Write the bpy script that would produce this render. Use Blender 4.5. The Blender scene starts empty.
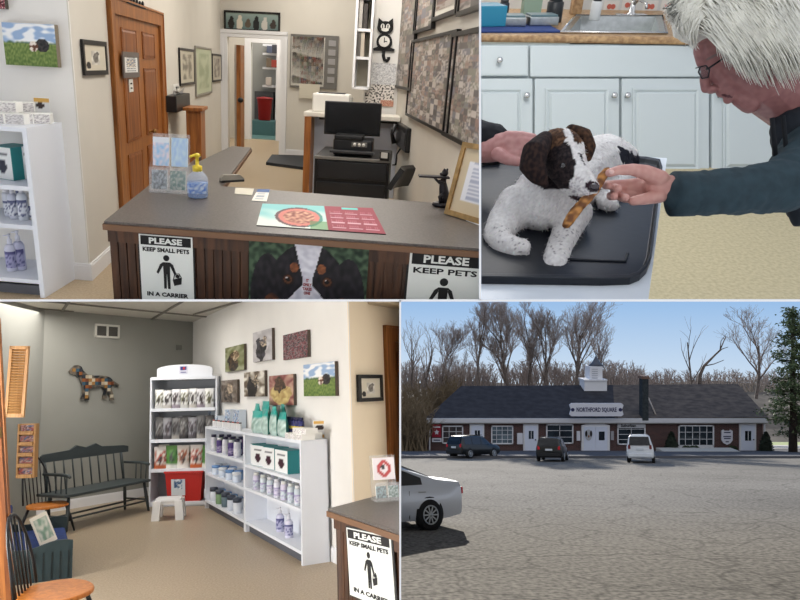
import bpy, bmesh, math, random
from mathutils import Vector, Matrix, noise
R = math.radians
PI = math.pi
rnd = random.Random(7)
scene = bpy.context.scene
COL = scene.collection
# ------------------------------------------------------------------ camera
FPX, CX, CY = 650.0, 340.0, 300.0
cam_d = bpy.data.cameras.new('camera'); cam = bpy.data.objects.new('camera', cam_d); COL.objects.link(cam)
cam_d.sensor_width = 36; cam_d.lens = 36 * FPX / 800; cam_d.shift_x = (400 - CX) / 800
cam_d.clip_start = 0.05; cam_d.clip_end = 600
cam.rotation_euler = (PI / 2, 0, 0); scene.camera = cam
scene.view_settings.view_transform = 'Standard'; scene.view_settings.look = 'None'
scene.view_settings.exposure = 0; scene.view_settings.gamma = 1
# ------------------------------------------------------------------ materials
def lin(c):
    return tuple(((v / 255) / 12.92 if v / 255 <= .04045 else ((v / 255 + .055) / 1.055) ** 2.4) for v in c)
_m = {}
def mat(name, rgb, rough=.6, metal=0, var=0, scale=8, bump=0, spec=.4, emit=0, alpha=1, trans=0, kind='noise', rgb2=None, stretch=None, sub=0, coat=0):
    if name in _m: return _m[name]
    m = bpy.data.materials.new(name); m.use_nodes = True; nt = m.node_tree; N = nt.nodes; L = nt.links
    b = N['Principled BSDF']; c = lin(rgb)
    b.inputs['Base Color'].default_value = (*c, 1); b.inputs['Roughness'].default_value = rough
    b.inputs['Metallic'].default_value = metal; b.inputs['Specular IOR Level'].default_value = spec
    if coat: b.inputs['Coat Weight'].default_value = coat; b.inputs['Coat Roughness'].default_value = .08
    if emit: b.inputs['Emission Color'].default_value = (*c, 1); b.inputs['Emission Strength'].default_value = emit
    if alpha < 1: b.inputs['Alpha'].default_value = alpha
    if trans: b.inputs['Transmission Weight'].default_value = trans
    tc = N.new('ShaderNodeTexCoord'); mp = N.new('ShaderNodeMapping'); L.new(tc.outputs['Object'], mp.inputs[0])
    if stretch: mp.inputs['Scale'].default_value = stretch
    if kind == 'wood':
        t = N.new('ShaderNodeTexNoise'); t.inputs['Scale'].default_value = scale; t.inputs['Detail'].default_value = 6; t.inputs['Distortion'].default_value = .6
        if not stretch: mp.inputs['Scale'].default_value = (14, 14, 1)
    elif kind == 'voronoi':
        t = N.new('ShaderNodeTexVoronoi'); t.inputs['Scale'].default_value = scale
    else:
        t = N.new('ShaderNodeTexNoise'); t.inputs['Scale'].default_value = scale; t.inputs['Detail'].default_value = 5
    L.new(mp.outputs[0], t.inputs['Vector'])
    fac = t.outputs[0]
    if var or rgb2:
        r = N.new('ShaderNodeValToRGB')
        c2 = lin(rgb2) if rgb2 else tuple(x * (1 - var) for x in c)
        c1 = c if rgb2 else tuple(min(1, x * (1 + var)) for x in c)
        r.color_ramp.elements[0].color = (*c2, 1); r.color_ramp.elements[1].color = (*c1, 1)
        r.color_ramp.elements[0].position = .35; r.color_ramp.elements[1].position = .65
        L.new(fac, r.inputs[0]); L.new(r.outputs[0], b.inputs['Base Color'])
    if bump:
        bn = N.new('ShaderNodeBump'); bn.inputs['Strength'].default_value = bump; bn.inputs['Distance'].default_value = .01
        L.new(fac, bn.inputs['Height']); L.new(bn.outputs[0], b.inputs['Normal'])
    _m[name] = m; return m
def paintmat(name='painted_picture', rough=.55, spec=.3, key='col'):
    if name in _m: return _m[name]
    m = bpy.data.materials.new(name); m.use_nodes = True; nt = m.node_tree
    b = nt.nodes['Principled BSDF']; a = nt.nodes.new('ShaderNodeVertexColor'); a.layer_name = key
    nt.links.new(a.outputs[0], b.inputs['Base Color']); b.inputs['Roughness'].default_value = rough; b.inputs['Specular IOR Level'].default_value = spec
    _m[name] = m; return m
# ------------------------------------------------------------------ frames: each of the four places stands in its own level frame
class Place:
    def __init__(s, key, pit, roll, H, box):
        up = Vector((math.sin(roll), math.sin(pit) * math.cos(roll), math.cos(pit) * math.cos(roll)))
        e1 = Vector((0, 1, 0)).cross(up).normalized(); e2 = up.cross(e1)
        s.R = Matrix((e1, e2, up)).transposed(); s.H = H; s.key = key; s.box = box
        s.M = s.R.to_4x4() @ Matrix.Translation((0, 0, -H)); s.RT = s.R.transposed()
    def ray(s, u, v): return s.RT @ Vector((u - CX, FPX, CY - v))
    def z(s, u, v, h=0):
        d = s.ray(u, v); t = (h - s.H) / d.z; return Vector((d.x * t, d.y * t, h))
    def depth(s, u, v, y):                       # point at distance y along the local y axis
        d = s.ray(u, v); t = y / d.y; return Vector((d.x * t, y, s.H + d.z * t))
    def wd(s, u, v, Y):                          # point at distance Y from the picture-taker
        d = s.ray(u, v); t = Y / FPX; return Vector((d.x * t, d.y * t, s.H + d.z * t))
class Wall:
    def __init__(w, S, p, az): w.S = S; w.p = Vector((p[0], p[1], 0)); w.az = az; w.d = Vector((math.cos(az), math.sin(az), 0)); w.n = Vector((math.sin(az), -math.cos(az), 0))
    def at(w, u, v, off=0):
        r = w.S.ray(u, v); q = w.p + w.n * off; e = Vector((0, 0, w.S.H))
        t = (q - e).dot(w.n) / r.dot(w.n); return e + r * t
    def sz(w, u, v, off=0): p = w.at(u, v, off); return ((p - w.p).dot(w.d), p.z)
    def pt(w, s, z=0, off=0): q = w.p + w.d * s + w.n * off; return Vector((q.x, q.y, z))
    def rect(w, u0, v0, u1, v1, off=0):          # centre point, width, height of a thing hanging on the wall
        um, vm = (u0 + u1) / 2, (v0 + v1) / 2
        a = w.sz(u0, vm, off); b = w.sz(u1, vm, off); c = w.sz(um, v0, off); d = w.sz(um, v1, off)
        return w.pt((a[0] + b[0]) / 2, (c[1] + d[1]) / 2, off), abs(b[0] - a[0]), abs(c[1] - d[1])
# ------------------------------------------------------------------ mesh builder
class MB:
    def __init__(s): s.v = []; s.f = []; s.mi = []; s.c = []; s.k = 0; s.col = None; s.smooth = []; s.sm = False
    def add(s, vs, fs, M=None):
        n = len(s.v)
        for p in vs: s.v.append(tuple(M @ Vector(p)) if M is not None else tuple(p)); s.c.append(s.col)
        for f in fs: s.f.append(tuple(n + i for i in f)); s.mi.append(s.k); s.smooth.append(s.sm)
        return s
    def box(s, c, d, rz=0, M=None, bev=0):
        x, y, z = d[0] / 2, d[1] / 2, d[2] / 2
        T = Matrix.Translation(c) @ Matrix.Rotation(rz, 4, 'Z')
        if M is not None: T = M @ T
        if bev:
            b = min(bev, x * .9, y * .9, z * .9); vs = []; 
            bm = bmesh.new(); bmesh.ops.create_cube(bm, size=1)
            for q in bm.verts: q.co = Vector((q.co.x * 2 * x, q.co.y * 2 * y, q.co.z * 2 * z))
            bmesh.ops.bevel(bm, geom=bm.edges[:], offset=b, segments=2, affect='EDGES', profile=.6)
            bm.verts.index_update(); vs = [q.co.copy() for q in bm.verts]; fs = [[q.index for q in f.verts] for f in bm.faces]; bm.free()
            return s.add(vs, fs, T)
        vs = [(-x, -y, -z), (x, -y, -z), (x, y, -z), (-x, y, -z), (-x, -y, z), (x, -y, z), (x, y, z), (-x, y, z)]
        return s.add(vs, [(0, 3, 2, 1), (4, 5, 6, 7), (0, 1, 5, 4), (1, 2, 6, 5), (2, 3, 7, 6), (3, 0, 4, 7)], T)
    def b2(s, a, b): return s.box([(a[i] + b[i]) / 2 for i in range(3)], [abs(a[i] - b[i]) for i in range(3)])
    def tube(s, pts, r, n=8, caps=True):
        pts = [Vector(p) for p in pts]; rr = r if hasattr(r, '__len__') else [r] * len(pts)
        base = len(s.v); prev = None; vs = []; fs = []
        for i, p in enumerate(pts):
            t = (pts[min(i + 1, len(pts) - 1)] - pts[max(i - 1, 0)]); t = t.normalized() if t.length > 1e-9 else Vector((0, 0, 1))
            if prev is None:
                a = Vector((0, 0, 1)) if abs(t.z) < .9 else Vector((1, 0, 0)); u = t.cross(a).normalized()
            else:
                u = prev - t * prev.dot(t); u = u.normalized() if u.length > 1e-6 else t.orthogonal().normalized()
            w = t.cross(u); prev = u
            for k in range(n):
                a = 2 * PI * k / n; vs.append(p + (u * math.cos(a) + w * math.sin(a)) * rr[i])
        for i in range(len(pts) - 1):
            for k in range(n): fs.append((i * n + k, i * n + (k + 1) % n, (i + 1) * n + (k + 1) % n, (i + 1) * n + k))
        if caps: fs.append(tuple(reversed(range(n)))); fs.append(tuple((len(pts) - 1) * n + k for k in range(n)))
        o = s.sm; s.sm = True; s.add(vs, fs); s.sm = o; return s
    def lathe(s, prof, c=(0, 0, 0), n=16, M=None, sx=1, sy=1):
        vs = []; fs = []
        for r, z in prof:
            for k in range(n): a = 2 * PI * k / n; vs.append((c[0] + r * sx * math.cos(a), c[1] + r * sy * math.sin(a), c[2] + z))
        for i in range(len(prof) - 1):
            for k in range(n): fs.append((i * n + k, i * n + (k + 1) % n, (i + 1) * n + (k + 1) % n, (i + 1) * n + k))
        fs.append(tuple(reversed(range(n)))); fs.append(tuple((len(prof) - 1) * n + k for k in range(n)))
        o = s.sm; s.sm = True; s.add(vs, fs, M); s.sm = o; return s
    def ell(s, c, r, n=12, m=8, M=None):
        T = Matrix.Translation(c)
        if M is not None: T = T @ M
        return s.lathe([(max(math.sin(PI * i / m), .02), -math.cos(PI * i / m)) for i in range(m + 1)], n=n, M=T @ Matrix.Diagonal((*r, 1)))
    def prism(s, poly, y0, y1, M=None):          # outline in x,z extruded along y
        n = len(poly); vs = [(x, y0, z) for x, z in poly] + [(x, y1, z) for x, z in poly]
        a = sum(poly[i][0] * poly[(i + 1) % n][1] - poly[(i + 1) % n][0] * poly[i][1] for i in range(n))
        fs = [tuple(range(n)), tuple(reversed(range(n, 2 * n)))] + [((i + 1) % n, i, n + i, n + (i + 1) % n) for i in range(n)]
        if (a > 0) != (y1 > y0): fs = [tuple(reversed(f)) for f in fs]
        return s.add(vs, fs, M)
    def flat(s, poly, z0, z1, M=None):           # outline in x,y extruded along z
        n = len(poly); vs = [(x, y, z0) for x, y in poly] + [(x, y, z1) for x, y in poly]
        a = sum(poly[i][0] * poly[(i + 1) % n][1] - poly[(i + 1) % n][0] * poly[i][1] for i in range(n))
        fs = [tuple(reversed(range(n))), tuple(range(n, 2 * n))] + [(i, (i + 1) % n, n + (i + 1) % n, n + i) for i in range(n)]
        if (a > 0) != (z1 > z0): fs = [tuple(reversed(f)) for f in fs]
        return s.add(vs, fs, M)
    def grid(s, fn, nu, nv, colf=None):
        n = len(s.v)
        for j in range(nv + 1):
            for i in range(nu + 1):
                s.v.append(tuple(fn(i / nu, j / nv))); s.c.append(lin(colf(i / nu, j / nv)) if colf else s.col)
        for j in range(nv):
            for i in range(nu): a = n + j * (nu + 1) + i; s.f.append((a, a + 1, a + nu + 2, a + nu + 1)); s.mi.append(s.k); s.smooth.append(s.sm)
        return s
    def mesh(s, name, mats):
        me = bpy.data.meshes.new(name); me.from_pydata(s.v, [], s.f)
        for m in (mats if isinstance(mats, (list, tuple)) else [mats]): me.materials.append(m)
        me.polygons.foreach_set('material_index', s.mi); me.polygons.foreach_set('use_smooth', s.smooth)
        if any(c is not None for c in s.c):
            a = me.color_attributes.new('col', 'FLOAT_COLOR', 'POINT')
            for i, c in enumerate(s.c): a.data[i].color = (*(c or (.5, .5, .5)), 1)
        me.update(); return me
    def build(s, name, mats, parent=None, S=None, loc=(0, 0, 0), yaw=0, bevel=0, subsurf=0, M=None):
        o = bpy.data.objects.new(name, s.mesh(name, mats)); COL.objects.link(o)
        if parent is not None:
            o.parent = parent; o.matrix_parent_inverse = Matrix(); o['place'] = parent.get('place', '')
            if M is not None: o.matrix_basis = M
        else:
            o.matrix_world = S.M @ Matrix.Translation(loc) @ (M if M is not None else Matrix.Rotation(yaw, 4, 'Z')); o['place'] = S.key
        if bevel: q = o.modifiers.new('bevel', 'BEVEL'); q.width = bevel; q.segments = 2; q.limit_method = 'ANGLE'
        if subsurf: q = o.modifiers.new('sub', 'SUBSURF'); q.levels = subsurf; q.render_levels = subsurf
        return o
PLACES = {}
def tag(o, label=None, cat=None, group=None, kind=None):
    if label: o['label'] = label
    if cat: o['category'] = cat
    if group: o['group'] = group
    if kind: o['kind'] = kind
    return o
def thing(name, label, cat, S, loc=(0, 0, 0), yaw=0, group=None, M=None):
    o = bpy.data.objects.new(name, None); COL.objects.link(o); o.empty_display_size = .05
    o.matrix_world = S.M @ Matrix.Translation(loc) @ (M if M is not None else Matrix.Rotation(yaw, 4, 'Z')); o['place'] = S.key
    return tag(o, label, cat, group)
def dup(root, S, loc, yaw=0, label=None, group=None, M=None):
    def cp(o, par):
        c = o.copy(); COL.objects.link(c)
        if par is not None: c.parent = par
        for ch in [x for x in bpy.data.objects if x.parent == o]: cp(ch, c)
        return c
    r = cp(root, None); r.matrix_world = S.M @ Matrix.Translation(loc) @ (M if M is not None else Matrix.Rotation(yaw, 4, 'Z')); r['place'] = S.key
    if label: r['label'] = label
    if group: r['group'] = group
    return r
def struct(mb, name, m, S, loc=(0, 0, 0), yaw=0, parent=None, **k):
    o = mb.build(name, m, parent, S, loc, yaw, **k)
    if parent is None: o['kind'] = 'structure'
    return o
_texts = []
def text(s, size, name, m, parent, M, ext=.0006, width=None, align='CENTER', bold=0, box=None):
    cu = bpy.data.curves.new(name, 'FONT'); cu.body = s; cu.size = size; cu.align_x = align; cu.align_y = 'CENTER'
    cu.extrude = ext; cu.offset = bold; cu.resolution_u = 2
    o = bpy.data.objects.new(name, cu); COL.objects.link(o); bpy.context.view_layer.update()
    dg = bpy.context.evaluated_depsgraph_get(); me = bpy.data.meshes.new_from_object(o.evaluated_get(dg)); bpy.data.objects.remove(o)
    if width and len(me.vertices):
        xs = [v.co.x for v in me.vertices]; k = width / max(1e-6, max(xs) - min(xs)); mx = (max(xs) + min(xs)) / 2 if align == 'CENTER' else 0
        for v in me.vertices: v.co.x = (v.co.x - mx) * k
    if box:
        ys = [v.co.y for v in me.vertices]; k = box / max(1e-6, max(ys) - min(ys)); my = (max(ys) + min(ys)) / 2
        for v in me.vertices: v.co.y = (v.co.y - my) * k
    me.materials.clear(); me.materials.append(m)
    o = bpy.data.objects.new(name, me); COL.objects.link(o); o.parent = parent; o.matrix_basis = M; o['place'] = parent.get('place', '')
    return o
FRONT = Matrix.Rotation(PI / 2, 4, 'X')          # text standing up, facing -y
def T(x, y, z): return Matrix.Translation((x, y, z))
def mix(a, b, t): t = max(0, min(1, t)); return tuple(a[i] * (1 - t) + b[i] * t for i in range(3))
def nz(x, y, z=0): return noise.noise(Vector((x, y, z)))
def sstep(a, b, x): t = max(0, min(1, (x - a) / (b - a))); return t * t * (3 - 2 * t)
def picture(S, c, w, h, yaw, label, fn, frame=None, fw=.02, mat_w=0, depth=.025, name='framed_picture', cat='picture', nx=40, ny=34, canvas=None, group=None, matc=(235, 232, 222)):
    """a picture on a wall: front at -y, wall behind it at +y"""
    c = Vector(c) + Vector((math.sin(yaw), -math.cos(yaw), 0)) * .006
    r = thing(name, label, cat, S, c, yaw, group)
    iw, ih = w, h
    if frame is not None:
        b = MB()
        b.box((0, -depth / 2, h / 2 - fw / 2), (w, depth, fw)); b.box((0, -depth / 2, -h / 2 + fw / 2), (w, depth, fw))
        b.box((-w / 2 + fw / 2, -depth / 2, 0), (fw, depth, h - 2 * fw)); b.box((w / 2 - fw / 2, -depth / 2, 0), (fw, depth, h - 2 * fw))
        b.build('frame', frame, r)
        iw, ih = w - 2 * fw, h - 2 * fw
        if mat_w:
            MB().box((0, -depth * .35, 0), (iw, depth * .3, ih)).build('mount', mat('mount_%d_%d_%d' % matc, matc, .9), r); iw -= 2 * mat_w; ih -= 2 * mat_w
        y = -depth * .6
    else:
        b = MB().box((0, -depth / 2, 0), (w, depth, h)); b.build('canvas', canvas or mat('canvas_edge', (70, 66, 60), .8), r); y = -depth - .001
    g = MB(); g.grid(lambda u, v: (-iw / 2 + u * iw, y, -ih / 2 + v * ih), nx, ny, fn); g.build('print', paintmat(), r)
    return r
# ------------------------------------------------------------------ cutting every place off where its compartment ends
def clip_all():
    EX = {'V': 480.0, 'W': 400.6}
    bpy.context.view_layer.update(); dg = bpy.context.evaluated_depsgraph_get()
    planes = {  # (normal) planes through the viewpoint; keep side where dot > 0
        'top': Vector((0, CY - 299.6, FPX)), 'bot': Vector((0, 301.2 - CY, -FPX)) }
    def vp(u, sgn): return Vector((FPX, -(u - CX), 0)) * sgn
    def bot(v): return Vector((0, -(v - CY), -FPX))
    def top(v): return Vector((0, (v - CY), FPX))
    P = {'A': [top(299.4), vp(479.0, -1)], 'B': [top(299.2), vp(481.2, 1)], 'C': [bot(301.6), vp(399.4, -1)], 'D': [bot(301.9)]}
    dead = []
    for o in [x for x in bpy.data.objects if x.type == 'MESH' and x.get('place') in P]:
        mw = o.matrix_world; cut = []; out = False
        if o.modifiers:
            me = bpy.data.meshes.new_from_object(o.evaluated_get(dg)); o.modifiers.clear(); o.data = me
        bb = [mw @ v.co for v in o.data.vertices] if len(o.data.vertices) < 60 else None
        if bb is None:
            xs = [v.co for v in o.data.vertices]; lo = [min(p[i] for p in xs) for i in range(3)]; hi = [max(p[i] for p in xs) for i in range(3)]
            bb = [mw @ Vector((a, b, c)) for a in (lo[0], hi[0]) for b in (lo[1], hi[1]) for c in (lo[2], hi[2])]
        for n in P[o['place']]:
            d = [p.dot(n) for p in bb]
            if max(d) <= 0: out = True
            elif min(d) < 0: cut.append(n)
        if out: dead.append(o); continue
        if cut:
            bm = bmesh.new(); bm.from_mesh(o.data); inv = mw.inverted()
            for n in cut:
                co = inv @ Vector((0, 0, 0)); no = (mw.to_3x3().transposed() @ n).normalized()
                r = bmesh.ops.bisect_plane(bm, geom=bm.verts[:] + bm.edges[:] + bm.faces[:], plane_co=co, plane_no=no, clear_inner=True, clear_outer=False)
                es = [e for e in r['geom_cut'] if isinstance(e, bmesh.types.BMEdge)]
                if es and 'print' not in o.name:
                    try: bmesh.ops.holes_fill(bm, edges=es, sides=0)
                    except Exception: pass
            if not bm.faces: bm.free(); dead.append(o); continue
            me = bpy.data.meshes.new(o.data.name); bm.to_mesh(me); bm.free()
            for m in o.data.materials: me.materials.append(m)
            o.data = me
    for o in dead:
        if any(c.parent == o for c in bpy.data.objects):   # keep children of a removed part: leave an empty mesh out
            o.data = bpy.data.meshes.new('none')
            for c in [c for c in bpy.data.objects if c.parent == o]:
                if c in dead: continue
                if o.parent: c.matrix_basis = o.matrix_basis @ c.matrix_basis; c.parent = o.parent
        bpy.data.objects.remove(o) 
    for o in [x for x in bpy.data.objects if x.type == 'EMPTY' and x.get('category') and not any(c.parent == x for c in bpy.data.objects)]: bpy.data.objects.remove(o)
# ================================================================== the four places
A = Place('A', -.34349, .0497, 1.7, None); AX = -.0831; AY = 1.632
B = Place('B', R(-30), R(0), 1.75, None)
C = Place('C', .1387, -.02544, 1.6, None); CXA = .9207; CYA = -1.1142
D = Place('D', math.atan(132 / FPX), 0, 1.66 * math.cos(math.atan(132 / FPX)), None)   # the sloping car park
DB = Place('D', 0, 0, 12.63, None)                                                     # the upright shop building
# paints
white_wall = mat('white_wall_paint', (226, 224, 220), .8, var=.02, scale=2)
beige_wall = mat('beige_wall_paint', (206, 201, 191), .8, var=.02, scale=2)
grey_wall = mat('grey_wall_paint', (140, 140, 134), .8, var=.02, scale=2)
trim_white = mat('white_trim_paint', (226, 226, 228), .45)
vinyl = mat('speckled_vinyl', (174, 158, 136), .4, rgb2=(152, 136, 114), scale=60)
vinylA = mat('speckled_vinyl_reception', (176, 158, 132), .45, rgb2=(158, 140, 114), scale=60)
oak = mat('oak_stain', (164, 104, 50), .4, kind='wood', rgb2=(126, 74, 32), scale=2.2, bump=.1)
divider = mat('white_divider_paint', (250, 250, 250), .5)
# the display: white boards that part the four places
def divider_board(n, pts):
    b = MB(); b.add(pts, [(0, 1, 2, 3), (7, 6, 5, 4), (0, 4, 5, 1), (1, 5, 6, 2), (2, 6, 7, 3), (3, 7, 4, 0)])
    o = b.build(n, divider, None, WORLD); o['kind'] = 'structure'
class _W: M = Matrix(); key = 'W'
WORLD = _W()
def rp(u, v, Y): return Vector(((u - CX) / FPX * Y, Y, (CY - v) / FPX * Y))
Y0, Y1 = 1.25, 14.5
t = 1.15 / FPX * Y0
# level board between upper and lower places
x0, x1 = -12, 14
zc = rp(0, 300.45, Y0).z; zd = rp(0, 300.45, Y1).z
divider_board('partition_level', [(x0, Y0, zc - t), (x1, Y0, zc - t), (x1, Y1, zd - t), (x0, Y1, zd - t), (x0, Y0, zc + t), (x1, Y0, zc + t), (x1, Y1, zd + t), (x0, Y1, zd + t)])
def upright(u, z0, z1, n, hw):
    a = rp(u, 300, Y0).x; b = rp(u, 300, Y1).x; w = hw / FPX * Y0
    divider_board(n, [(a - w, Y0, z0), (a + w, Y0, z0), (b + w, Y1, z0), (b - w, Y1, z0), (a - w, Y0, z1), (a + w, Y0, z1), (b + w, Y1, z1), (b - w, Y1, z1)])
upright(480.1, 0, 5.5, 'partition_upper', 1.0)
upright(400.2, -6, 0, 'partition_lower', .9)
# ---------------- reception (A)
cornA = A.z(91, 280)                                   # foot of the convex corner
WD = Wall(A, cornA, AY)                                # wall with the oak door
WW = Wall(A, cornA, AX)                                # white wall to the left of the corner
backp = WD.at(222, 155); WBk = Wall(A, backp, AX)      # far wall
deskp = A.z(310, 195); WDk = Wall(A, deskp, AX)        # half wall behind the desk
catp = deskp + Vector((-math.sin(AX), math.cos(AX), 0)) * .55
WCat = Wall(A, catp, AX)
rc = WCat.at(397, 100); WR = Wall(A, rc, AY + PI)      # wall with the big frames, running towards the viewer
HA = 3.6
def wallbox(S, W, s0, s1, z0, z1, m, name, thick=.12, parent=None, holes=()):
    b = MB(); T_ = Matrix.Translation(W.p) @ Matrix.Rotation(W.az, 4, 'Z')
    cuts = sorted(set([s0, s1] + [h[i] for h in holes for i in (0, 1)]))
    for i in range(len(cuts) - 1):
        a, c = cuts[i], cuts[i + 1]; hz = [h for h in holes if h[0] <= a + 1e-6 and h[1] >= c - 1e-6]
        if not hz: segs = [(z0, z1)]
        else: h = hz[0]; segs = [(z0, h[2]), (h[3], z1)]
        for p, q in segs:
            if q - p > 1e-4: b.box(((a + c) / 2, thick / 2, (p + q) / 2), (c - a, thick, q - p), M=T_)
    return struct(b, name, m, S)
floorA = MB().b2((-4, 0.3, -.1), (6, 17, 0)); struct(floorA, 'floor', vinylA, A)
wallbox(A, WW, -4, 0, 0, HA, white_wall, 'wall_left', thick=.01)
sD0 = 0
sBk = WD.sz(222, 155)[0]
wallbox(A, WD, .0, sBk + .12, 0, HA, beige_wall, 'wall_door_side', thick=.01)
# far wall with opening
o0 = WBk.sz(228, 100)[0]; o1 = WBk.sz(280, 100)[0]; oz = WBk.sz(254, 38)[1]
sR = 9
wallbox(A, WBk, 0, sR, 0, HA, beige_wall, 'wall_back', holes=[(o0, o1, -.1, oz)])
catl = WCat.sz(366, 60)[0]
wallbox(A, WCat, catl, 1.45, 0, HA, white_wall, 'wall_clock_side')
wallbox(A, WR, 0, 8.5, 0, HA, beige_wall, 'wall_right')
struct(MB().b2((-6, 0, HA), (8, 18, HA + .1)), 'ceiling', white_wall, A)
def base(S, W, s0, s1, name='baseboard_side', h=.12, m=None):
    b = MB(); b.box(((s0 + s1) / 2, -.009, h / 2), (s1 - s0, .018, h), M=Matrix.Translation(W.p) @ Matrix.Rotation(W.az, 4, 'Z'))
    b.box(((s0 + s1) / 2, -.006, h + .008), (s1 - s0, .012, .016), M=Matrix.Translation(W.p) @ Matrix.Rotation(W.az, 4, 'Z'))
    return struct(b, name, m or trim_white, S)
base(A, WW, -3, .018, 'baseboard_left'); 
d0 = WD.sz(107, 100)[0]
base(A, WD, -.018, d0, 'baseboard_door_side'); base(A, WBk, 0, o0 - .1, 'baseboard_back'); base(A, WBk, o1 + .1, 5, 'baseboard_back')
# ---------------- waiting room (C)
bp = C.z(152, 495); WB = Wall(C, bp, CXA)
cc = WB.at(192, 488); WB.p = Vector((cc.x, cc.y, 0))   # corner is the origin of both walls
WY = Wall(C, WB.p, CYA)
hC = WB.at(192, 322)[2]
sC = WY.sz(351, 410)[0]
WE = Wall(C, WY.pt(sC), CXA)                           # beige wall with the oak door
wallbox(C, WB, -14, .12, 0, hC, grey_wall, 'wall_back')
wallbox(C, WY, 0, sC, 0, hC, white_wall, 'wall_right', thick=.01)
wallbox(C, WE, .0, 3, 0, hC, mat('cream_wall_paint', (232, 216, 190), .8, var=.02, scale=2), 'wall_entry', thick=.01)
struct(MB().b2((-9, .8, -.1), (3, 15, 0)), 'floor', vinyl, C)
base(C, WB, -8, 0, 'baseboard_back'); base(C, WY, 0, sC + .018, 'baseboard_right'); base(C, WE, -.018, 3, 'baseboard_entry')
struct(MB().b2((-9, 6.2, hC), (4, 15, hC + .1)), 'ceiling', mat('ceiling_tile', (206, 202, 192), .8, var=.04, scale=30), C)
tb = mat('ceiling_grid_paint', (120, 116, 108), .6)
for (p_, q_) in (((68, 302), (62.5, 310)), ((67, 302.5), (195, 315)), ((180, 302), (152, 318.5)), ((62, 310), (0, 304.5)), ((235, 302), (200, 312))):
    a_ = C.z(*p_, hC); b_ = C.z(*q_, hC); d_ = (b_ - a_).normalized(); m_ = (a_ + b_) / 2
    if C is not None: struct(MB().box((m_.x, m_.y, hC - .012), ((b_ - a_).length * 1.4, .035, .02), rz=math.atan2(d_.y, d_.x)), 'trim_ceiling_grid', tb, C)
LW = C.z(14, 520)
WL = Wall(C, LW, R(80))
wallbox(C, Wall(C, C.z(-30, 540), R(88)), -2, 6, 0, hC, grey_wall, 'wall_left')
# ---------------- exam room (B)
fl = mat('exam_floor_vinyl', (186, 174, 140), .5, rgb2=(166, 154, 122), scale=45)
struct(MB().b2((-2, 1.0, -.1), (9, 10.2, 0)), 'floor', fl, B)
struct(MB().b2((-3, 9.8, 0), (10, 9.92, 3.4)), 'wall_back', mat('exam_wall', (206, 214, 214), .7), B)
struct(MB().b2((8.2, 1, 0), (8.3, 9.8, 3.4)), 'wall_right', mat('exam_wall', (206, 214, 214), .7), B)
# ---------------- car park (D)
asph = mat('worn_asphalt', (128, 125, 120), .95, rgb2=(84, 82, 80), scale=14.0, bump=.5, spec=.03)
_n = asph.node_tree; _N = _n.nodes; _b = _N['Principled BSDF']; _src = _b.inputs['Base Color'].links[0].from_socket
_tc = _N.new('ShaderNodeTexCoord'); _v = _N.new('ShaderNodeTexVoronoi'); _v.feature = 'DISTANCE_TO_EDGE'; _v.inputs['Scale'].default_value = 1.1; _w = _N.new('ShaderNodeTexNoise'); _w.inputs['Scale'].default_value = .22; _w.inputs['Detail'].default_value = 8
_wn = _N.new('ShaderNodeTexNoise'); _wn.inputs['Scale'].default_value = 1.5; _wn.inputs['Detail'].default_value = 4; _mx0 = _N.new('ShaderNodeMix'); _mx0.data_type = 'VECTOR'; _mx0.inputs[0].default_value = .35
_n.links.new(_tc.outputs['Object'], _wn.inputs['Vector']); _n.links.new(_tc.outputs['Object'], _mx0.inputs[4]); _n.links.new(_wn.outputs['Color'], _mx0.inputs[5]); _n.links.new(_mx0.outputs[1], _v.inputs['Vector']); _n.links.new(_tc.outputs['Object'], _w.inputs['Vector'])
_r = _N.new('ShaderNodeMapRange'); _r.inputs[1].default_value = 0; _r.inputs[2].default_value = .03; _r.inputs[3].default_value = .62; _r.inputs[4].default_value = 1; _n.links.new(_v.outputs[0], _r.inputs[0])
_r2 = _N.new('ShaderNodeMapRange'); _r2.inputs[1].default_value = .3; _r2.inputs[2].default_value = .7; _r2.inputs[3].default_value = .82; _r2.inputs[4].default_value = 1.12; _n.links.new(_w.outputs[0], _r2.inputs[0])
_mm = _N.new('ShaderNodeMath'); _mm.operation = 'MULTIPLY'; _n.links.new(_r.outputs[0], _mm.inputs[0]); _n.links.new(_r2.outputs[0], _mm.inputs[1])
_vm = _N.new('ShaderNodeVectorMath'); _vm.operation = 'SCALE'; _n.links.new(_src, _vm.inputs[0]); _n.links.new(_mm.outputs[0], _vm.inputs['Scale']); _n.links.new(_vm.outputs[0], _b.inputs['Base Color'])
struct(MB().b2((-40, 2.6, -.3), (110, 260, 0)), 'ground', asph, D)
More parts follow.
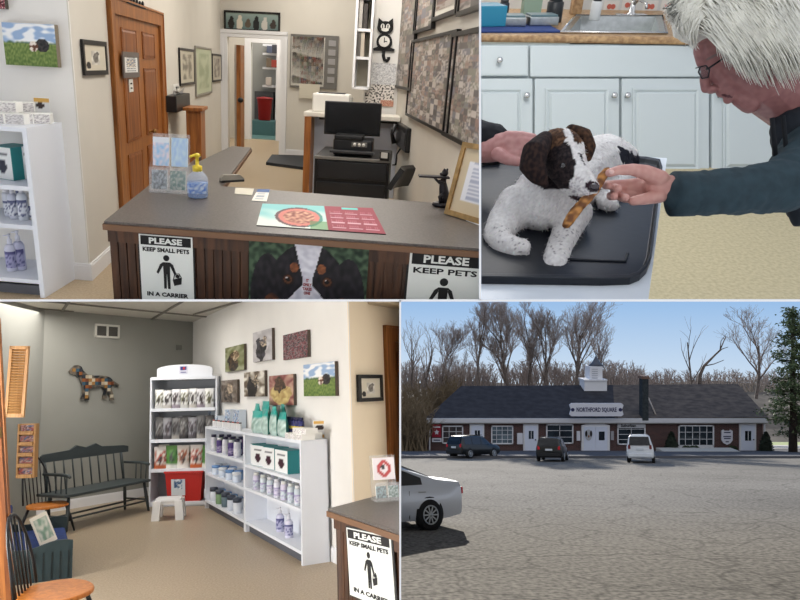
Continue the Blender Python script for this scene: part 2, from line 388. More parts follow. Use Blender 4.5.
# ================================================================== reception: doors, walls, pictures
black_frame = mat('black_frame_paint', (22, 20, 20), .4)
gold = mat('gilt_frame', (176, 140, 88), .35, metal=.6, var=.2, scale=30)
silver = mat('silver_frame', (150, 146, 136), .4, metal=.5)
chrome = mat('chrome', (200, 200, 200), .15, metal=1)
brass = mat('aged_brass', (150, 118, 70), .35, metal=.9)
paper = mat('white_paper', (236, 236, 232), .8)
blackp = mat('black_plastic', (20, 20, 22), .35)
ink = mat('black_ink', (18, 18, 20), .7)
whitep = mat('white_plastic', (222, 220, 214), .4)
def panel_door(W, u0, v0, u1, v1, name, label, woods, casing=True, knob='right', S=None, panels=True, zb=0, knobpx=None, cw=.1):
    """casing outer edge u0..u1 at the top v0; a six panel door with its casing, standing in wall W"""
    S = W.S
    s0 = W.sz(u0, v0)[0]; s1 = W.sz(u1, v1)[0]; top = W.sz(u1, v1)[1]
    r = thing(name, label, 'door', S, W.pt(s0), W.az); r['kind'] = 'structure'
    w = s1 - s0
    b = MB(); b.box((cw / 2, -.012, top / 2), (cw, .04, top)); b.box((w - cw / 2, -.012, top / 2), (cw, .04, top)); b.box((w / 2, -.012, top - cw / 2), (w - 2 * cw, .04, cw))
    b.box((.01, -.018, top / 2), (.02, .05, top)); b.box((w - .01, -.018, top / 2), (.02, .05, top)); b.box((w / 2, -.018, top - .01), (w, .05, .02))
    b.build('door_casing', woods, r)
    iw = w - 2 * cw; ih = top - cw; d = MB(); d.box((w / 2, .012, ih / 2), (iw, .03, ih)); d.build('door_slab', woods, r)
    st = iw * .14; pw = (iw - 3 * st) / 2
    for c in (0, 1):
        x = cw + st + pw / 2 + c * (pw + st)
        for (a, q) in ((.08, .40), (.46, .78), (.83, .95)):
            pz = (a + q) / 2 * ih; ph = (q - a) * ih
            p = MB(); p.box((x, -.004, pz), (pw, .006, ph)); t_ = .018
            p2 = MB()
            p2.add([(x - pw / 2, -.003, pz - ph / 2), (x + pw / 2, -.003, pz - ph / 2), (x + pw / 2, -.003, pz + ph / 2), (x - pw / 2, -.003, pz + ph / 2),
                    (x - pw / 2 + .03, -.014, pz - ph / 2 + .03), (x + pw / 2 - .03, -.014, pz - ph / 2 + .03), (x + pw / 2 - .03, -.014, pz + ph / 2 - .03), (x - pw / 2 + .03, -.014, pz + ph / 2 - .03)],
                   [(4, 5, 6, 7), (0, 1, 5, 4), (1, 2, 6, 5), (2, 3, 7, 6), (3, 0, 4, 7)])
            for e_ in ((x - pw / 2, 1), (x + pw / 2, 1)): p2.box((e_[0], -.006, pz), (.012, .014, ph))
            for e_ in (pz - ph / 2, pz + ph / 2): p2.box((x, -.006, e_), (pw, .014, .012))
            p2.build('door_panel', oak_dark, r)
    if knobpx:
        ks, kz = W.sz(*knobpx); ks -= s0
        k = MB(); Mk = T(ks, -.003, kz) @ Matrix.Rotation(PI / 2, 4, 'X')
        k.lathe([(.03, 0), (.03, .006), (.011, .01), (.011, .035), (.024, .045), (.028, .06), (.02, .072), (.004, .075)], M=Mk); k.build('door_handle', brass, r)
    return r, s0, w, top
oak_dark = mat('oak_stain_panel', (148, 88, 40), .4, kind='wood', rgb2=(108, 58, 24), scale=2.2, bump=.1)
dr, ds0, dw, dtop = panel_door(WD, 105.5, 0, 160, 12.8, 'door_1', 'oak six panel door with framed notice beside the reception counter', oak, knobpx=(149, 131), cw=.14)
# framed notice hanging on the door, tag below it
def fn_notice(seed, base=(225, 225, 222), ink_=(60, 70, 90), art=None):
    def f(u, v):
        if art and art[0] < u < art[2] and art[1] < v < art[3]:
            return mix((120, 130, 150), (230, 215, 190), .5 + nz(u * 9 + seed, v * 9) * 1.3)
        if .15 < u < .85 and int(v * 14) % 2 and nz(u * 30 + seed, int(v * 14)) > -.1: return ink_
        return base
    return f
c_, w_, h_ = WD.rect(121.5, 52, 137.5, 77.5, .02)
picture(A, c_, w_, h_, AY, 'grey framed notice with small photos hanging on the oak door', fn_notice(3, art=(.2, .35, .8, .8)), frame=mat('grey_wood_frame', (104, 96, 92), .5), fw=w_ * .08, depth=.012, group=None)
c_, w_, h_ = WD.rect(129, 79, 133, 92, .02)
o = MB().box((0, 0, 0), (w_, .006, h_), bev=.002).build('door_tag', whitep, None, A, c_, AY); tag(o, 'small white tag with two dark dots hung on the oak door', 'tag')
MB().box((0, -.004, h_ * .15), (w_ * .4, .003, h_ * .12)).box((0, -.004, -h_ * .2), (w_ * .4, .003, h_ * .1)).build('tag_mark', ink, o)
# letters standing on top of the door casing
o = None
c_, w_, h_ = WD.rect(126, -3, 144, 6, .03)
r = thing('wall_letter_sign', 'black cut-out lettering ornament resting above the oak door', 'ornament', A, c_, AY)
b = MB()
for k in range(6): b.lathe([(h_ * .18, -.01), (h_ * .26, 0), (h_ * .18, .01)], c=(0, 0, 0), n=14, M=T(-w_ / 2 + w_ * (k + .5) / 6, 0, -h_ * .12 + (k % 2) * h_ * .1) @ Matrix.Rotation(PI / 2, 4, 'X') @ Matrix.Diagonal((1.1, 1.6, 1, 1)))
b.box((0, 0, -h_ * .42), (w_, .03, h_ * .12)); b.build('lettering', ink, r)
# ---- pictures on the white wall and beside it
def fn_field(u, v):          # two spaniels lying on grass under a cloudy sky
    if v > .52:
        c = mix((146, 172, 206), (234, 236, 238), sstep(-.15, .25, nz(u * 5, v * 9, 2)))
        if v < .6: c = mix((70, 96, 60), c, sstep(.52, .6, v + nz(u * 12, 1) * .05))
    else: c = mix((78, 104, 48), (132, 148, 82), .5 + nz(u * 30, v * 14) * .9 + (v - .3) * .5)
    d = ((u - .74) / .13) ** 2 + ((v - .5) / .16) ** 2
    if d < 1: c = mix((22, 22, 26), (66, 60, 60), .5 + nz(u * 20, v * 20))
    d = ((u - .57) / .085) ** 2 + ((v - .47) / .13) ** 2
    if d < 1: c = mix((226, 216, 206), (96, 58, 40), sstep(-.1, .1, nz(u * 18, v * 14, 4)))
    return c
def fn_blobs(seed, cols, sc=6, thr=0):
    def f(u, v):
        a = nz(u * sc + seed * 3.1, v * sc, seed); b = nz(u * sc * 1.7 + seed, v * sc * 1.7 + 7, seed + 2)
        i = (a + b) * .9 + .5; i = max(0, min(.999, i)) * (len(cols) - 1); k = int(i); return mix(cols[k], cols[min(k + 1, len(cols) - 1)], i - k)
    return f
c_, w_, h_ = WW.rect(8.5, 24, 60, 66, 0)
picture(A, c_, w_, h_, AX, 'landscape canvas of two spaniels in a meadow above the white shelf', fn_field, depth=.05, canvas=mat('canvas_field_edge', (126, 116, 100), .8), name='canvas_print', nx=60, ny=50)
c_, w_, h_ = WW.rect(-12, -14, 8, 9, 0)
picture(A, c_, w_, h_, AX, 'corner of a dark red and black canvas at the ceiling edge', fn_blobs(4, [(30, 20, 24), (120, 30, 44), (210, 200, 196)], 9), depth=.04, name='canvas_print')
c_, w_, h_ = WD.rect(80.5, 40.5, 104.5, 75, .0)
def fn_sketch(u, v):
    if .3 < u < .72 and .22 < v < .78:
        e = ((u - .52) / .13) ** 2 + ((v - .5) / .2) ** 2; m_ = ((u - .6) / .08) ** 2 + ((v - .66) / .09) ** 2
        return mix((96, 92, 88), (140, 134, 126), .5 + nz(u * 8, v * 8)) if e < 1 or m_ < 1 else mix((176, 170, 160), (226, 222, 212), .5 + nz(u * 5, v * 5))
    if u < .3 and v < .4 and ((u - .17) / .1) ** 2 + ((v - .2) / .14) ** 2 < 1: return (50, 46, 44)
    return (206, 198, 180)
picture(A, c_, w_, h_, AY, 'black framed dog sketch between the white wall corner and the oak door', fn_sketch, frame=black_frame, fw=.035, depth=.02)
# file pocket, card, wooden post
c_, w_, h_ = WD.rect(163, 90, 178, 110, 0)
r = thing('file_pocket', 'black wall file pocket holding papers past the oak door', 'file holder', A, c_, AY)
MB().box((0, -.08, -h_ * .1), (w_, .15, h_ * .8), bev=.01).build('pocket', blackp, r)
MB().add([(-w_ * .3, -.07, h_ * .2), (w_ * .4, -.07, h_ * .2), (w_ * .45, -.1, h_ * .62), (0, -.1, h_ * .4), (-w_ * .35, -.1, h_ * .55)], [(0, 1, 2, 3, 4)]).build('papers', mat('grey_paper', (170, 168, 166), .7), r)
c_, w_, h_ = WD.rect(172.5, 84, 178.5, 91, 0)
r = thing('switch_plate', 'small beige switch plate above the black file pocket', 'switch', A, c_, AY)
MB().box((0, -.006, 0), (w_, .012, h_), bev=.003).build('plate', whitep, r); MB().box((0, -.02, 0), (w_ * .25, .02, h_ * .3)).build('toggle', mat('grey_plastic', (120, 118, 114), .5), r)
p0, p1 = WD.sz(168, 110), WD.sz(179, 150)
r = thing('newel_post', 'square oak post with a flat cap below the black file pocket', 'post', A, WD.pt((p0[0] + p1[0]) / 2, 0, .28), AY)
MB().box((0, 0, p0[1] / 2), (.34, .18, p0[1])).build('shaft', oak, r); MB().box((0, 0, p0[1] + .015), (.46, .24, .04), bev=.008).build('cap', oak, r)
# three pictures further along
def fn_litho(seed, base, dk):
    def f(u, v):
        if min(u, 1 - u) < .16 or min(v, 1 - v) < .12: return base
        return mix(mix(dk, base, .35), base, sstep(-.4, .5, nz(u * 5 + seed, v * 5, seed) + .3 * nz(u * 18, v * 18, seed)))
    return f
for (q, lab, fr, fnn, fw_) in (((178.3, 48.5, 193, 85), 'tall black framed figure print, nearest of three beyond the oak door', black_frame, fn_litho(1, (196, 190, 172), (90, 84, 74)), .032),
                         ((194.5, 47, 210.5, 95), 'silver framed pale green botanical print, largest of three beyond the oak door', silver, fn_litho(5, (186, 192, 164), (140, 150, 118)), .032),
                         ((211.3, 54, 220.3, 81.5), 'small black framed print nearest the white cased opening', black_frame, fn_litho(9, (190, 184, 168), (90, 80, 80)), .032)):
    c_, w_, h_ = WD.rect(*q); picture(A, c_, w_, h_, AY, lab, fnn, frame=fr, fw=fw_, depth=.02, nx=20, ny=24)
# far wall: long picture over the opening, bulletin board, paper
c_, w_, h_ = WBk.rect(224.5, 11.5, 280.5, 31.5)
def fn_cats(u, v):
    c = mix((92, 112, 112), (140, 156, 150), v)
    for k in range(6):
        x = .1 + k * .16; hh = .32 + .12 * math.sin(k * 2.3)
        if ((u - x) / .06) ** 2 + ((v - .3) / hh) ** 2 < 1 or ((u - x - .01) / .035) ** 2 + ((v - .3 - hh) / .16) ** 2 < 1:
            c = [(40, 38, 36), (205, 196, 180), (90, 78, 66), (30, 30, 32), (190, 186, 178), (60, 52, 46)][k]
    return c
picture(A, c_, w_, h_, AX, 'wide teal print of a row of cats above the white cased opening', fn_cats, frame=black_frame, fw=.035, depth=.04, nx=70, ny=26)
c_, w_, h_ = WBk.rect(290.5, 35, 338, 88.5)
r = thing('bulletin_board', 'grey framed bulletin board packed with snapshots on the far wall', 'bulletin board', A, c_, AX)
gf = mat('pewter_frame', (112, 110, 106), .4, metal=.3)
MB().box((0, -.02, 0), (w_, .04, h_)).build('board_frame', gf, r)
sn = MB(); sn.grid(lambda u, v: (-w_ * .46 + u * w_ * .66, -.045, -h_ * .42 + v * h_ * .88), 44, 50, lambda u, v: mix([(70, 60, 54), (150, 110, 80), (206, 196, 184), (90, 120, 80), (150, 50, 46), (60, 80, 120), (40, 36, 34), (224, 214, 196)][int(abs(math.sin(int(u * 13) * 12.9898 + int(v * 15) * 78.233) * 43758.5)) % 8], (90, 80, 74), .25 + .5 * nz(u * 30, v * 30)))
sn.build('snapshot_collage', paintmat(), r)
MB().box((-w_ * .13, -.043, 0), (w_ * .70, .004, h_ * .92)).build('collage_border', mat('pale_border', (190, 186, 178), .6), r)
for k in range(5):
    MB().box((w_ * .37, -.046, h_ * .36 - k * h_ * .17), (w_ * .15, .006, h_ * .11), bev=.004).build('card', mat('card_grey', (150, 148, 148), .5), r)
c_, w_, h_ = WBk.rect(299.5, 84, 320, 98.5)
o = MB().box((0, -.05, 0), (w_, .004, h_)).build('paper_notice', mat('cream_paper', (204, 198, 182), .8), None, A, c_, AX); tag(o, 'cream paper sheet hanging from the bottom of the bulletin board', 'paper')
# casing of the opening
b = MB(); oc = .13
for s in ((o0 - oc, o0), (o1, o1 + oc)): b.box(((s[0] + s[1]) / 2, -.02, oz / 2), (oc, .05, oz)); b.box((s[0] + .03 if s[0] < o0 else s[1] - .03, -.03, oz / 2), (.06, .06, oz))
b.box(((o0 + o1) / 2, -.02, oz + oc / 2), (o1 - o0 + 2 * oc, .05, oc)); b.box(((o0 + o1) / 2, -.03, oz + oc - .03), (o1 - o0 + 2 * oc, .06, .06))
MTb = Matrix.Translation(WBk.p) @ Matrix.Rotation(AX, 4, 'Z')
for i, v in enumerate(b.v): b.v[i] = tuple(MTb @ Vector(v))
struct(b, 'trim_1', trim_white, A)
# hall behind the opening: end wall with a second doorway into a store room
nB = Vector((-math.sin(AX), math.cos(AX), 0))
hp = backp + nB * 2.6; WH = Wall(A, hp, AX)
h0 = WH.sz(251, 100)[0]; h1 = WH.sz(276.5, 100)[0]; hz_ = WH.sz(263, 43)[1]; hb = 0
wallbox(A, WH, -3, 6, 0, HA, beige_wall, 'wall_hall_end', holes=[(h0, h1, -.1, hz_)])
b = MB()
for x in (h0 - .07, h1 + .07): b.box((x, -.02, hz_ / 2), (.14, .05, hz_))
b.box(((h0 + h1) / 2, -.02, hz_ + .07), (h1 - h0 + .28, .05, .14))
MTh = Matrix.Translation(WH.p) @ Matrix.Rotation(AX, 4, 'Z')
for i, v in enumerate(b.v): b.v[i] = tuple(MTh @ Vector(v))
struct(b, 'trim_2', trim_white, A)
for W_, s_ in ((Wall(A, WBk.pt(o0 - .9), AX + PI / 2), 0), ):
    wallbox(A, W_, .1, 2.6, 0, HA, beige_wall, 'wall_hall_left')
wallbox(A, Wall(A, WBk.pt(o1 + 1.1, 0, -2.6), AX - PI / 2), 0, 2.5, 0, HA, beige_wall, 'wall_hall_right')
# oak door standing open at the left of the hall
pL = WBk.sz(231, 100); 
r = thing('door_2', 'narrow oak door standing open at the left of the white cased opening', 'door', A, WBk.pt(WBk.sz(229.5, 100)[0], 0, -.3), AX); r['kind'] = 'structure'
dwid = WBk.sz(238.5, 100)[0] - WBk.sz(230, 100)[0]
MB().box((dwid * .75, .06, oz / 2 - .08), (dwid * .5, .3, oz - .1)).build('door_slab', oak, r)
MB().box((dwid * .22, .1, oz / 2 - .08), (dwid * .45, .05, oz - .1)).build('door_edge', mat('pale_jamb', (196, 190, 178), .6), r)
MB().ell((dwid * 1.02, -.12, 1.0), (.06, .05, .05)).build('door_handle', blackp, r)
# store room
WS = Wall(A, hp + nB * 1.9, AX)
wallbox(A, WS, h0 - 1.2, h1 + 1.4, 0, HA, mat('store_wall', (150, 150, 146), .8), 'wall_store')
tealf = mat('teal_vinyl', (84, 116, 112), .5, var=.08)
b = MB(); b.box(((h0 + h1) / 2, 1.0, .004), (2.6, 1.8, .008))
for i, v in enumerate(b.v): b.v[i] = tuple(MTh @ Vector(v))
struct(b, 'floor_store', tealf, A)
sw = h1 - h0
r = thing('store_shelving', 'white store room shelving with supplies seen through both doorways', 'shelf', A, WH.pt(h0 - .15, 0, -1.5), AX)
zs = [WS.sz(265, y, .3)[1] for y in (86, 68, 54, 45)]
MB().box((sw * .75, .2, (zs[-1] + .5) / 2 + .0), (.05, .34, zs[-1] + .5)).build('upright', trim_white, r)
for z_ in zs: MB().box((sw * .8, .17, z_), (sw * 1.3, .34, .05)).build('shelf', trim_white, r)
MB().box((sw * .2, .2, .5), (sw * .8, .3, 1.05)).build('base_cabinet', mat('dark_store', (66, 66, 68), .6), r)
for k in range(9):
    zz = zs[k % 3]; hh = .16 + .1 * rnd.random(); colr = [(190, 180, 170), (150, 60, 50), (84, 90, 110), (220, 214, 200), (110, 96, 80), (60, 60, 66)][k % 6]
    o = MB().box((0, 0, hh / 2), (.13, .13, hh), bev=.012).build('supply_box', mat('supply_%d_%d_%d' % colr, colr, .6), None, A, WH.pt(h0 + .12 + (k * .137) % (sw * .9), zz + .025, -1.42), AX)
    tag(o, 'small supply carton on the store room shelves', 'box', 'store room supplies')
# red bin
rc_ = A.depth(264.5, 120, hp.y + 1.2); zz0 = rc_.z

r = thing('red_bin', 'red sharps bin in the store room beyond the opening', 'bin', A, (rc_.x, rc_.y, max(0.01, zz0)), AX)
MB().lathe([(.15, 0), (.19, .5), (.2, .5), (.2, .52)], sx=1, sy=.8).build('bucket', mat('red_plastic', (186, 40, 34), .4), r); MB().lathe([(.205, .5), (.205, .54), (.05, .56)], sx=1, sy=.8).build('lid', mat('dark_red_plastic', (140, 30, 28), .4), r)
o = MB().box((0, 0, max(0.01, zz0) / 2 - .004), (.6, .5, max(.01, zz0 - .008))).build('step_bench', mat('teal_bench', (70, 104, 104), .6), None, A, (rc_.x, rc_.y, 0), AX); tag(o, 'low teal ledge under the red bin in the store room', 'bench')
# black mat on the floor
q = [A.z(*p, 0) for p in ((266, 165), (304, 170), (306, 158), (272, 157))]
b = MB(); b.flat([(p.x, p.y) for p in q], 0.0, .05); o = b.build('floor_scale', mat('dark_rubber', (34, 40, 48), .6), None, A); tag(o, 'flat dark platform scale on the floor beyond the counter', 'scale')
# ---- desk half wall with white ledge and oak end post
WDk.p = Vector((deskp.x, deskp.y, 0))
s0 = WDk.sz(305, 150)[0]; s1 = WDk.sz(398, 150)[0]; zt = WDk.sz(350, 118.5)[1]; s05 = WDk.sz(311.5, 150)[0]
r = thing('desk_half_wall', 'white half wall with oak end post behind the monitor', 'half wall', A, WDk.pt(s0), AX)
L_ = s1 - s0 - .02
MB().box((L_ / 2 + .05, .2, zt / 2), (L_ - .1, .08, zt)).build('panel', mat('cool_white', (196, 202, 214), .6), r)
MB().box(((s05 - s0) / 2, .05, zt / 2), (s05 - s0, .35, zt)).build('end_post', oak, r)
MB().box((L_ / 2, .15, zt + .03), (L_ + .04, .5, .06), bev=.01).build('ledge', mat('ledge_white', (214, 210, 200), .5), r)
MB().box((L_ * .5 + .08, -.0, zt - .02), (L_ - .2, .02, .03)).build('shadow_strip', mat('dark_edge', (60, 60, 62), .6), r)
# printer on the ledge
c0 = WDk.sz(313, 105, -.1)[0]; c1 = WDk.sz(350, 105, -.1)[0]; ztp = WDk.sz(330, 93.5, -.1)[1]
r = thing('label_printer', 'white boxy printer standing on the half wall ledge', 'printer', A, WDk.pt((c0 + c1) / 2, zt + .06, -.18), AX)
ph = ztp - zt - .06; pw = c1 - c0
MB().box((0, 0, ph / 2), (pw, .36, ph), bev=.025).build('body', whitep, r)
MB().box((0, -.02, ph + .006), (pw * .7, .22, .014)).build('paper_slot', mat('dark_grey_plastic', (56, 56, 58), .4), r)
MB().box((pw * .52, 0, ph * .45), (.02, .3, ph * .75)).build('side_panel', mat('grey_white', (170, 170, 166), .5), r)
# ---- cubby shelf over the desk
r0 = WCat.sz(350, 60, .3)[0]; r1 = WCat.sz(370, 60, .3)[0]
r = thing('wall_cubby', 'tall white wall cubby shelf left of the cat clock', 'shelf', A, WCat.pt(r0 + .05, 0, .0), AX)
zz = [WCat.sz(360, y, .3)[1] for y in (88, 58, 30, -2)]
wc = r1 - r0 - .05
MB().box((wc, -.17, (zz[0] + 3.55) / 2), (.03, .34, 3.55 - zz[0])).box((0.015, -.2, (zz[0] + 3.55) / 2), (.03, .4, 3.55 - zz[0])).build('side_panel', trim_white, r)
for z_ in zz: MB().box((wc / 2, -.17, z_), (wc, .34, .035)).build('shelf', trim_white, r)
MB().box((wc / 2, -.02, (zz[0] + 3.55) / 2), (wc, .02, 3.55 - zz[0])).build('back_panel', mat('cubby_back', (176, 168, 150), .7), r)
for k, (zi, x, cc_) in enumerate(((1, .1, (94, 90, 86)), (1, .17, (180, 170, 156)), (2, .1, (170, 166, 160)), (2, .2, (60, 56, 54)), (3, .1, (150, 146, 142)), (3, .2, (196, 160, 60)))):
    hh = .3 if k % 2 else .36
    o = MB().box((0, 0, hh / 2), (.05, .24, hh), bev=.004).build('binder', mat('binder_%d_%d_%d' % cc_, cc_, .6), None, A, WCat.pt(r0 + .05 + x * (wc / .35), zz[zi] + .018, .2), AX)
    tag(o, 'upright folder stored in the white wall cubby', 'folder', 'folders in the wall cubby')
# ---- cat clock
c_, w_, h_ = WCat.rect(373.5, 18, 395.5, 62)
r = thing('cat_clock', 'black cat shaped wall clock with curled tail', 'clock', A, c_, AX)
b = MB(); y = -.04
def disc(b, x, z, rx, rz, y0=-.03, y1=0): b.prism([(x + rx * math.cos(2 * PI * i / 20), z + rz * math.sin(2 * PI * i / 20)) for i in range(20)], y0, y1)
disc(b, 0, h_ * .28, w_ * .36, h_ * .15); b.prism([(-w_ * .36, h_ * .28), (-w_ * .32, h_ * .5), (-w_ * .08, h_ * .40)], -.03, 0); b.prism([(w_ * .36, h_ * .28), (w_ * .32, h_ * .5), (w_ * .08, h_ * .40)], -.03, 0)
disc(b, 0, h_ * -.04, w_ * .36, h_ * .2); b.prism([(-w_ * .5, -h_ * .2), (-w_ * .2, -h_ * .14), (w_ * .2, -h_ * .14), (w_ * .5, -h_ * .2), (w_ * .45, -h_ * .25), (-w_ * .45, -h_ * .25)], -.03, 0)
b.build('body', ink, r)
b = MB(); b.tube([(0, -.015, -h_ * .24), (0, -.015, -h_ * .36), (w_ * .06, -.015, -h_ * .45), (w_ * .18, -.015, -h_ * .47), (w_ * .25, -.015, -h_ * .42), (w_ * .24, -.015, -h_ * .38)], .022); b.build('tail', ink, r)
b = MB(); disc(b, 0, h_ * -.03, w_ * .25, h_ * .125, -.038, -.03); b.build('dial', whitep, r)
for s in (-1, 1):
    b = MB(); disc(b, s * w_ * .12, h_ * .31, w_ * .09, h_ * .06, -.038, -.03); b.build('eye', whitep, r)
b = MB(); disc(b, 0, h_ * .235, w_ * .17, h_ * .04, -.038, -.03); b.build('muzzle', whitep, r)
for nm_, c0_, d0_ in (('clock_hand', (.0, -.04, h_ * .0), (.012, .004, h_ * .12)), ('clock_hand', (w_ * .06, -.04, -h_ * .03), (w_ * .14, .004, .012)), ('pupil', (w_ * .12, -.04, h_ * .31), (.014, .004, h_ * .08)), ('pupil', (-w_ * .12, -.04, h_ * .31), (.014, .004, h_ * .08))): MB().box(c0_, d0_).build(nm_, ink, r)
# posters under the clock
c_, w_, h_ = WCat.rect(365, 63, 396, 85)
picture(A, c_, w_, h_, AX, 'pale pencil line poster below the cat clock', fn_blobs(12, [(196, 196, 198), (222, 222, 222), (150, 150, 154), (226, 224, 222)], 14), depth=.006, name='poster', nx=44, ny=30)
c_, w_, h_ = WCat.rect(365, 84.5, 394, 106)
def fn_spots(u, v):
    c = (214, 208, 202)
    if nz(u * 16, v * 14, 3) > .12: c = (34, 30, 30)
    if u > .55 and v < .3: c = mix((150, 70, 50), (210, 190, 170), .5 + nz(u * 30, v * 30))
    return c
pr = picture(A, c_, w_, h_, AX, 'spotted print poster behind the desk under the clock', fn_spots, depth=.008, name='poster', nx=50, ny=36)
# ---- big frames on the right wall
AYr = AY + PI
def hsh(a, b, s=0): return int(abs(math.sin(a * 12.9898 + b * 78.233 + s * 3.17) * 43758.5453))
coll = [(52, 48, 46), (140, 120, 104), (176, 168, 160), (96, 100, 84), (120, 84, 72), (196, 190, 184), (80, 84, 100), (40, 38, 40)]
def fn_photos(seed, n, m, bg=(178, 170, 164)):
    def f(u, v):
        a = int(u * n); b_ = int(v * m); h1 = hsh(a, b_, seed); c = coll[h1 % 8]; c2 = coll[(h1 // 8) % 8]; return mix(mix(c, c2, .5 + nz(u * n * 2.3 + seed, v * m * 2.3) * 1.6), bg, .45)
    return f
for (q, lab, n, m, fw_) in (((397.5, -6, 417.5, 90), 'narrow black framed photo collage at the far end of the right wall', 5, 16, .035),
    ((418.5, -20, 437.5, 31), 'black framed photo collage above the large one, left of two corner frames', 5, 9, .035),
    ((438.5, -22, 461.5, 17), 'black framed white mounted photo at the ceiling, second from the corner', 2, 3, .035),
    ((463.5, -24, 490, 12), 'black framed photo cut off in the upper right corner of the wall', 2, 3, .035),
    ((411.5, 36, 457, 128), 'largest black framed photo collage on the right wall', 13, 16, .028),
    ((451, 29, 500, 150), 'black framed colourful photo collage nearest the counter', 11, 16, .035)):
    c_, w_, h_ = WR.rect(*q); picture(A, c_, w_, h_, AYr, lab, fn_photos(int(q[0]), n, m), frame=black_frame, fw=fw_, depth=.04, mat_w=.05 if 'mounted' in lab else 0, nx=80, ny=80)
# ================================================================== reception: the counter and what stands on it
HCt = .98
laminate = mat('speckled_laminate', (100, 94, 90), .38, rgb2=(80, 75, 72), scale=90)
walnut = mat('walnut_beadboard', (84, 52, 30), .45, kind='wood', rgb2=(50, 29, 16), scale=2.4, bump=.15)
rimw = mat('counter_rim', (116, 84, 60), .4)
def counter(S, pts, edge_pts, label, body_in, Hc, name='reception_counter'):
    """worktop outline pts (pixels at height Hc); edge_pts = indices of outline edges that carry a beadboard front"""
    P = [S.z(u, v, Hc) for u, v in pts]
    r = thing(name, label, 'counter', S, (P[0].x, P[0].y, 0)); o_ = Vector((P[0].x, P[0].y, 0))
    L_ = [(p.x - o_.x, p.y - o_.y) for p in P]
    MB().flat(L_, Hc - .012, Hc).build('worktop', laminate, r)
    n = len(L_); cx_ = sum(p[0] for p in L_) / n; cy_ = sum(p[1] for p in L_) / n
    b = MB()
    for i in range(n):
        a = Vector((*L_[i], 0)); c = Vector((*L_[(i + 1) % n], 0)); d = c - a; m = (a + c) / 2
        b.box((m.x, m.y, Hc - .027), (d.length + .012, .014, .028), rz=math.atan2(d.y, d.x))
    b.build('edge_band', rimw, r)
    for i, inset, nm in edge_pts:
        a = Vector((*L_[i], 0)); c = Vector((*L_[(i + 1) % n], 0)); d = c - a; u_ = d.normalized(); nn = Vector((-u_.y, u_.x, 0))
        if (Vector((body_in[0], body_in[1], 0)) - a).dot(nn) < 0: nn = -nn
        a0 = a + nn * inset + u_ * (body_in[2]); Ln = d.length - body_in[2]
        f = MB(); k = int(Ln / .042); az = math.atan2(u_.y, u_.x)
        for j in range(k):
            p = a0 + u_ * ((j + .5) * Ln / k); f.box((p.x, p.y, (Hc - .045) / 2), (Ln / k - .006, .014, Hc - .045), rz=az)
        p = a0 + u_ * Ln / 2 + nn * .02; f.box((p.x, p.y, (Hc - .045) / 2), (Ln, .03, Hc - .045), rz=az)
        p = a0 + u_ * Ln / 2 - nn * .008; f.box((p.x, p.y, Hc - .075), (Ln, .02, .06), rz=az); f.box((a0.x + u_.x * .02, a0.y + u_.y * .02, Hc / 2 - .02), (.04, .034, Hc - .05), rz=az)
        f.build(nm, walnut, r)
    return r, o_
cr_, co_ = counter(A, [(104, 221), (150, 184.5), (232, 146), (251, 147.5), (222, 186), (520, 209.5), (520, 251.5)], [(6, .045, 'front_panel')], 'walnut beadboard reception counter with speckled grey laminate top and rear return', (.3, .3, 0), HCt)
A0 = A.z(104, 221, HCt); A1 = A.z(520, 251.5, HCt); azF = math.atan2(A1.y - A0.y, A1.x - A0.x)
WF = Wall(A, (A0.x, A0.y), azF); WF.p = Vector((A0.x, A0.y, 0)) - WF.n * .036
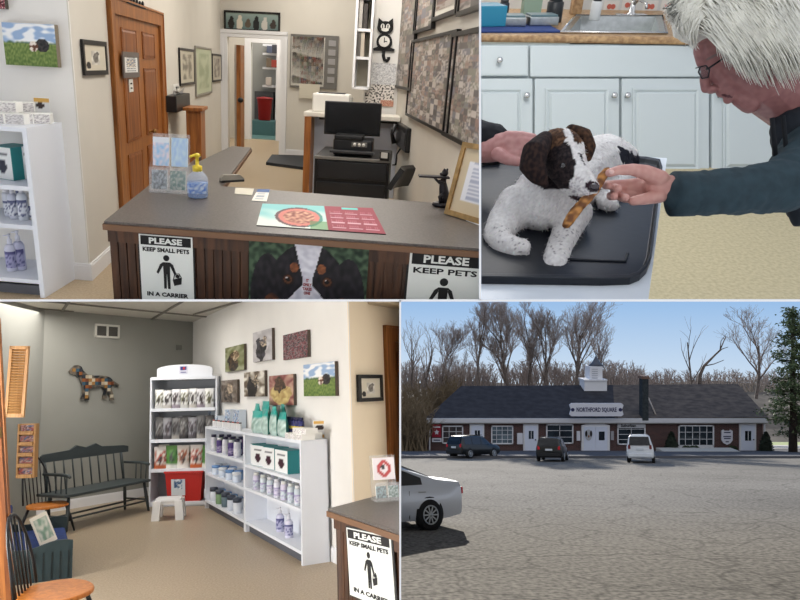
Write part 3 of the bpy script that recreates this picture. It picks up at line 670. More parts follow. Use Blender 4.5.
# side of the counter under the left edge and the inner side of the return
e0 = WF.at(117.5, 260); P2 = A.z(150, 184.5, HCt); dd = (P2 - A0); dd.z = 0; dd.normalize()
MB().b2((0, 0, 0), (.03, 2.6, HCt - .045)).build('side_panel', walnut, cr_, M=T(e0.x - co_.x + .0, e0.y - co_.y + .02, 0) @ Matrix.Rotation(math.atan2(dd.y, dd.x) - PI / 2, 4, 'Z'))
def pet_sign(S, W, q, label, words=('PLEASE', 'KEEP SMALL PETS', 'IN A CARRIER'), asp=1.33, yaw=None, tilt=0, frame=False):
    c, w, h = W.rect(*q); h = w * asp; top = W.sz((q[0] + q[2]) / 2, q[1])[1]; c.z = top - h / 2
    r = thing('pet_carrier_sign', label, 'sign', S, c, W.az)
    if tilt: r.matrix_world = S.M @ Matrix.Translation(c) @ Matrix.Rotation(W.az, 4, 'Z') @ Matrix.Rotation(tilt, 4, 'Y')
    MB().box((0, -.004, 0), (w, .006, h), bev=.002).build('backing', mat('sign_black', (26, 26, 26), .5), r)
    MB().box((0, -.008, 0), (w * .94, .003, h * .95)).build('panel', mat('sign_white', (226, 230, 226), .5), r)
    MB().box((0, -.0105, h * .395), (w * .88, .002, h * .125)).build('header_band', ink, r)
    wt = mat('sign_white', (226, 230, 226), .5)
    text(words[0], h * .12, 'lettering', wt, r, T(0, -.0125, h * .395) @ FRONT, width=w * .58, box=h * .085, bold=.0016)
    text(words[1], h * .08, 'lettering', ink, r, T(0, -.0105, h * .27) @ FRONT, width=w * .82, box=h * .062, bold=.001)
    text(words[2], h * .08, 'lettering', ink, r, T(0, -.0105, -h * .37) @ FRONT, width=w * .74, box=h * .062, bold=.001)
    b = MB(); k = h * .5; z0 = -h * .28; y = (-.0115, -.0095)
    disc(b, 0, z0 + k * .88, k * .085, k * .085, *y)
    b.prism([(-k * .1, z0 + k * .76), (k * .1, z0 + k * .76), (k * .09, z0 + k * .42), (-k * .09, z0 + k * .42)], *y)
    b.prism([(-k * .1, z0 + k * .76), (-k * .1, z0 + k * .66), (-k * .24, z0 + k * .42), (-k * .29, z0 + k * .46), (-k * .18, z0 + k * .7)], *y)
    b.prism([(k * .1, z0 + k * .76), (k * .1, z0 + k * .66), (k * .22, z0 + k * .4), (k * .27, z0 + k * .44), (k * .18, z0 + k * .7)], *y)
    b.prism([(-k * .09, z0 + k * .43), (-k * .005, z0 + k * .43), (-k * .02, z0), (-k * .09, z0)], *y); b.prism([(k * .09, z0 + k * .43), (k * .005, z0 + k * .43), (k * .02, z0), (k * .09, z0)], *y)
    b.build('person_pictogram', ink, r)
    b = MB(); b.prism([(k * .16, z0 + k * .28), (k * .42, z0 + k * .36), (k * .40, z0 + k * .16), (k * .20, z0 + k * .1)], *y); disc(b, k * .3, z0 + k * .38, k * .06, k * .05, *y)
    b.tube([(k * .18, -.0105, z0 + k * .28), (k * .22, -.0105, z0 + k * .44), (k * .34, -.0105, z0 + k * .46), (k * .4, -.0105, z0 + k * .36)], k * .012, 6)
    b.build('carrier_pictogram', ink, r)
    return r
pet_sign(A, WF, (139.5, 233.5, 195.5, 300), 'small pets carrier sign at the left end of the reception counter front', asp=1.26)
pet_sign(A, WF, (404.5, 249.5, 482, 330), 'larger pets carrier sign at the right end of the reception counter front', words=('PLEASE', 'KEEP PETS', 'ON A LEASH'), asp=1.26)
# spaniel poster
def fn_spaniel(u, v):
    c = mix((26, 44, 32), (78, 100, 76), .5 + nz(u * 22, v * 18) * 1.2); x = u - .50; blk_ = mix((16, 15, 19), (40, 37, 44), .5 + nz(u * 26, v * 12))
    for s in (-1, 1):
        if ((x - s * .34) / .15) ** 2 + ((v - .28) / .56) ** 2 < 1: c = blk_
    if (x / .34) ** 2 + ((v - .42) / .56) ** 2 < 1: c = blk_
    for s in (-1, 1):
        if ((x - s * .115) / .035) ** 2 + ((v - .70) / .06) ** 2 < 1: c = mix((150, 90, 54), (96, 56, 34), .5 + nz(u * 30, v * 30))
        if ((x - s * .30) / .08) ** 2 + ((v - .18) / .2) ** 2 < 1: c = mix((110, 64, 40), (60, 38, 30), .5 + nz(u * 20, v * 20))
        if ((x - s * .165) / .05) ** 2 + ((v - .555) / .065) ** 2 < 1: c = (34, 22, 18)
        if ((x - s * .165) / .036) ** 2 + ((v - .555) / .048) ** 2 < 1: c = (92, 54, 32)
        if ((x - s * .165) / .02) ** 2 + ((v - .555) / .03) ** 2 < 1: c = (12, 10, 10)
        if ((x - s * .165 + .01) / .008) ** 2 + ((v - .575) / .011) ** 2 < 1: c = (240, 240, 240)
    wd_ = .045 + .075 * max(0, (v - .6) / .4) + .65 * max(0, .50 - v)
    if abs(x) < min(wd_, .19) and v < .985: c = mix((228, 228, 236), (196, 196, 208), .5 + nz(u * 20, v * 20))
    if (x / .07) ** 2 + ((v - .22) / .07) ** 2 < 1: c = (22, 20, 22)
    return c
c_, w_, h_ = WF.rect(249.5, 241.5, 367, 326)
pr = picture(A, c_, w_, h_, azF, 'poster of a tricolour spaniel face on the counter front', fn_spaniel, depth=.006, name='dog_poster', cat='poster', nx=110, ny=80)
redt = mat('red_lettering', (150, 30, 34), .6)
for i, s in enumerate(('IT', 'ONLY', 'TAKES', 'ONE')): text(s, .015, 'poster_lettering', redt, pr, T(0, -.0085, h_ * (.06 - i * .05)) @ FRONT, bold=.0005, box=h_ * .036)
# ---- things on the counter
def quad_top(S, px, h, nm, label, cat, fn, nx=60, ny=40, th=.004, m=None, group=None):
    q = [S.z(u, v, h + th) for u, v in px]; c = sum(q, Vector()) / 4
    o = MB().flat([(p.x - c.x, p.y - c.y) for p in q], -th + .0005, -.0006).build(nm, m or mat('mat_edge', (60, 50, 52), .5), None, S, c); tag(o, label, cat, group)
    if fn:
        g = MB(); g.grid(lambda u, v: ((q[0] * (1 - u) + q[1] * u) * (1 - v) + (q[3] * (1 - u) + q[2] * u) * v) - c, nx, ny, fn); g.build('printed_top', paintmat(), o)
    return o
def fn_cal(u, v):
    if u < .56:
        c = mix((226, 232, 222), (130, 196, 196), sstep(.2, .9, v + nz(u * 5, v * 3) * .4))
        x = (u - .33) / .2; y = (v - .45) / .42; d = math.hypot(x, y)
        if d < 1: c = (60, 140, 130) if u > .4 else (90, 60, 66)
        if d < .86: c = (206, 120, 110)
        if d < .66: c = mix((220, 170, 140), (130, 60, 50), .5 + nz(u * 30, v * 14))
        if u > .42 and v < .3: c = mix(c, (60, 120, 60), .6)
        return c
    c = (142, 28, 56); a = (u - .56) / .44
    for i in range(3):
        for j in range(4):
            if .08 + i * .3 < a < .32 + i * .3 and .1 + j * .19 < v < .13 + j * .19 + .0: c = (212, 170, 180)
            if .08 + i * .3 < a < .32 + i * .3 and .14 + j * .19 < v < .22 + j * .19 and int(u * 180) % 3 == 0: c = (176, 84, 104)
    if .35 < a < .68 and .88 < v < .97: c = (90, 196, 190)
    return c
quad_top(A, [(256.5, 225), (386, 234), (372.5, 208), (262.5, 203.5)], HCt, 'desk_calendar', 'printed counter mat with circle picture and crimson year calendar', 'calendar', fn_cal, 130, 44)
def fn_card(u, v): return (60, 90, 140) if v > .72 else ((150, 160, 170) if int(v * 9) % 2 and .15 < u < .8 else (232, 226, 214))
quad_top(A, [(251.5, 200.5), (266.5, 201.3), (270, 189.3), (258, 189)], HCt, 'appointment_card', 'white card with blue header lying behind the counter calendar', 'card', fn_card, 10, 12, m=paper)
quad_top(A, [(234.5, 193.5), (252, 195), (254, 188.5), (235.5, 187.5)], HCt, 'paper_slip', 'cream paper slip at the inner corner of the counter', 'paper', None, m=mat('cream_paper', (220, 214, 196), .8))
quad_top(A, [(466, 220), (481, 225.5), (484, 221), (470, 216)], HCt, 'business_card', 'white and red card at the foot of the gold frame', 'card', lambda u, v: (190, 60, 50) if v > .5 and u > .6 else (230, 230, 234), 10, 6, m=paper)
# silver stapler on the return
p = A.z(232, 182, HCt)
r = thing('stapler', 'silver stapler where the counter return meets the front', 'stapler', A, p, R(35)); MB().box((0, 0, .008), (.16, .035, .016), bev=.005).build('base', blackp, r)
b = MB(); b.prism([(-.08, .03), (-.06, .05), (.05, .045), (.08, .02), (.07, .012), (-.08, .012)], -.016, .016); b.build('arm', silver, r)
# brochure holder
p = A.z(167.5, 193.5, HCt); k = p.y / FPX * 1.05
r = thing('brochure_holder', 'clear acrylic brochure holder with pale blue leaflets on the counter', 'brochure holder', A, p, R(-2))
acr = mat('clear_acrylic', (236, 240, 244), .1, trans=.0, alpha=.14, spec=.6)
W_ = 36 * k
def sheet(b, x0, x1, y0, z0, y1, z1, th=.004): b.add([(x0, y0, z0), (x1, y0, z0), (x1, y1, z1), (x0, y1, z1), (x0, y0 + th, z0), (x1, y0 + th, z0), (x1, y1 + th, z1), (x0, y1 + th, z1)], [(0, 1, 2, 3), (7, 6, 5, 4), (0, 4, 5, 1), (2, 6, 7, 3), (1, 5, 6, 2), (0, 3, 7, 4)])
b = MB(); sheet(b, -W_ / 2, W_ / 2, 0, 0, .02, 24 * k); sheet(b, -W_ / 2, W_ / 2, .07, 0, .11, 54 * k); b.box((0, .05, .002), (W_, .11, .004)); b.box((0, .02, 12 * k), (.004, .08, 24 * k))
for s in (-1, 1): b.prism([(-.05, 0), (.07, 0), (.07, 50 * k), (.03, 50 * k)], s * W_ / 2, s * W_ / 2 + .004, M=T(s * W_ / 2 if 0 else 0, .04, 0)) if 0 else b.add([(s * W_ / 2, 0, 0), (s * W_ / 2, .1, 0), (s * W_ / 2, .11, 50 * k), (s * W_ / 2, .06, 28 * k), (s * W_ / 2, .02, 24 * k)], [(0, 1, 2, 3, 4)])
b.build('holder', acr, r)
def leaf(name, label, x, w, z0, h, y, fn, cat='leaflet', group=None):
    c = Vector(p) + Matrix.Rotation(R(-2), 3, 'Z') @ Vector((x, y, z0 + h / 2)); M_ = Matrix.Rotation(R(-2), 4, 'Z') @ Matrix.Rotation(R(-8), 4, 'X')
    o = MB().box((0, 0, 0), (w, .008, h)).build(name, paper, None, A, c, M=M_); tag(o, label, cat, group)
    g = MB(); g.grid(lambda u, v: (-w / 2 + u * w, -.0045, -h / 2 + v * h), 14, 18, fn); g.build('cover_print', paintmat(), o)
leaf('leaflet', 'pale blue leaflet in the left upper pocket of the acrylic holder', -W_ * .25, W_ * .44, 24 * k, 27 * k, .085, lambda u, v: mix((150, 196, 232), (236, 220, 228), .5 + nz(u * 5, v * 7)) if v < .8 else (226, 232, 240))
leaf('leaflet', 'white and blue leaflet in the right upper pocket of the acrylic holder', W_ * .25, W_ * .44, 24 * k, 27 * k, .085, lambda u, v: mix((206, 226, 240), (170, 200, 236), .5 + nz(u * 7 + 3, v * 5)))
leaf('card_stack', 'dark printed cards in the left lower pocket of the acrylic holder', -W_ * .25, W_ * .42, 3 * k, 18 * k, .035, lambda u, v: mix((50, 60, 70), (170, 180, 186), .5 + nz(u * 8, v * 6) * 1.6), 'cards')
leaf('card_stack', 'green printed cards in the right lower pocket of the acrylic holder', W_ * .25, W_ * .42, 3 * k, 18 * k, .035, lambda u, v: mix((60, 110, 100), (186, 192, 176), .5 + nz(u * 8 + 9, v * 6) * 1.6), 'cards')
# sanitizer
p = A.z(198, 197.5, HCt); k = p.y / FPX * 1.05
r = thing('sanitizer_bottle', 'clear hand sanitizer bottle with yellow pump on the counter', 'sanitizer', A, p)
MB().lathe([(9 * k, 0), (10 * k, 1.5 * k), (10 * k, 17 * k), (8.6 * k, 21 * k), (5 * k, 25 * k), (4 * k, 26 * k)], n=20).build('bottle', mat('clear_bottle', (214, 226, 240), .08, alpha=.3, spec=.7), r)
MB().lathe([(8.6 * k, .5 * k), (9.4 * k, 1.5 * k), (9.4 * k, 15 * k), (.5 * k, 15 * k)], n=20).build('gel', mat('blue_gel', (120, 160, 222), .2, alpha=.75), r)
yel = mat('yellow_pump', (226, 200, 60), .4)
MB().lathe([(4.6 * k, 25 * k), (4.6 * k, 30 * k), (2 * k, 31 * k), (1.4 * k, 38 * k), (3 * k, 38.5 * k), (3 * k, 41 * k), (1 * k, 42 * k)], n=14).tube([(0, 0, 39.5 * k), (-3 * k, -2 * k, 40 * k), (-6 * k, -4 * k, 38.5 * k)], 1.2 * k).build('pump', yel, r)
b = MB(); b.grid(lambda u, v: (10.1 * k * math.sin((u - .5) * 2.2), -10.1 * k * math.cos((u - .5) * 2.2), (5 + v * 10) * k), 12, 6, lambda u, v: mix((80, 120, 200), (220, 230, 240), .5 + nz(u * 6, v * 5) * 1.4)); b.build('bottle_label', paintmat(), r)
# figurine with tray
p = A.z(441.5, 206.5, HCt); k = p.y / FPX * 1.05; bz = mat('dark_bronze', (44, 42, 46), .35, metal=.4)
r = thing('tray_figurine', 'dark bronze meerkat figurine holding out a tray beside the gold frame', 'figurine', A, p)
MB().lathe([(7 * k, 0), (8.5 * k, 1.5 * k), (8 * k, 3.4 * k), (5 * k, 4.5 * k)], n=18, sx=1.1).build('base', bz, r)
b = MB(); b.tube([(1 * k, 0, 3 * k), (2 * k, 0, 9 * k), (0, 0, 18 * k), (-1 * k, 0, 24 * k), (0, 0, 29 * k)], [4.5 * k, 5.2 * k, 4.2 * k, 3 * k, 2.4 * k], 12); b.tube([(-1 * k, -3 * k, 4 * k), (-3 * k, -5 * k, 10 * k), (0, -3 * k, 13 * k)], [2 * k, 2.3 * k, 2 * k]); b.tube([(3 * k, 0, 4 * k), (7 * k, 1 * k, 5 * k), (7 * k, 1 * k, 9 * k)], [1.5 * k, 1.2 * k, .6 * k]); b.build('body', bz, r)
b = MB(); b.ell((0, 0, 32 * k), (3.2 * k, 3 * k, 3.6 * k)).ell((-3 * k, -1 * k, 31 * k), (2.2 * k, 1.6 * k, 1.5 * k)).ell((2 * k, 0, 35 * k), (1 * k, .8 * k, 1.4 * k)).ell((-1 * k, -1.5 * k, 35 * k), (1 * k, .8 * k, 1.4 * k)); b.build('head', bz, r)
for s in (-1, 1): MB().tube([(-.5 * k, s * 3 * k, 25 * k), (-5 * k, s * 3.4 * k, 23 * k), (-9 * k, s * 3 * k, 26.5 * k)], [1.8 * k, 1.4 * k, 1.1 * k]).build('arm', bz, r)
MB().box((-10 * k, 0, 28 * k), (29 * k, 10 * k, 1.8 * k), bev=.004).build('tray', bz, r)
# gold frame leaning
def fn_cert(u, v):
    if min(u, 1 - u) < .2 or min(v, 1 - v) < .2: return (206, 190, 160)
    return (176, 182, 200) if int(v * 30) % 2 and .3 < u < .7 else (230, 231, 236)
p = A.z(447, 214, HCt); q = A.z(500, 230, HCt); az = math.atan2(q.y - p.y, q.x - p.x); k = 1.0; L_ = .34; hh = 68 * p.y / FPX * 1.06
M_ = Matrix.Rotation(az, 4, 'Z') @ Matrix.Rotation(R(-12), 4, 'X') @ T(L_ / 2, 0, hh / 2)
r = picture(A, Vector(p), L_, hh, 0, 'gilt framed certificate leaning at the right end of the counter', fn_cert, frame=gold, fw=.028, depth=.025, name='certificate_frame', cat='picture frame')
r.matrix_world = A.M @ Matrix.Translation(p) @ M_
MB().box((0, -.018, 0), (L_ - .05, .012, hh - .05)).build('gilt_liner', mat('pale_gold', (214, 190, 146), .4, metal=.4), r) if 0 else None
# ---- monitor, printers, phone and chair behind the counter
def at(u, v, y): return A.depth(u, v, y)
yM = 8.1; pxm = lambda y: y / FPX * 1.07
k = pxm(yM); p = at(351.5, 142, yM)
r = thing('computer_monitor', 'wide black computer monitor seen in front of the white half wall', 'monitor', A, p, R(2))
scr = mat('dark_screen', (14, 15, 18), .2)
MB().box((0, 0, 20.5 * k), (51 * k, .05, 29 * k), bev=.01).build('bezel', blackp, r); MB().box((0, -.027, 21 * k), (48.5 * k, .006, 26.5 * k)).build('screen', scr, r)
MB().box((0, .04, 7 * k), (5 * k, .04, 16 * k), bev=.01).build('stand', blackp, r); MB().lathe([(9 * k, 0), (9 * k, .01), (2 * k, .02)], n=20).build('foot', blackp, r)
MB().box((2 * k, -.03, 3.5 * k), (8 * k, .005, 4 * k)).build('monitor_sticker', mat('sticker', (200, 200, 196), .6), r)
# desk surface and black cabinet beneath
d0 = at(314, 160, 7.6); d1 = at(390, 160, 7.6)
zdesk = at(350, 158, 7.6).z
r = thing('printer_cabinet', 'black office cabinet with drawers behind the counter', 'cabinet', A, (d0.x, 7.6, 0), AX)
wd_ = d1.x - d0.x
MB().box((wd_ / 2, .55, zdesk / 2), (wd_, 1.0, zdesk), bev=.01).build('body', blackp, r)
for i in range(2): MB().box((wd_ / 2, .03, zdesk * (.80 - i * .33)), (wd_ * .92, .03, zdesk * .27), bev=.008).build('drawer', mat('black_gloss', (30, 30, 33), .3), r)
MB().box((wd_ * .5, .02, zdesk * .985), (wd_, .04, .03)).build('top_edge', mat('grey_plastic', (120, 118, 114), .5), r)
p = at(352, 160, 7.75); p.z = zdesk; k = pxm(7.8)
r = thing('laser_printer', 'black office printer with paper tray under the monitor', 'printer', A, p, AX)
MB().box((0, .16, 8 * k), (36 * k, .34, 14 * k), bev=.02).build('body', mat('black_gloss', (30, 30, 33), .3), r)
MB().box((-4 * k, .12, 16.5 * k), (26 * k, .3, 4 * k), bev=.012).build('scanner_lid', blackp, r)
MB().box((0, -.06, 4.5 * k), (40 * k, .12, 2 * k), bev=.004).build('paper_tray', mat('dark_grey_plastic', (56, 56, 58), .4), r)
MB().box((6 * k, -.02, 11 * k), (14 * k, .02, 4 * k)).build('control_panel', mat('grey_plastic', (120, 118, 114), .5), r)
for i in range(3): MB().lathe([(1.5 * k, 0), (1.5 * k, .01)], n=10, M=T((2 + i * 4) * k, -.035, 11 * k) @ Matrix.Rotation(PI / 2, 4, 'X')).build('button', whitep, r)
p = at(385, 157.5, 7.7); p.z = zdesk; k = pxm(7.7)
r = thing('card_terminal', 'small card terminal with pale keypad beside the black printer', 'card terminal', A, (p.x, 7.55, zdesk), R(-20))
MB().box((0, 0, 4 * k), (9 * k, .12, 8 * k), bev=.012).build('body', blackp, r); MB().box((0, -.062, 5 * k), (6 * k, .005, 5 * k)).build('keypad', mat('sticker', (200, 200, 196), .6), r)
# wall phone
c_, w_, h_ = WR.rect(398.5, 125, 413.5, 150, 0); w_ *= .8
r = thing('wall_phone', 'black corded wall phone below the narrow photo collage', 'phone', A, c_, AYr)
MB().box((0, -.03, 0), (w_ * .9, .06, h_), bev=.015).build('base', blackp, r)
b = MB(); b.tube([(-w_ * .35, -.09, h_ * .42), (-w_ * .35, -.13, 0), (-w_ * .35, -.09, -h_ * .42)], [.035, .022, .035], 10); b.build('handset', mat('black_gloss', (30, 30, 33), .3), r)
MB().box((w_ * .2, -.062, 0), (w_ * .35, .006, h_ * .5)).build('keypad', mat('dark_grey_plastic', (56, 56, 58), .4), r)
b = MB(); b.tube([(0, -.05, -h_ * .48), (-.1, -.08, -h_ * .8), (.02, -.1, -h_ * 1.2), (-.25, -.1, -h_ * 1.35)], .012, 6); b.build('cord', blackp, r)
# office chair
p = at(388, 193, 6.6); p = Vector((p.x - .1, 6.6, 0))
r = thing('office_chair', 'black mesh office chair tucked against the right wall', 'chair', A, p, R(-120))
zt_ = at(400, 166, 6.6).z
b = MB(); b.grid(lambda u, v: ((u - .5) * .42 * (1 - .3 * v ** 2), .2 - .05 * math.cos((u - .5) * 3) + .1 * v, .62 + v * (zt_ - .6)), 10, 10); o = b.build('backrest', blackp, r); q = o.modifiers.new('s', 'SOLIDIFY'); q.thickness = .05
MB().box((0, -.05, .36), (.5, .48, .08), bev=.03).build('seat', blackp, r); MB().tube([(0, 0, .1), (0, 0, .33)], .03).build('column', chrome, r)
for i in range(5): MB().tube([(0, 0, .1), (.28 * math.cos(i * 1.257), .28 * math.sin(i * 1.257), .05)], [.03, .02]).ell((.28 * math.cos(i * 1.257), .28 * math.sin(i * 1.257), .035), (.03, .02, .033)).build('leg', blackp, r)
# ---- white shelf unit seen from its end, at the left of the picture
teal = mat('teal_carton', (44, 132, 132), .5); navy = mat('navy_plastic', (36, 40, 84), .4)
shelfw = mat('shelf_white', (222, 226, 234), .45)
f0 = A.z(45, 298, 0); b0 = A.z(71, 290, 0)
ys = f0.y; xr = f0.x
# end panel: near edge at px 31..46, far edge against the white wall
yb = cornA.y + .03
zt_ = A.depth(31, 128, f0.y).z
a1 = -.04
r = thing('display_shelf', 'white display shelf of bottles and cartons at the left edge of the reception', 'shelf', A, (xr, ys, 0), AX)
dp = 1.15; Lx = 1.6
MB().b2((-.035, 0, 0), (0, dp, zt_)).build('side_panel', shelfw, r)
MB().b2((-Lx, dp - .02, 0), (-.035, dp, zt_)).build('back_panel', shelfw, r)
zsh = [A.depth(10, y, f0.y).z for y in (134, 186, 225, 279)]
zsh[0] = zt_
for i, z_ in enumerate(zsh): MB().b2((-Lx, .004, z_ - .03), (-.035, dp - .02, z_)).build('shelf', shelfw, r)
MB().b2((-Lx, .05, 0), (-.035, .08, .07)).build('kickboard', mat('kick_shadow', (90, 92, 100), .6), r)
MR = Matrix.Rotation(AX, 3, 'Z')
def onsh(x, y, z): v = MR @ Vector((x, y, 0)); return Vector((xr + v.x, ys + v.y, z))
def px_x(u, y_, z):          # local x on the shelf line for a pixel column
    d = A.ray(u, 200); t_ = (ys + y_) / d.y; return (d.x * t_ - xr)
def bottle_mb(r0, h, style=0):
    if style == 0: return [(r0 * .95, 0), (r0, .01), (r0, h * .62), (r0 * .75, h * .7), (r0 * .4, h * .74)], [(r0 * .42, h * .74), (r0 * .42, h * .86), (r0 * .2, h * .88), (r0 * .2, h * .95), (r0 * .3, h * .96), (r0 * .3, h)]
    return [(r0 * .95, 0), (r0, .01), (r0, h * .78), (r0 * .8, h * .84)], [(r0 * .8, h * .84), (r0 * .8, h), (r0 * .3, h)]
def bottle(S, loc, r0, h, label, colb, colc, style=0, group=None, lab=None, cat='bottle', n=14, name='pump_bottle'):
    rt = thing(name, label, cat, S, loc, 0, group); a, c = bottle_mb(r0, h, style)
    MB().lathe(a, n=n).build('bottle_body', mat('plast_%d_%d_%d' % colb, colb, .35), rt)
    m = MB(); m.lathe(c, n=10)
    if style == 0: m.tube([(0, 0, h * .97), (-r0 * .9, -r0 * .3, h * .96)], r0 * .12, 6)
    m.build('cap', mat('plast_%d_%d_%d' % colc, colc, .35), rt)
    if lab: 
        g = MB(); R1 = r0 * 1.02; g.grid(lambda u, v: (R1 * math.sin((u - .5) * 2.6), -R1 * math.cos((u - .5) * 2.6), h * (.1 + v * .45)), 10, 8, lab); g.build('product_label', paintmat(), rt)
    return rt
def lab_fn(seed, c1=(214, 218, 226), c2=(90, 96, 130)):
    return lambda u, v: c2 if (nz(u * 6 + seed, v * 6) > .15) or v > .85 else c1
g_ = 'grooming bottles on the reception display shelf'
for k, (u, y_, sty, hh, cb, cc2) in enumerate(((3, .25, 1, .2, (206, 210, 222), (210, 210, 216)), (9, .18, 0, .24, (196, 200, 216), (220, 222, 230)), (19, .16, 0, .26, (206, 212, 220), (226, 226, 232)), (29, .2, 1, .18, (212, 210, 206), (224, 220, 214)), (36, .4, 1, .16, (206, 208, 214), (230, 228, 222)), (14, .5, 0, .25, (214, 214, 222), (226, 226, 230)), (25, .6, 0, .25, (214, 214, 222), (226, 226, 230)))):
    x = px_x(u, y_, 0)
    bottle(A, onsh(x, y_, zsh[2]), .037, hh * 1.05, 'white grooming bottle on the third shelf of the reception display', cb, cc2, sty, g_, lab_fn(k))
bottle(A, onsh(px_x(8.5, .22, 0), .22, zsh[3]), .042, .3, 'lavender pump bottle on the bottom shelf, right of its pair', (190, 192, 216), (216, 218, 232), 0, None, lab_fn(3, (160, 160, 196), (84, 84, 130)))
bottle(A, onsh(px_x(0, .18, 0), .18, zsh[3]), .042, .28, 'lavender pump bottle on the bottom shelf at the picture edge', (200, 202, 220), (216, 218, 232), 0, None, lab_fn(5, (160, 160, 196), (84, 84, 130)))
def carton(S, loc, d, label, cfront, side, yaw=0, group=None, fn=None, name='product_carton'):
    o = MB().box((0, 0, d[2] / 2), d, bev=.003).build(name, side, None, S, loc, yaw); tag(o, label, 'box', group)
    g = MB(); g.grid(lambda u, v: (-d[0] / 2 + .004 + u * (d[0] - .008), -d[1] / 2 - .0015, .004 + v * (d[2] - .008)), 14, 14, fn or (lambda u, v: cfront)); g.build('front_print', paintmat(), o); return o
def fn_circle(cbg, cc_): return lambda u, v: cc_ if (u - .5) ** 2 + (v - .4) ** 2 < .05 else ((90, 90, 96) if .75 < v < .85 and .15 < u < .8 else cbg)
x = px_x(13, .3, 0); carton(A, onsh(x, .3, zsh[1]), (.2, .2, .235), 'white and teal carton with a dark circle on the second shelf', (220, 222, 222), teal, R(-22), None, fn_circle((222, 224, 224), (40, 44, 60)))
x = px_x(33, .35, 0); carton(A, onsh(x, .35, zsh[1]), (.1, .16, .235), 'narrow white carton with a black circle beside the shelf end panel', (220, 222, 222), shelfw, R(0), None, fn_circle((226, 228, 228), (30, 30, 36)))
# top of the shelf: navy bottles, white packs, card box
for k in range(4):
    u = -1 + k * 4.2
    bottle(A, onsh(px_x(u, .55, 0), .55, zt_), .024, .12, 'navy bottle with yellow label band on top of the reception display', (34, 38, 84), (26, 28, 60), 1, 'navy bottles on top of the reception display', lambda u, v: (214, 190, 80) if v > .6 else (40, 44, 92))
for k, (u, y_, w3, z3) in enumerate(((6, .2, .13, 0), (22, .22, .17, 0), (14, .3, .16, .07), (33, .3, .1, .0), (47, .34, .12, 0), (28, .45, .15, .065))):
    carton(A, onsh(px_x(u, y_, 0), y_, zt_ + z3), (w3, .12, .07), ['white printed supplement pack at the front left of the shelf top', 'white pack with dark print in front on the shelf top', 'white pack stacked over two others on the shelf top', 'small white pack before the stacked ones on the shelf top', 'white pack by the end of the shelf top under the card box', 'white pack stacked behind the front ones on the shelf top'][k], (230, 228, 226), paper, R(-6 + 5 * k), None, fn_blobs(k, [(228, 226, 224), (236, 234, 232), (206, 202, 202), (160, 154, 158), (230, 228, 226)], 7))
o = carton(A, onsh(px_x(47.5, .5, 0), .5, zt_ + .0), (.125, .06, .17), 'white card box with dog picture standing at the shelf end', (230, 228, 222), paper, R(-4), None, lambda u, v: (60, 50, 50) if ((u - .4) / .28) ** 2 + ((v - .68) / .12) ** 2 < 1 else ((214, 170, 90) if v > .85 else (226, 226, 226)))
# ================================================================== waiting room
random.seed(5)
# ---- tall white shelf in the corner
TD = 9.75; W0 = C.depth(148.5, 500, TD); W1 = C.depth(217, 500, TD); zt_ = C.depth(182, 377, TD).z
wT = W1.x - W0.x
tx, ty = W0.x, TD
r = thing('tall_display_shelf', 'tall white pet food shelf with arched header in the corner', 'shelf', C, (tx, ty, 0))
dT = .42
for s in (0, wT - .025): MB().b2((s, 0, 0), (s + .025, dT, zt_)).build('side_panel', shelfw, r)
MB().b2((.025, dT - .015, .05), (wT - .025, dT, zt_)).build('back_panel', mat('pegboard_grey', (150, 154, 160), .6), r)
zT = [C.depth(160, y, TD).z for y in (377, 408.5, 439.5, 469, 505)]
zT[-1] = max(zT[-1], .07)
for z_ in zT: MB().b2((.025, -.03, z_ - .045), (wT - .025, dT - .02, z_)).build('shelf', shelfw, r)
MB().b2((.025, 0, .0), (wT - .025, .02, .05)).build('kickboard', shelfw, r)
hw = C.depth(212, 370, TD).x - C.depth(157, 370, TD).x; hh = C.depth(180, 364.5, TD).z - zT[0]; hx = C.depth(184.5, 370, TD).x - tx
b = MB(); b.prism([(hx - hw / 2, zT[0]), (hx + hw / 2, zT[0])] + [(hx + hw / 2 * math.cos(a), zT[0] + hh * (.62 + .38 * math.sin(a))) for a in [PI * i / 12 for i in range(13)]], .0, .06)
hd = b.build('header_board', shelfw, r)
lx = C.depth(183.5, 370, TD).x - tx; lz = zT[0] + hh * .55
MB().box((lx, -.004, lz), (.12, .006, hh * .66)).build('logo_panel', mat('logo_pale', (206, 206, 222), .5), hd)
b = MB(); b.box((lx - .0, -.009, lz + hh * .12), (.09, .004, hh * .3)); b.build('logo_mark', mat('logo_blue', (44, 58, 130), .5), hd)
MB().box((lx + .01, -.012, lz + hh * .12), (.03, .004, hh * .2)).build('logo_mark', mat('logo_red', (190, 50, 50), .5), hd)
MB().box((lx, -.009, lz - hh * .2), (.08, .004, hh * .06)).build('logo_mark', mat('logo_blue', (44, 58, 130), .5), hd)
def bag(S, loc, w, h, d, label, fn, yaw=0, group=None, base=(214, 212, 208), name='food_bag', cat='bag', tilt=0):
    b = MB(); b.sm = True
    def P(u, v, side):
        x = (u - .5) * w * (1 - .06 * math.sin(v * PI)); t_ = (math.sin(u * PI) ** .5) * (1 - v ** 3) * (.35 + .65 * math.sin(min(1, v * 3.2 + .25) * PI / 2))
        return (x, side * d / 2 * t_, v * h)
    b.grid(lambda u, v: P(u, v, -1), 8, 8, fn); b.grid(lambda u, v: P(1 - u, v, 1), 8, 8, lambda u, v: base)
    M_ = Matrix.Rotation(yaw, 4, 'Z') @ Matrix.Rotation(tilt, 4, 'X')
    o = b.build(name, paintmat('bag_print', .35, .5), None, S, loc, M=M_); tag(o, label, cat, group); return o
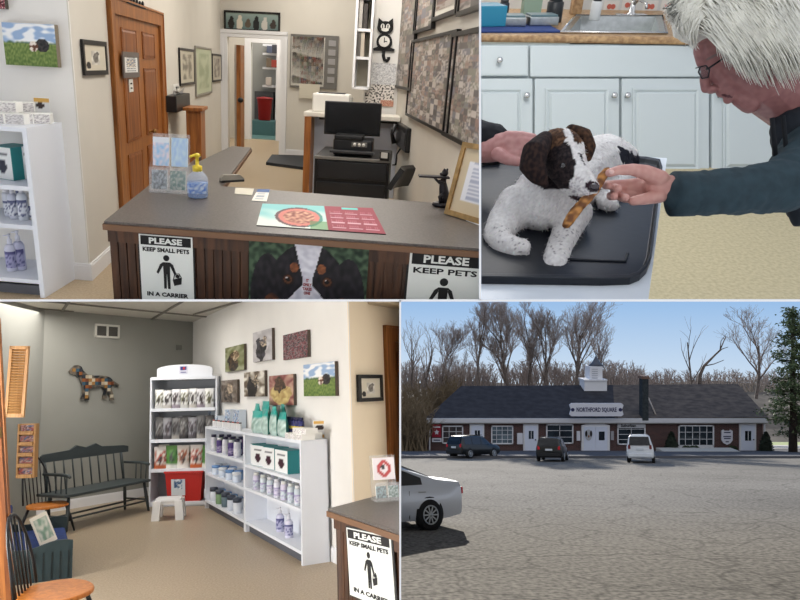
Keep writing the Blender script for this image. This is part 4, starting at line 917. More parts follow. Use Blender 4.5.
def fn_bag(seed, top, mid, low):
    def f(u, v):
        if v > .82: return top
        if (u - .5) ** 2 * 1.5 + (v - .45) ** 2 < .05: return mix(mid, (40, 34, 34), .5 + nz(u * 9 + seed, v * 9) * 1.8)
        return low if v < .2 else mix(top, mid, sstep(.0, .3, nz(u * 5 + seed, v * 6)))
    return f
rows = [(1, 17, [((226, 226, 226), (60, 56, 56), (190, 186, 180)), ((232, 232, 230), (90, 90, 60), (200, 200, 196)), ((220, 220, 224), (70, 60, 64), (150, 140, 150))], 'white and black food pouch on the top shelf of the corner unit', 'pouches on the top shelf of the corner unit', .62),
        (2, 20, [((120, 120, 122), (44, 42, 44), (160, 156, 150)), ((150, 150, 156), (70, 60, 70), (90, 86, 90)), ((90, 88, 88), (150, 150, 150), (50, 48, 50))], 'grey food bag on the second shelf of the corner unit', 'bags on the second shelf of the corner unit', .75),
        (3, 20, [((226, 220, 214), (170, 60, 40), (190, 96, 50)), ((214, 208, 200), (150, 80, 50), (230, 226, 220)), ((90, 140, 70), (60, 110, 60), (226, 226, 220))], 'red and white treat bag on the third shelf of the corner unit', 'bags on the third shelf of the corner unit', .8)]
for (si, hpx, pals, lab, grp, fr) in rows:
    n = 7 if si < 3 else 5
    for d_ in (1, 0):
        for k in range(n):
            x = .06 + (wT - .12) * (k + .5) / n; pal = pals[(k * 2 + d_ + si) % 3]; hh_ = (zT[si - 1] - zT[si]) * fr * (.9 + .1 * rnd.random())
            if si == 3 and k == n - 1: pal = pals[2]
            bag(C, (tx + x + (rnd.random() - .5) * .02, ty + .06 + d_ * .17, zT[si]), (wT - .1) / n * 1.02, hh_, .1, lab, fn_bag(k + d_ * 9, *pal), (rnd.random() - .5) * .3, grp)
# red tub under the lowest shelf, stool
p0 = C.depth(163, 503, TD - .1); p1 = C.depth(202, 503, TD - .1); zt2 = C.depth(183, 472, TD - .1).z
wd_ = (p1.x - p0.x)
r = thing('red_storage_tub', 'red plastic tub with paper label under the corner shelf', 'tub', C, ((p0.x + p1.x) / 2, TD + .12, zT[-1] + .001)); h_ = zt2 - zT[-1]
redp = mat('red_plastic', (186, 40, 34), .4)
b = MB()
def taper(b, w0, d0, w1, d1, z0, z1): b.add([(-w0, -d0, z0), (w0, -d0, z0), (w0, d0, z0), (-w0, d0, z0), (-w1, -d1, z1), (w1, -d1, z1), (w1, d1, z1), (-w1, d1, z1)], [(0, 3, 2, 1), (0, 1, 5, 4), (1, 2, 6, 5), (2, 3, 7, 6), (3, 0, 4, 7)])
taper(b, wd_ * .42, .13, wd_ * .49, .17, 0, h_); taper(b, wd_ * .41, .125, wd_ * .47, .16, .01, h_)
b.build('tub_body', redp, r); b = MB()
for s in (-1, 1): b.box((s * wd_ * .485, 0, h_ - .01), (.03, .36, .03), bev=.006); b.box((0, s * .17, h_ - .01), (wd_ * .98, .03, .03), bev=.006)
b.build('rim', redp, r)
g = MB(); g.grid(lambda u, v: (-wd_ * .32 + u * wd_ * .36, -.155 - .02 * v, h_ * (.2 + v * .55)), 12, 14, lambda u, v: mix((60, 90, 130), (220, 226, 230), sstep(-.1, .2, nz(u * 5, v * 6))) if v > .4 and .2 < u < .8 else (206, 212, 218)); g.build('paper_label', paintmat(), r)
f0 = C.z(169, 518, 0); k = f0.y / FPX
r = thing('step_stool', 'low white plastic step stool before the corner shelf', 'stool', C, f0, R(8)); hs = .26; ws = .32
wp = mat('stool_white', (228, 228, 228), .35)
MB().box((0, 0, hs - .02), (ws, .30, .04), bev=.018).build('seat', wp, r)
for sx_ in (-1, 1):
    for sy_ in (-1, 1):
        b = MB(); x, y = sx_ * ws * .42, sy_ * .125; a = .05; c = .05
        b.add([(x * 1.14 - c, y * 1.14 - c, 0), (x * 1.14 + c, y * 1.14 - c, 0), (x * 1.14 + c, y * 1.14 + c, 0), (x * 1.14 - c, y * 1.14 + c, 0), (x - a, y - a, hs - .02), (x + a, y - a, hs - .02), (x + a, y + a, hs - .02), (x - a, y + a, hs - .02)], [(0, 3, 2, 1), (4, 5, 6, 7), (0, 1, 5, 4), (1, 2, 6, 5), (2, 3, 7, 6), (3, 0, 4, 7)]); b.build('leg', wp, r)
b = MB()
for sy_ in (-1, 1):
    b.prism([(-ws * .45, hs - .03), (ws * .45, hs - .03), (ws * .44, hs - .1), (ws * .25, hs - .065), (-ws * .25, hs - .065), (-ws * .44, hs - .1)], sy_ * .135, sy_ * .125)
b.build('skirt_panel', wp, r)
# ---- low white shelf along the right wall
pf = C.z(302.7, 566, 0); WSf = Wall(C, (pf.x, pf.y), CYA)      # front plane; s grows towards the viewer
sl = WSf.sz(205, 470)[0]; sm_ = WSf.sz(244, 480)[0]; sr = 0
dS = abs((WSf.p - WY.p).dot(WY.n)) - .03
zS2 = [WSf.sz(304, y)[1] for y in (441, 481.5, 510.5, 553)]; zS1 = [WSf.sz(243, y)[1] for y in (433, 461, 487.5, 520)]
zS1[0] = zS2[0]
MS = lambda s, y=0, z=0: WSf.pt(s, z, -y)
r = thing('wall_shelf_unit', 'long low white shelf unit of pet products along the picture wall', 'shelf', C, MS(sl), CYA)
LS = sr - sl; mS = sm_ - sl
for x, nm in ((0, 0), (mS - .02, 0), (mS + .012, 0), (LS - .03, 0)): MB().b2((x, 0, 0), (x + .03, dS, zS2[0])).build('side_panel', shelfw, r)
MB().b2((0, dS - .012, .02), (LS, dS, zS2[0])).build('back_panel', shelfw, r)
MB().b2((.03, dS * .5, .08), (.05, dS * .9, zS2[0])).build('center_support', shelfw, r) if 0 else None
for x0_, x1_, zz in ((.03, mS - .02, zS1), (mS + .042, LS - .03, zS2)):
    for z_ in zz: MB().b2((x0_, .002, z_ - .03), (x1_, dS - .012, z_)).build('shelf', shelfw, r)
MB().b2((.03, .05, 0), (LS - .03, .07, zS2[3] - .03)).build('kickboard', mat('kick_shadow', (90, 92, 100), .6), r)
def onS(u, si, y, unit=2):      # a point on shelf si under pixel column u
    z = (zS2 if unit == 2 else zS1)[si]; W_ = Wall(C, (WSf.p - WSf.n * y)[:2], CYA); s = W_.sz(u, 470)[0]
    p = W_.pt(s, z); return p
for k, (u0, u1) in enumerate(((251, 258.5), (260, 270), (270.8, 281), (281.5, 297))):
    p = onS((u0 + u1) / 2, 1, .15); q0 = onS(u0, 1, .05); q1 = onS(u1, 1, .05); w_ = (q1 - q0).length * .9; 
    carton(C, p, (min(w_, .34) , .18, .235), ['white and teal carton with a dark circle, farthest of four on the long shelf', 'white and teal carton with a dark circle, second from the far end of four', 'white and teal carton with a dark circle, third from the far end of four', 'nearest and widest of the four white and teal cartons on the long shelf'][k], (0, 0, 0), teal, CYA + R(8 if k < 3 else 2), None, fn_circle((224, 226, 226), (60, 30, 44)))
cols = [(214, 214, 224), (196, 198, 216), (220, 220, 222), (206, 200, 220), (188, 192, 210), (222, 222, 226), (200, 210, 216), (214, 214, 210), (224, 224, 220), (196, 206, 214), (216, 214, 226), (206, 210, 206)]
for k in range(24):
    u = 249.5 + k * 2.3; y = (.07, .16, .24)[k % 3]
    bottle(C, onS(u + (.0), 2, y), .034 + .006 * (k % 3 == 0), .185 + .02 * (k % 3), 'white or lavender grooming bottle on the third shelf of the long unit', cols[k % 12], cols[(k + 5) % 12], 0 if k % 3 else 1, 'bottles on the third shelf of the long unit', lab_fn(k, cols[(k + 3) % 12], [(160, 154, 190), (150, 176, 180), (186, 186, 200)][k % 3]), n=10)
bottle(C, onS(279.5, 3, .15), .045, .25, 'lavender pump bottle on the lowest shelf, farther of the pair', (196, 196, 218), (220, 220, 228), 0, None, lab_fn(3, (170, 170, 200), (84, 84, 130)))
bottle(C, onS(288, 3, .12), .045, .24, 'lavender pump bottle on the lowest shelf, nearer of the pair', (206, 206, 222), (220, 220, 228), 0, None, lab_fn(8, (180, 180, 206), (84, 84, 130)))
for k in range(18):
    c_ = [(70, 50, 110), (90, 130, 50), (60, 60, 120), (196, 196, 206), (40, 44, 90), (120, 70, 130)][k % 6]
    bottle(C, onS(208 + k * 1.95, 1, (.08, .17, .25)[k % 3], 1), .045, .2 + .03 * (k % 2), 'purple, green or navy bottle on the second shelf of the far section', c_, (36, 34, 60) if k % 2 else (210, 210, 214), 1, 'dark bottles in the far section of the long unit', lab_fn(k, mix(c_, (230, 230, 230), .5), c_), n=10)
def jar(S, loc, r0, h, label, cb, cl, group):
    rt = thing('product_jar', label, 'jar', S, loc, 0, group)
    b = MB(); b.lathe([(r0 * .92, 0), (r0, .01), (r0, h * .72)], n=12); b.build('jar_body', mat('plast_%d_%d_%d' % cb, cb, .35), rt)
    MB().lathe([(r0 * 1.05, h * .72), (r0 * 1.05, h), (r0 * .6, h * 1.02)], n=12).build('lid', mat('plast_%d_%d_%d' % cl, cl, .35), rt)
for k in range(15):
    jar(C, onS(209 + k * 2.3, 2, (.08, .17, .25)[k % 3], 1), .055, .12, 'white supplement jar with pale blue band in the middle of the far section', [(206, 216, 230), (150, 180, 214), (222, 224, 228)][k % 3], [(216, 220, 226), (110, 150, 200)][k % 2], 'jars on the middle shelf of the far section')
for k in range(18):
    jar(C, onS(208 + k * 1.95, 3, (.08, .17, .25)[k % 3], 1), .055, .13 + .05 * (k % 3 == 0), 'white, green or grey jar on the bottom shelf of the far section', [(206, 212, 224), (90, 110, 120), (120, 150, 110), (214, 218, 226)][k % 4], [(60, 66, 80), (222, 226, 232), (110, 150, 200)][k % 3], 'jars on the bottom shelf of the far section')
# top of the long unit
for k in range(4):
    p = onS([212, 219, 231, 240][k], 0, .25, 1); 
    carton(C, p, (.26, .1, [.2, .14, .24, .24][k]), ['blue leaflet carton at the far end of the shelf top', 'white product tray carton beside the blue one on the shelf top', 'white blue printed carton standing on the shelf top of the far section', 'grey printed carton next to the teal bags on the shelf top'][k], (0, 0, 0), mat('pale_carton', (196, 206, 216), .6), CYA, None, fn_blobs(k + 20, [(90, 140, 190), (214, 220, 226), (70, 80, 110), (226, 226, 226)], 6))
for k in range(12):
    p = onS(214 + k * 2.4, 0, .06, 1)
    bottle(C, p, .022, .1, 'tiny vial with dark cap in the row on the far shelf top', (214, 214, 216), (60, 56, 60) if k % 2 else (170, 90, 80), 1, 'tiny vials on the far shelf top', None, n=8)
for k in range(8):
    c_ = [(30, 150, 140), (200, 222, 220), (40, 160, 150)][k % 3]
    bag(C, onS(258 + (k % 4) * 8.5, 0, .09 + .11 * (k // 4)), .3, .25 + .03 * (k % 3) + .05 * (k // 4), .12, 'teal and clear treat bag bunched on the long shelf top', lambda u, v, k=k: (36, 156, 146) if v > .74 else mix((206, 224, 220), (120, 150, 140), .5 + nz(u * 9 + k, v * 9)), CYA + (rnd.random() - .5) * .5, 'teal treat bags on the long shelf top', base=(60, 150, 140))
for k in range(7):
    bottle(C, onS(284.5 + k * 2.9, 0, .16), .03, .2, 'navy bottle with yellow band on the long shelf top', (38, 40, 96), (30, 32, 70), 1, 'navy bottles on the long shelf top', lambda u, v: (214, 190, 80) if v > .72 else (44, 46, 104), n=10)
for k, (u, y, z) in enumerate(((294, .07, 0), (300, .07, 0), (306, .07, 0), (303, .08, .056), (313, .2, 0), (308, .08, .056))):
    p = onS(u, 0, y); p.z += z; carton(C, p, (.15, .14, .055), ['white supplement pack, farthest in front of the navy bottles', 'white supplement pack in the middle at the shelf top edge', 'white supplement pack nearest the shelf end', 'white supplement pack stacked between the middle and nearest ones', 'white supplement pack lying beside the card box', 'white supplement pack stacked at the near end of the packs'][k], (0, 0, 0), paper, CYA + R(4 * k - 8), None, fn_blobs(k, [(228, 226, 224), (236, 234, 232), (206, 202, 202), (160, 154, 158), (230, 228, 226)], 5))
p = onS(322, 0, .3)
carton(C, p, (.16, .07, .17), 'white card box with dog picture at the near end of the long shelf top', (0, 0, 0), paper, R(5), None, lambda u, v: (60, 50, 50) if ((u - .4) / .28) ** 2 + ((v - .6) / .16) ** 2 < 1 else ((214, 170, 90) if v > .8 or v < .15 else (226, 226, 226)))
# ---- canvases on the picture wall
cols_dog = [(60, 52, 40), (110, 90, 60), (70, 84, 40), (180, 150, 110)]
def fn_two(seed, bgc, body, bg2=None):
    def f(u, v):
        u += nz(u * 5, v * 5, seed) * .12; v += nz(u * 5, v * 5, seed + 9) * .12
        c = mix(bgc, bg2 or mix(bgc, (255, 255, 255), .35), .5 + nz(u * 4 + seed, v * 5) * 1.2)
        if ((u - .42) / .26) ** 2 + ((v - .38) / .40) ** 2 < 1: c = mix(body, (20, 18, 18), .45 + nz(u * 9 + seed, v * 8) * 1.3)
        if ((u - .58) / .18) ** 2 + ((v - .62) / .2) ** 2 < 1: c = mix(body, (210, 190, 160), .4 + nz(u * 12, v * 12 + seed) * 1.3)
        return c
    return f
def fn_sleepdog(u, v):
    u += nz(u * 5, v * 5, 3) * .14; v += nz(u * 5, v * 5, 8) * .14
    c = mix((120, 60, 60), (190, 160, 140), .5 + nz(u * 5, v * 5))
    if ((u - .5) / .42) ** 2 + ((v - .35) / .36) ** 2 < 1: c = mix((206, 190, 130), (160, 130, 80), .5 + nz(u * 8, v * 8))
    if ((u - .45) / .22) ** 2 + ((v - .68) / .26) ** 2 < 1: c = mix((110, 84, 60), (40, 30, 26), .5 + nz(u * 14, v * 14))
    return c
for q, lab, fn in (((228, 346, 247, 371), 'square canvas of a brown dog on green, farthest in the upper row', fn_two(3, (96, 100, 56), (90, 70, 50))),
    ((256, 330.5, 275.3, 361), 'tall grey canvas of dogs sitting together, highest on the picture wall', fn_two(8, (170, 166, 168), (70, 66, 74))),
    ((286.5, 332.5, 311.2, 358.5), 'dark patterned canvas with red flecks, nearest in the upper row', fn_blobs(6, [(40, 36, 38), (140, 130, 130), (120, 40, 50), (60, 56, 58)], 11)),
    ((307.2, 363, 339, 396), 'canvas of two spaniels in a green meadow on the waiting room wall', fn_field),
    ((272.5, 375, 297, 405), 'canvas of a tabby and a pale yellow blanket in the lower row', fn_sleepdog),
    ((247, 371.5, 267.8, 396.5), 'brown canvas of dogs by a bright window in the lower row', fn_two(15, (90, 76, 60), (46, 40, 36), (220, 216, 206))),
    ((224, 380, 240, 402.5), 'small brown canvas of a shaggy dog face, lowest and farthest', fn_two(21, (84, 72, 62), (130, 116, 104)))):
    c_, w_, h_ = WY.rect(*q); picture(C, c_, w_, h_, CYA, lab, fn, depth=.035, name='canvas_print', nx=44, ny=40, canvas=mat('canvas_side', (84, 74, 66), .8))
c_, w_, h_ = WE.rect(356, 374.8, 379.8, 401.5)
picture(C, c_, w_, h_, CXA, 'black framed dog sketch beside the oak door of the waiting room', fn_sketch, frame=black_frame, fw=.035, depth=.035)
# oak door of the beige wall
dr2, a_, b_, c2_ = panel_door(WE, 383, 336, 425, 330, 'door_3', 'oak panel door behind the counter at the edge of the waiting room', oak, cw=.16)
c_, w_, h_ = WE.rect(367, 300, 393, 306.5)
o = MB().box((0, -.1, 0), (w_, .2, .07), bev=.02).build('ceiling_alarm', mat('beige_plastic', (176, 160, 134), .5), None, C, c_, CXA); tag(o, 'flat beige alarm unit high on the beige wall above the framed sketch', 'alarm')
# ---- back wall: vent, metal dog, thermostat
c_, w_, h_ = WB.rect(94.5, 324.5, 119, 338)
r = thing('wall_vent', 'white framed two panel air vent high on the grey wall', 'vent', C, c_, CXA)
wt2 = mat('vent_white', (206, 204, 196), .5)
b = MB(); fw_ = .03
for s in (-1, 0, 1): b.box((s * (w_ / 2 - fw_ / 2), -.012, 0), (fw_, .024, h_))
for s in (-1, 1): b.box((0, -.012, s * (h_ / 2 - fw_ / 2)), (w_, .024, fw_))
b.build('vent_frame', wt2, r)
for s in (-1, 1):
    b = MB(); b.box((s * w_ / 4, -.004, 0), (w_ / 2 - fw_, .006, h_ - fw_ * 2))
    for i in range(7): b.box((s * w_ / 4, -.012, -h_ / 2 + fw_ + (i + .5) * (h_ - 2 * fw_) / 7), (w_ / 2 - fw_ * 1.5, .01, .006))
    b.build('grille', mat('vent_dark', (84, 82, 78), .6), r)
c_, w_, h_ = WB.rect(176, 345, 181, 350)
o = MB().box((0, -.015, 0), (w_, .03, h_), bev=.01).build('wall_hook', mat('hook_grey', (110, 110, 106), .6), None, C, c_, CXA); tag(o, 'tiny grey hook on the grey wall above the corner shelf', 'hook')
c_, w_, h_ = WB.rect(66.8, 365.5, 117.8, 401.5)
pts = [(268, 295), (280, 282), (288, 272), (302, 269), (316, 276), (324, 292), (340, 306), (365, 311), (390, 310), (415, 312), (432, 319), (446, 332), (470, 348), (464, 357), (448, 352), (440, 346), (438, 366), (446, 388), (449, 410), (432, 412), (430, 392), (416, 374), (414, 384), (421, 402), (402, 405), (401, 392), (408, 372), (398, 354), (375, 360), (352, 362), (348, 384), (349, 406), (332, 410), (330, 400), (328, 404), (314, 403), (322, 384), (320, 352), (312, 330), (306, 312), (290, 306), (274, 303)]
W2 = 202; H2 = 143
pl = [((x - 268) / W2 * w_ - w_ / 2, (413 - y) / H2 * h_ - h_ / 2) for x, y in pts]
r = thing('metal_dog', 'patchwork metal dog silhouette hanging on the grey wall', 'wall art', C, c_, CXA)
from mathutils.geometry import tessellate_polygon
b = MB(); b.prism(pl, -.045, -.03); b.build('dog_body', mat('aged_metal', (120, 110, 98), .4, metal=.5, kind='voronoi', scale=9, rgb2=(40, 44, 50)), r)
def inside(x, z):
    ins = False; j = len(pl) - 1
    for i in range(len(pl)):
        if (pl[i][1] > z) != (pl[j][1] > z) and x < (pl[j][0] - pl[i][0]) * (z - pl[i][1]) / (pl[j][1] - pl[i][1]) + pl[i][0]: ins = not ins
        j = i
    return ins
pal = [(140, 84, 46), (176, 160, 136), (52, 84, 104), (110, 60, 36), (190, 180, 160), (44, 50, 60), (150, 110, 60)]
for nm, x0_, x1_, z0_, z1_, cc_ in (('ear', -.42, -.27, .2, .5, (44, 62, 74)),):
    pass
kk = 0
for i in range(16):
    for j in range(11):
        x = -w_ / 2 + (i + .5) * w_ / 16; z = -h_ / 2 + (j + .5) * h_ / 11
        sz = (w_ / 16 * .48, h_ / 11 * .48)
        if all(inside(x + a * sz[0], z + q * sz[1]) for a in (-1, 1) for q in (-1, 1)):
            cc_ = pal[(i * 3 + j * 5 + (2 if i > 6 else 0)) % 7]; kk += 1
            MB().box((x, -.05, z), (sz[0] * 2, .006, sz[1] * 2), M=None).build('metal_patch', mat('patch_%d_%d_%d' % cc_, cc_, .4, metal=.15), r)
MB().box((0, -.015, 0), (.05, .03, .05)).build('wall_mount', blackp, r)
# ---- bench
bench_p = mat('bench_paint', (54, 62, 64), .45)
q0 = C.z(67, 531.5, 0); q1 = C.z(146, 511, 0); azb = math.atan2(q1.y - q0.y, q1.x - q0.x); Lb = (q1 - q0).length
sz_ = .45
r = thing('deacon_bench', 'dark green spindle back bench against the grey wall', 'bench', C, q0, azb)
dB = .42; zb = .42; kq = 1.0
b = MB(); b.box((Lb / 2 - .04, dB / 2 - .03, zb), (Lb + .12, dB + .08, .035), bev=.012); b.build('seat', bench_p, r)
for x, y, sx_, sy_ in ((0, 0, -1, -1), (Lb, 0, 1, -1), (.02, dB - .05, -1, 1), (Lb - .02, dB - .05, 1, 1)):
    MB().tube([(x + sx_ * .03, y + sy_ * .02, 0), (x, y, .2), (x - sx_ * .03, y - sy_ * .02, zb)], [.016, .024, .018], 8).build('leg', bench_p, r)
MB().tube([(0, .0, .16), (0, dB - .06, .16)], .012).tube([(Lb, 0, .16), (Lb, dB - .06, .16)], .012).tube([(0, dB / 2 - .04, .16), (Lb, dB / 2 - .04, .16)], .012).tube([(0, .0, .14), (Lb, 0, .14)], .012).build('stretcher', bench_p, r)
yb = dB - .04; zt_ = .90; ln = .06
for i in range(10):
    x = .02 + (Lb - .06) * i / 9; rr_ = .009 if 0 < i < 9 else .018
    MB().tube([(x, yb, zb), (x, yb + ln * .6, (zb + zt_) / 2), (x, yb + ln, zt_ - .1)], [rr_, rr_ * 1.3, rr_], 8).build('spindle', bench_p, r)
b = MB(); tp = [(-.04, zt_ - .1), (-.04, zt_ - .02), (0, zt_), (Lb * .3, zt_ + .02), (Lb * .38, zt_ + .07), (Lb * .5, zt_ + .03), (Lb * .62, zt_ + .07), (Lb * .7, zt_ + .02), (Lb, zt_), (Lb + .1, zt_ - .02), (Lb + .1, zt_ - .1)]
b.prism(tp, yb + ln - .01, yb + ln + .02); b.build('crest_rail', bench_p, r)
for x in (.0, Lb + .02):
    MB().tube([(x, yb + .05, zb + .24), (x, .1, zb + .24), (x, .0, zb + .23), (x, -.03, zb + .21)], [.018, .02, .024, .016]).build('armrest', bench_p, r)
    for y in (0.03, .12, .21): MB().tube([(x, y, zb), (x, y, zb + .23)], .009, 6).build('spindle', bench_p, r)
# ---- windsor chairs
seat_oak = mat('honey_oak', (196, 122, 52), .35, kind='wood', rgb2=(168, 96, 36), scale=2.2)
def windsor(S, loc, yaw, label, k=1, zs=.34, hb=.5):
    r = thing('windsor_chair', label, 'chair', S, loc, yaw)
    b = MB(); b.flat([(.225 * k * math.cos(a) * (1 + .08 * math.cos(2 * a)), .215 * k * math.sin(a)) for a in [2 * PI * i / 28 for i in range(28)]], zs - .032, zs)
    b.build('seat', seat_oak, r, bevel=.01)
    for sx_ in (-1, 1):
        for sy_ in (-1, 1): MB().tube([(sx_ * .2 * k, sy_ * .2 * k, 0), (sx_ * .17 * k, sy_ * .165 * k, zs * .5), (sx_ * .13 * k, sy_ * .13 * k, zs - .02)], [.011, .018, .014], 8).build('leg', ink_paint, r)
        MB().tube([(sx_ * .18 * k, -.18 * k, zs * .35), (sx_ * .18 * k, .18 * k, zs * .35)], .009, 6).build('stretcher', ink_paint, r)
    MB().tube([(-.18 * k, 0, zs * .35), (.18 * k, 0, zs * .35)], .009, 6).build('stretcher', ink_paint, r)
    arc = [PI * i / 14 for i in range(15)]
    def hp_(a): return (.19 * k * math.cos(a), .16 * k + .11 * math.sin(a), zs + hb * math.sin(a) ** .8)
    MB().tube([hp_(a) for a in arc], .012, 8).build('bow', ink_paint, r)
    for i in range(6):
        x = (-.5 + (i + .5) / 6) * .3 * k; a = math.acos(max(-1, min(1, x * 1.12 / (.19 * k)))); t_ = hp_(a)
        MB().tube([(x, .17 * k, zs - .01), (t_[0], t_[1], t_[2])], .007, 6).build('spindle', ink_paint, r)
    return r
ink_paint = mat('black_chair_paint', (24, 26, 30), .35)
p = C.z(43, 535, 0); windsor(C, (p.x + .0, p.y + .1, 0), R(66), 'black spindle chair with honey oak seat at the far left by the bench', 1.08, .34, .56)
p = C.z(55, 590, .33); windsor(C, (p.x, p.y, 0), R(98), 'black spindle chair with honey oak seat, nearest in the bottom left corner', 1.15, .33, .5)
# ---- green settle with blue cushion
dg = mat('dark_green_paint', (34, 50, 54), .5, var=.1); bluec = mat('blue_cushion', (28, 52, 110), .9, var=.2, scale=20)
g0 = C.z(72, 578, 0); g1 = C.z(66, 548, 0)
azs = math.atan2(g1.y - g0.y, g1.x - g0.x)   # settle runs away from the viewer
r = thing('wooden_settle', 'dark green wooden settle with wavy arm ends and blue cushion', 'bench', C, g0, azs - PI / 2)
Ls = (g1 - g0).length; Ws = .62
def wavy(y0, hz):
    tp = [(-Ws * i / 10, hz + .03 * math.sin(i / 10 * 2 * PI + .6)) for i in range(11)]
    return [(0, 0)] + tp + [(-Ws, 0)]
za = .31
for y in (0, Ls): MB().prism(wavy(y, za), y, y + .03).build('end_panel', dg, r)
b = MB()
for i in range(9): b.box((-Ws * (i + .5) / 9, -.003, za * .42), (.006, .006, za * .75))
b.build('panel_groove', mat('groove_dark', (18, 28, 30), .7), r)
MB().b2((-Ws, .03, 0), (-Ws - .03, Ls, .6)).build('back_panel', dg, r); MB().b2((0, .03, 0.02), (-.02, Ls, .15)).build('front_panel', dg, r)
MB().box((-Ws / 2, Ls / 2 + .015, .18), (Ws - .03, Ls - .04, .09), bev=.03).build('cushion', bluec, r)
MB().box((-Ws + .05, Ls / 2, .36), (.08, Ls - .05, .3), bev=.03).build('back_cushion', bluec, r)
# leaflet frame leaning on the settle
p = C.z(49, 543, .24)
M_ = Matrix.Rotation(R(48), 4, 'Z') @ Matrix.Rotation(R(-14), 4, 'X') @ Matrix.Rotation(R(-18), 4, 'Y')
r = thing('leaflet_stand', 'white framed leaflet leaning on the blue cushion of the settle', 'leaflet', C, p, M=M_)
MB().box((0, 0, .14), (.17, .012, .29), bev=.003).build('card_frame', mat('cream_card', (222, 216, 204), .6), r)
g = MB(); g.grid(lambda u, v: (-.065 + u * .13, -.008, .04 + v * .21), 12, 14, lambda u, v: mix((120, 150, 130), (206, 206, 196), .5 + nz(u * 4, v * 4) * 1.4)); g.build('leaflet_print', paintmat(), r)
# ---- oak louvred shutter, door edge and magazine rack at the left
lou = mat('louvre_wood', (196, 150, 96), .5, kind='wood', rgb2=(168, 122, 72), scale=2.5)
Yd = 6.2; a = C.depth(8, 346, Yd); b_ = C.depth(27, 346, Yd); z0 = C.depth(15, 417, Yd).z; z1 = a.z
Ml = T(a.x, a.y, z0) @ Matrix.Rotation(R(2.0), 4, 'Y')
r = thing('louvred_shutter', 'tall honey coloured louvred shutter beside the oak door', 'shutter', C, M=Ml)
w_ = b_.x - a.x; h_ = z1 - z0
b = MB()
for s in (.012, w_ - .012): b.box((s, 0, h_ / 2), (.026, .03, h_))
for s in (.015, h_ - .015): b.box((w_ / 2, 0, s), (w_, .03, .03))
b.build('shutter_frame', lou, r)
b = MB()
for i in range(24): b.box((0, 0, 0), (w_ - .04, .034, .006), M=T(w_ / 2, 0, .03 + (i + .5) * (h_ - .06) / 24) @ Matrix.Rotation(R(35), 4, 'X'))
b.build('louvre_slats', lou, r)
Y2 = 4.6; a = C.depth(0, 318, Y2)
for nm, lab, u0, u1, Yq, th, m_, tilt in (('door_4', 'oak door edge with brass handle at the far left of the waiting room', -18, -7, 4.5, .03, oak, 6.2), ('trim_oak_casing', None, -5.5, -2, 4.8, .03, oak, 5.6)):
    p0 = C.depth(u0, 330, Yq); p1 = C.depth(u1, 330, Yq); zt_ = C.depth(u1, 318, Yq).z
    # hinge line runs down and to the right as in the photograph
    r = thing(nm, lab, 'door', C, M=T(p1.x, p1.y, zt_) @ Matrix.Rotation(R(-tilt), 4, 'Y')) if lab else None
    b = MB().b2((-(p1.x - p0.x), 0, -2.6), (0, th, 0)) 
    if lab:
        r['kind'] = 'structure'; b.build('door_slab', m_, r); MB().b2((-.02, -.02, -2.6), (.012, .012, .0)).build('door_stile', oak_dark, r)
        zk = C.depth(5, 433, Yq).z - zt_; MB().box((.0, -.03, zk), (.04, .04, .07), bev=.01).ell((-.02, -.06, zk), (.03, .03, .03)).build('door_handle', brass, r)
    else: struct(b, nm, m_, C, M=T(p1.x, p1.y, zt_) @ Matrix.Rotation(R(-tilt), 4, 'Y'))
# magazine rack
Y3 = 7.6; a = C.depth(23, 424, Y3); b_ = C.depth(34, 424, Y3); zb_ = C.depth(25, 478, Y3).z; w_ = b_.x - a.x + .08
r = thing('magazine_rack', 'tiered oak wall rack of magazines left of the bench', 'magazine rack', C, (a.x - .06, Y3, max(0.25, zb_)))
h_ = a.z - max(.25, zb_)
MB().b2((0, .06, 0), (w_, .09, h_)).build('back_panel', lou, r)
for s in (0, w_ - .02): MB().b2((s, 0, 0), (s + .02, .08, h_)).build('side_panel', lou, r)
for i in range(5): MB().b2((.02, -.02, h_ * i / 5), (w_ - .02, .0, h_ * i / 5 + .04)).build('rack_rail', lou, r)
for i in range(5):
    o = MB().box((0, 0, 0), (w_ * .8, .015, h_ / 5 * .8)).build('magazine', paper, None, C, (a.x - .06 + w_ / 2, Y3 + .035, max(.25, zb_) + h_ * (i + .48) / 5))
    tag(o, 'colourful magazine standing in the oak wall rack', 'magazine', 'magazines in the wall rack')
    g = MB(); g.grid(lambda u, v: (-w_ * .4 + u * w_ * .8, -.009, -h_ * .08 + v * h_ * .16), 10, 8, fn_blobs(i + 40, [(60, 50, 60), (190, 170, 160), (150, 60, 50), (80, 110, 150)], 5)); g.build('cover_print', paintmat(), o)
# ---- counter corner at the right
cr2, co2 = counter(C, [(328, 508.5), (376, 495.5), (430, 489), (460, 552)], [(3, .05, 'front_panel'), (0, .06, 'side_panel')], (.6, 1.0, .0), HCt) if 0 else (None, None)
P0 = C.z(328, 508.5, HCt); P3 = C.z(460, 553, HCt)
cr2, co2 = counter(C, [(328, 508.5), (376, 496), (480, 490), (480, 559)], [(3, .05, 'front_panel')], 'walnut beadboard counter corner at the right of the waiting room', ((C.z(430, 520, HCt) - P0).x, (C.z(430, 520, HCt) - P0).y, 0), HCt)
E0 = C.z(480, 559, HCt)
WFc = Wall(C, (P0.x, P0.y), math.atan2(E0.y - P0.y, E0.x - P0.x)); WFc.p = Vector((P0.x, P0.y, 0)) - WFc.n * .036
e0 = WFc.at(337.5, 540)
b = MB().b2((0, 0, 0), (.03, 1.2, HCt - .045)); dd = C.z(376, 496, HCt) - P0
b.build('side_panel', walnut, cr2, M=T(e0.x - co2.x, e0.y - co2.y, 0) @ Matrix.Rotation(math.atan2(dd.y, dd.x) - PI / 2, 4, 'Z'))
